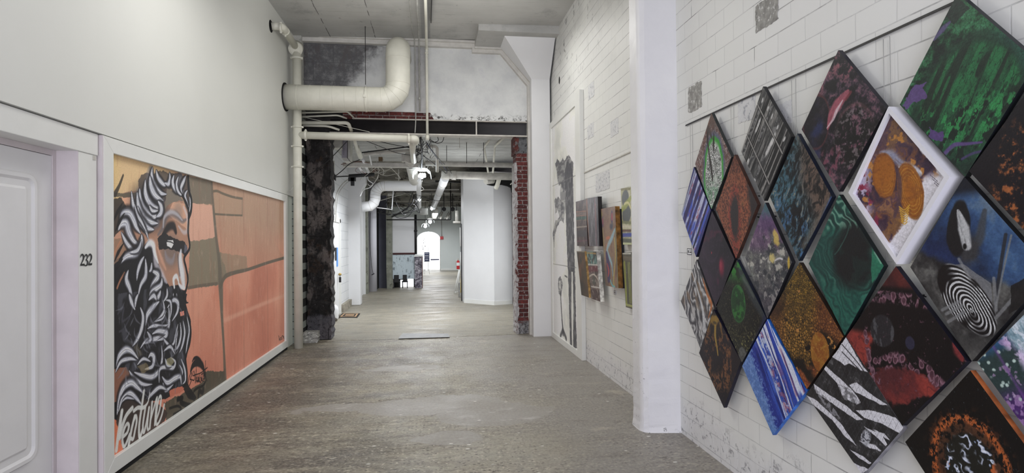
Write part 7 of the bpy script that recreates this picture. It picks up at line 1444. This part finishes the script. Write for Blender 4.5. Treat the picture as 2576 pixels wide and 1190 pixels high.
def f_ab5(P, a, b, s):
    P.ramp(fbm(a, b, 7, s), [(.3, (108, 76, 60)), (.6, (140, 112, 90))]); z0 = P.ctr[1]
    P.stroke([c5p(262, 300), c5p(275, 480), c5p(285, 640)], .05, (150, 140, 96), .7, .6, streak=.5); P.stroke([c5p(300, 500), c5p(320, 495), c5p(330, 520), c5p(300, 560)], .04, (188, 110, 82), .9, .5); P.ell(*c5p(270, 370), .06, .13, (74, 56, 92), .95, .2); P.ell(*c5p(271, 366), .035, .08, (150, 58, 62), .9, .3); P.ell(*c5p(342, 332), .075, .14, (66, 56, 88), .95, .2); P.ell(*c5p(343, 330), .05, .09, (172, 66, 60), .9, .3)
    P.ell(*c5p(338, 405), .10, .07, (50, 52, 72), .9, .5, 0, .04, 14, s); P.stroke([c5p(365, 430), c5p(340, 500), c5p(305, 590), c5p(340, 700), c5p(350, 790)], [.04, .08, .07, .05, .03], (146, 178, 190), .95, .5, streak=.45); P.stroke([c5p(372, 420), c5p(378, 560), c5p(386, 740), c5p(392, 880)], .05, (112, 122, 92), .8, .5, streak=.5); P.stroke([c5p(362, 500), c5p(370, 650), c5p(356, 820), c5p(362, 880)], .028, (186, 172, 88), .9, .5, streak=.4)
    P.stroke([c5p(300, 620), c5p(315, 720), c5p(318, 820)], [.06, .13, .10], (60, 44, 88), .98, .3); P.stroke([c5p(306, 700), c5p(318, 760), c5p(312, 800)], [.02, .05, .02], (186, 74, 60), .95, .5); P.stroke([c5p(345, 650), c5p(348, 760), c5p(345, 860)], .012, (60, 110, 124), .9, .5); P.stroke([c5p(330, 830), c5p(345, 870), c5p(365, 885)], .03, (110, 180, 190), .9, .5, streak=.4); P.stroke([c5p(296, 770), c5p(305, 860)], .05, (100, 90, 78), .9, .5)
def f_ab5b(P, a, b, s):
    P.ramp(fbm(a, b, 6, s), [(.3, (30, 44, 70)), (.5, (44, 60, 96)), (.7, (50, 84, 78))]); P.mix(sst(b, P.ctr[1] + .25, P.ctr[1] + .33), (84, 78, 64)); P.mix(sst(b, P.ctr[1] - .2, P.ctr[1] - .25), (36, 58, 120)); P.mix(sst(fbm(a, b, 10, s + 4), .56, .6) * .7, (70, 100, 60))
YG = (156, 164, 74)
def f_ab6(P, a, b, s):
    P.fill((172, 170, 128)); P.mix(sst(fbm(a, b, 20, s), .5, .6) * .6, (206, 200, 176)); P.ell(*c5p(448, 185), .20, .18, (82, 86, 84), 1, .12, 0, .02, 12, s); P.ell(*c5p(456, 310), .24, .20, (80, 84, 82), 1, .12, 0, .02, 12, s); P.stroke([c5p(415, 280), c5p(455, 235), c5p(490, 180)], [.05, .09, .05], YG, .95, .4, streak=.6); P.stroke([c5p(440, 230), c5p(470, 220), c5p(490, 260)], .03, (214, 206, 150), .9, .4, streak=.6)
    P.stroke([c5p(415, 372), c5p(490, 378)], .035, (120, 124, 84), .9, .5, streak=.4); P.stroke([c5p(415, 410), c5p(490, 412)], .04, (206, 200, 180), .9, .5, streak=.4); P.stroke([c5p(415, 440), c5p(490, 440)], .03, (92, 62, 58), .9, .5, streak=.4); P.stroke([c5p(420, 475), c5p(492, 472)], .05, (62, 74, 160), .95, .5, streak=.3); P.stroke([c5p(420, 515), c5p(492, 520)], .05, (86, 92, 84), .9, .5); P.stroke([c5p(420, 542), c5p(492, 542)], .02, (196, 206, 160), .9, .5, streak=.4); P.stroke([c5p(415, 115), c5p(485, 110)], .03, (110, 104, 60), .8, .5, streak=.5)
def f_ab7(P, a, b, s):
    P.fill((88, 84, 70)); P.stroke([c5p(425, 620), c5p(490, 620)], .02, (206, 206, 196), .9, .5, streak=.4); P.stroke([c5p(430, 655), c5p(490, 660)], .05, (112, 104, 88), .9, .5)
    for x, w, c in ((448, .045, YG), (468, .03, (84, 90, 60)), (486, .018, YG), (436, .014, (196, 198, 120)), (476, .014, (186, 190, 100))): P.stroke([c5p(x - 6, 690), c5p(x + 2, 850), c5p(x + 10, 1010)], w, c, .95, .4, streak=.35)
    P.stroke([c5p(440, 1020), c5p(500, 1035)], .03, (176, 180, 110), .9, .5, streak=.5); P.mix(sst(b, P.ctr[1] - .36, P.ctr[1] - .42) * .6, (104, 100, 60))
AB = [
 ('left panel of the upper abstract pair, dark brown with a green band', [(57, 212), (137, 192), (152, 562), (68, 560)], f_ab1, 1.912, 1.936, (40, 32, 32), 60, 80),
 ('right panel of the upper abstract pair, vertical grey strokes and a wide black edge', [(135, 188), (230, 170), (243, 562), (163, 562)], f_ab2, 1.885, 1.934, (16, 12, 16), 60, 80),
 ('left panel of the lower abstract pair, olive and brown', [(65, 602), (127, 603), (162, 968), (102, 946)], f_ab3, 1.908, 1.936, (150, 120, 76), 60, 80),
 ('right panel of the lower abstract pair, teal over dark red with a white edge', [(143, 605), (220, 604), (252, 1000), (182, 975)], f_ab4, 1.885, 1.934, (196, 184, 176), 60, 80),
 ('blue canvas half hidden behind the tall swirling painting', [(378, 268), (404, 268), (428, 895), (398, 890)], f_ab5b, 1.965, 1.99, (24, 26, 40), 30, 110),
 ('tall swirling painting in orange, violet and pale blue with a gold edge', [(256, 268), (367, 247), (394, 893), (294, 872)], f_ab5, 1.91, 1.96, (120, 84, 40), 80, 160),
 ('yellow-green abstract painting with grey ovals, upper of two beside the column', [(412, 108), (495, 93), (500, 550), (430, 550)], f_ab6, 1.95, 1.985, (150, 150, 90), 60, 130),
 ('yellow-green striped abstract painting, lower of two beside the column', [(425, 615), (500, 608), (512, 1060), (452, 1042)], f_ab7, 1.95, 1.985, (96, 96, 60), 60, 130)]
for k, (lb, q, fn, xf, bk, side, ru, rv) in enumerate(AB):
    C = [onX(*c5p(*p), xf) for p in (q[3], q[0], q[1], q[2])]   # bottom-left, top-left, top-right, bottom-right
    cv = lambda x, y, xf=xf: (lambda p: (-p.y, p.z))(onX(x, y, xf)); g = quad_grid(C[0], C[3], C[2], C[1], ru, rv); P = Paint(-g[..., 1], g[..., 2], cv); ctr = sum(C, Vector((0, 0, 0))) / 4; P.ctr = (-ctr.y, ctr.z); fn(P, P.a, P.b, 900 + 13 * k)
    t = T('abstract_painting', lb, 'painting', (bk, ctr.y, ctr.z)); face_mesh('painted_face', g, P, MT['art'], t); mb = MB(); Bk = [Vector((bk, c.y, c.z)) for c in C]
    for i in range(4): mb.add([C[i], C[(i + 1) % 4], Bk[(i + 1) % 4], Bk[i]], [(0, 1, 2, 3)])
    mb.add(Bk, [(3, 2, 1, 0)]); mb.build('canvas_edge', paintm('abstract_edge_%d' % k, side, .5, .4, 20, 0), t)
# ------------------------------------------------------------------ tall leaning picture of trees
BX = 1.955; cb = lambda x, y: (lambda p: (-p.y, p.z))(onX(x, y, BX)); C6 = (1370, 200, .6050)
ya_, yb_ = 8.90, 7.02; g = quad_grid((BX, ya_, .02), (BX, yb_, .02), (BX, yb_, 3.46), (BX, ya_, 3.44), 170, 520); P = Paint(-g[..., 1], g[..., 2], cb)
P.ramp(fbm(P.a, P.b, 2.2, 4), [(.3, (186, 187, 182)), (.6, (208, 208, 202))]); P.mix(sst(fbm(P.a, P.b, 5, 9, 5), .58, .7) * .4, (226, 224, 204))
INK = (70, 70, 74)
P.mix(P.poly([(92, 340), (110, 350), (118, 400), (122, 600), (126, 800), (134, 1118), (106, 1112), (98, 820), (90, 640), (86, 480), (84, 380)], INK, 1, .02, 14, 3, C6, ret=True) * (.72 + .28 * sst(fbm(P.a * 2, P.b, 16, 6, 5), .3, .6)), INK)
P.mix(P.poly([(112, 800), (117, 800), (120, 960), (118, 1112), (114, 1108), (111, 950)], (200, 200, 194), 1, .006, 14, 5, C6, ret=True), (196, 197, 191))
nz_ = .55 + .45 * sst(fbm(P.a * .6, P.b * 2, 9, 31, 5, .7), .38, .56)
for pts, al in (([(44, 350), (52, 332), (66, 340), (74, 322), (84, 334), (94, 318), (108, 330), (120, 345), (120, 400), (106, 405), (96, 430), (80, 470), (70, 440), (60, 445), (52, 405)], .85), ([(66, 430), (84, 420), (88, 520), (80, 600), (70, 560), (66, 500)], .6),
                ([(40, 505), (54, 486), (66, 500), (80, 520), (82, 560), (66, 572), (54, 540), (46, 560)], .75), ([(72, 562), (80, 600), (64, 586), (54, 604), (44, 640), (40, 700), (34, 650), (42, 600), (56, 570)], .8),
                ([(58, 826), (68, 820), (75, 850), (70, 902), (60, 892), (55, 858)], .75)):
    P.mix(P.poly(pts, INK, 1, .05, 9, len(pts), C6, ret=True) * al * nz_, (72, 72, 77))
for pts, w in (([(66, 890), (70, 960), (74, 1020), (76, 1060)], .07), ([(76, 1040), (66, 1066)], .09), ([(76, 1040), (90, 1078)], .09), ([(72, 1000), (80, 1062)], .06), ([(84, 816), (94, 822)], .03)):
    P.stroke(pts, w, (52, 52, 56), .85, .6, org=C6, streak=.4, seed=3)
P.mix(P.poly([(60, 838), (66, 836), (68, 868), (62, 870)], (206, 206, 200), 1, .01, 20, 2, C6, ret=True) * .6, (206, 206, 200))
for z0, z1 in ((2.46, 2.44), (1.20, 1.22)): P.stroke([(1380, 600)] * 2, .001, INK) if False else P.mix(sst(np.abs(P.b - z0), .008, .003) * .7, (110, 110, 110))
for k in range(0):
    rr = random.Random(k); P.stroke([(48 + rr.uniform(0, 66), 318 + rr.uniform(-8, 40)), (48 + rr.uniform(0, 66), 330 + rr.uniform(0, 60))], .012, (96, 96, 100), .5, .6, org=C6)
tp = T('tall_tree_picture', 'very tall white-framed picture of dark tree trunks, leaning on the right wall', 'picture', (1.97, 8.1, 0))
face_mesh('painted_board', g, P, MT['mural'], tp)
yo, yi, yl, yk = onX(1461, 600, 1.94).y, onX(1449, 600, 1.94).y, onX(1388.5, 600, 1.94).y, onX(1385.5, 600, 1.94).y
for (y0, y1, z0, z1) in ((yo, yi, 0, 3.56), (yl, yk + .03, 0, 3.50), (yi, yl, 0, .09), (yi, yl, 3.40, 3.50)):
    m = MB(); m.box(1.94, 1.998, y0, y1, z0, z1); bevel(m.build('frame_board', MT['trim'], tp), .004)
m = MB(); m.box(1.957, 1.985, yo + .02, yk, .02, 3.48); m.build('backing', MT['trim'], tp)
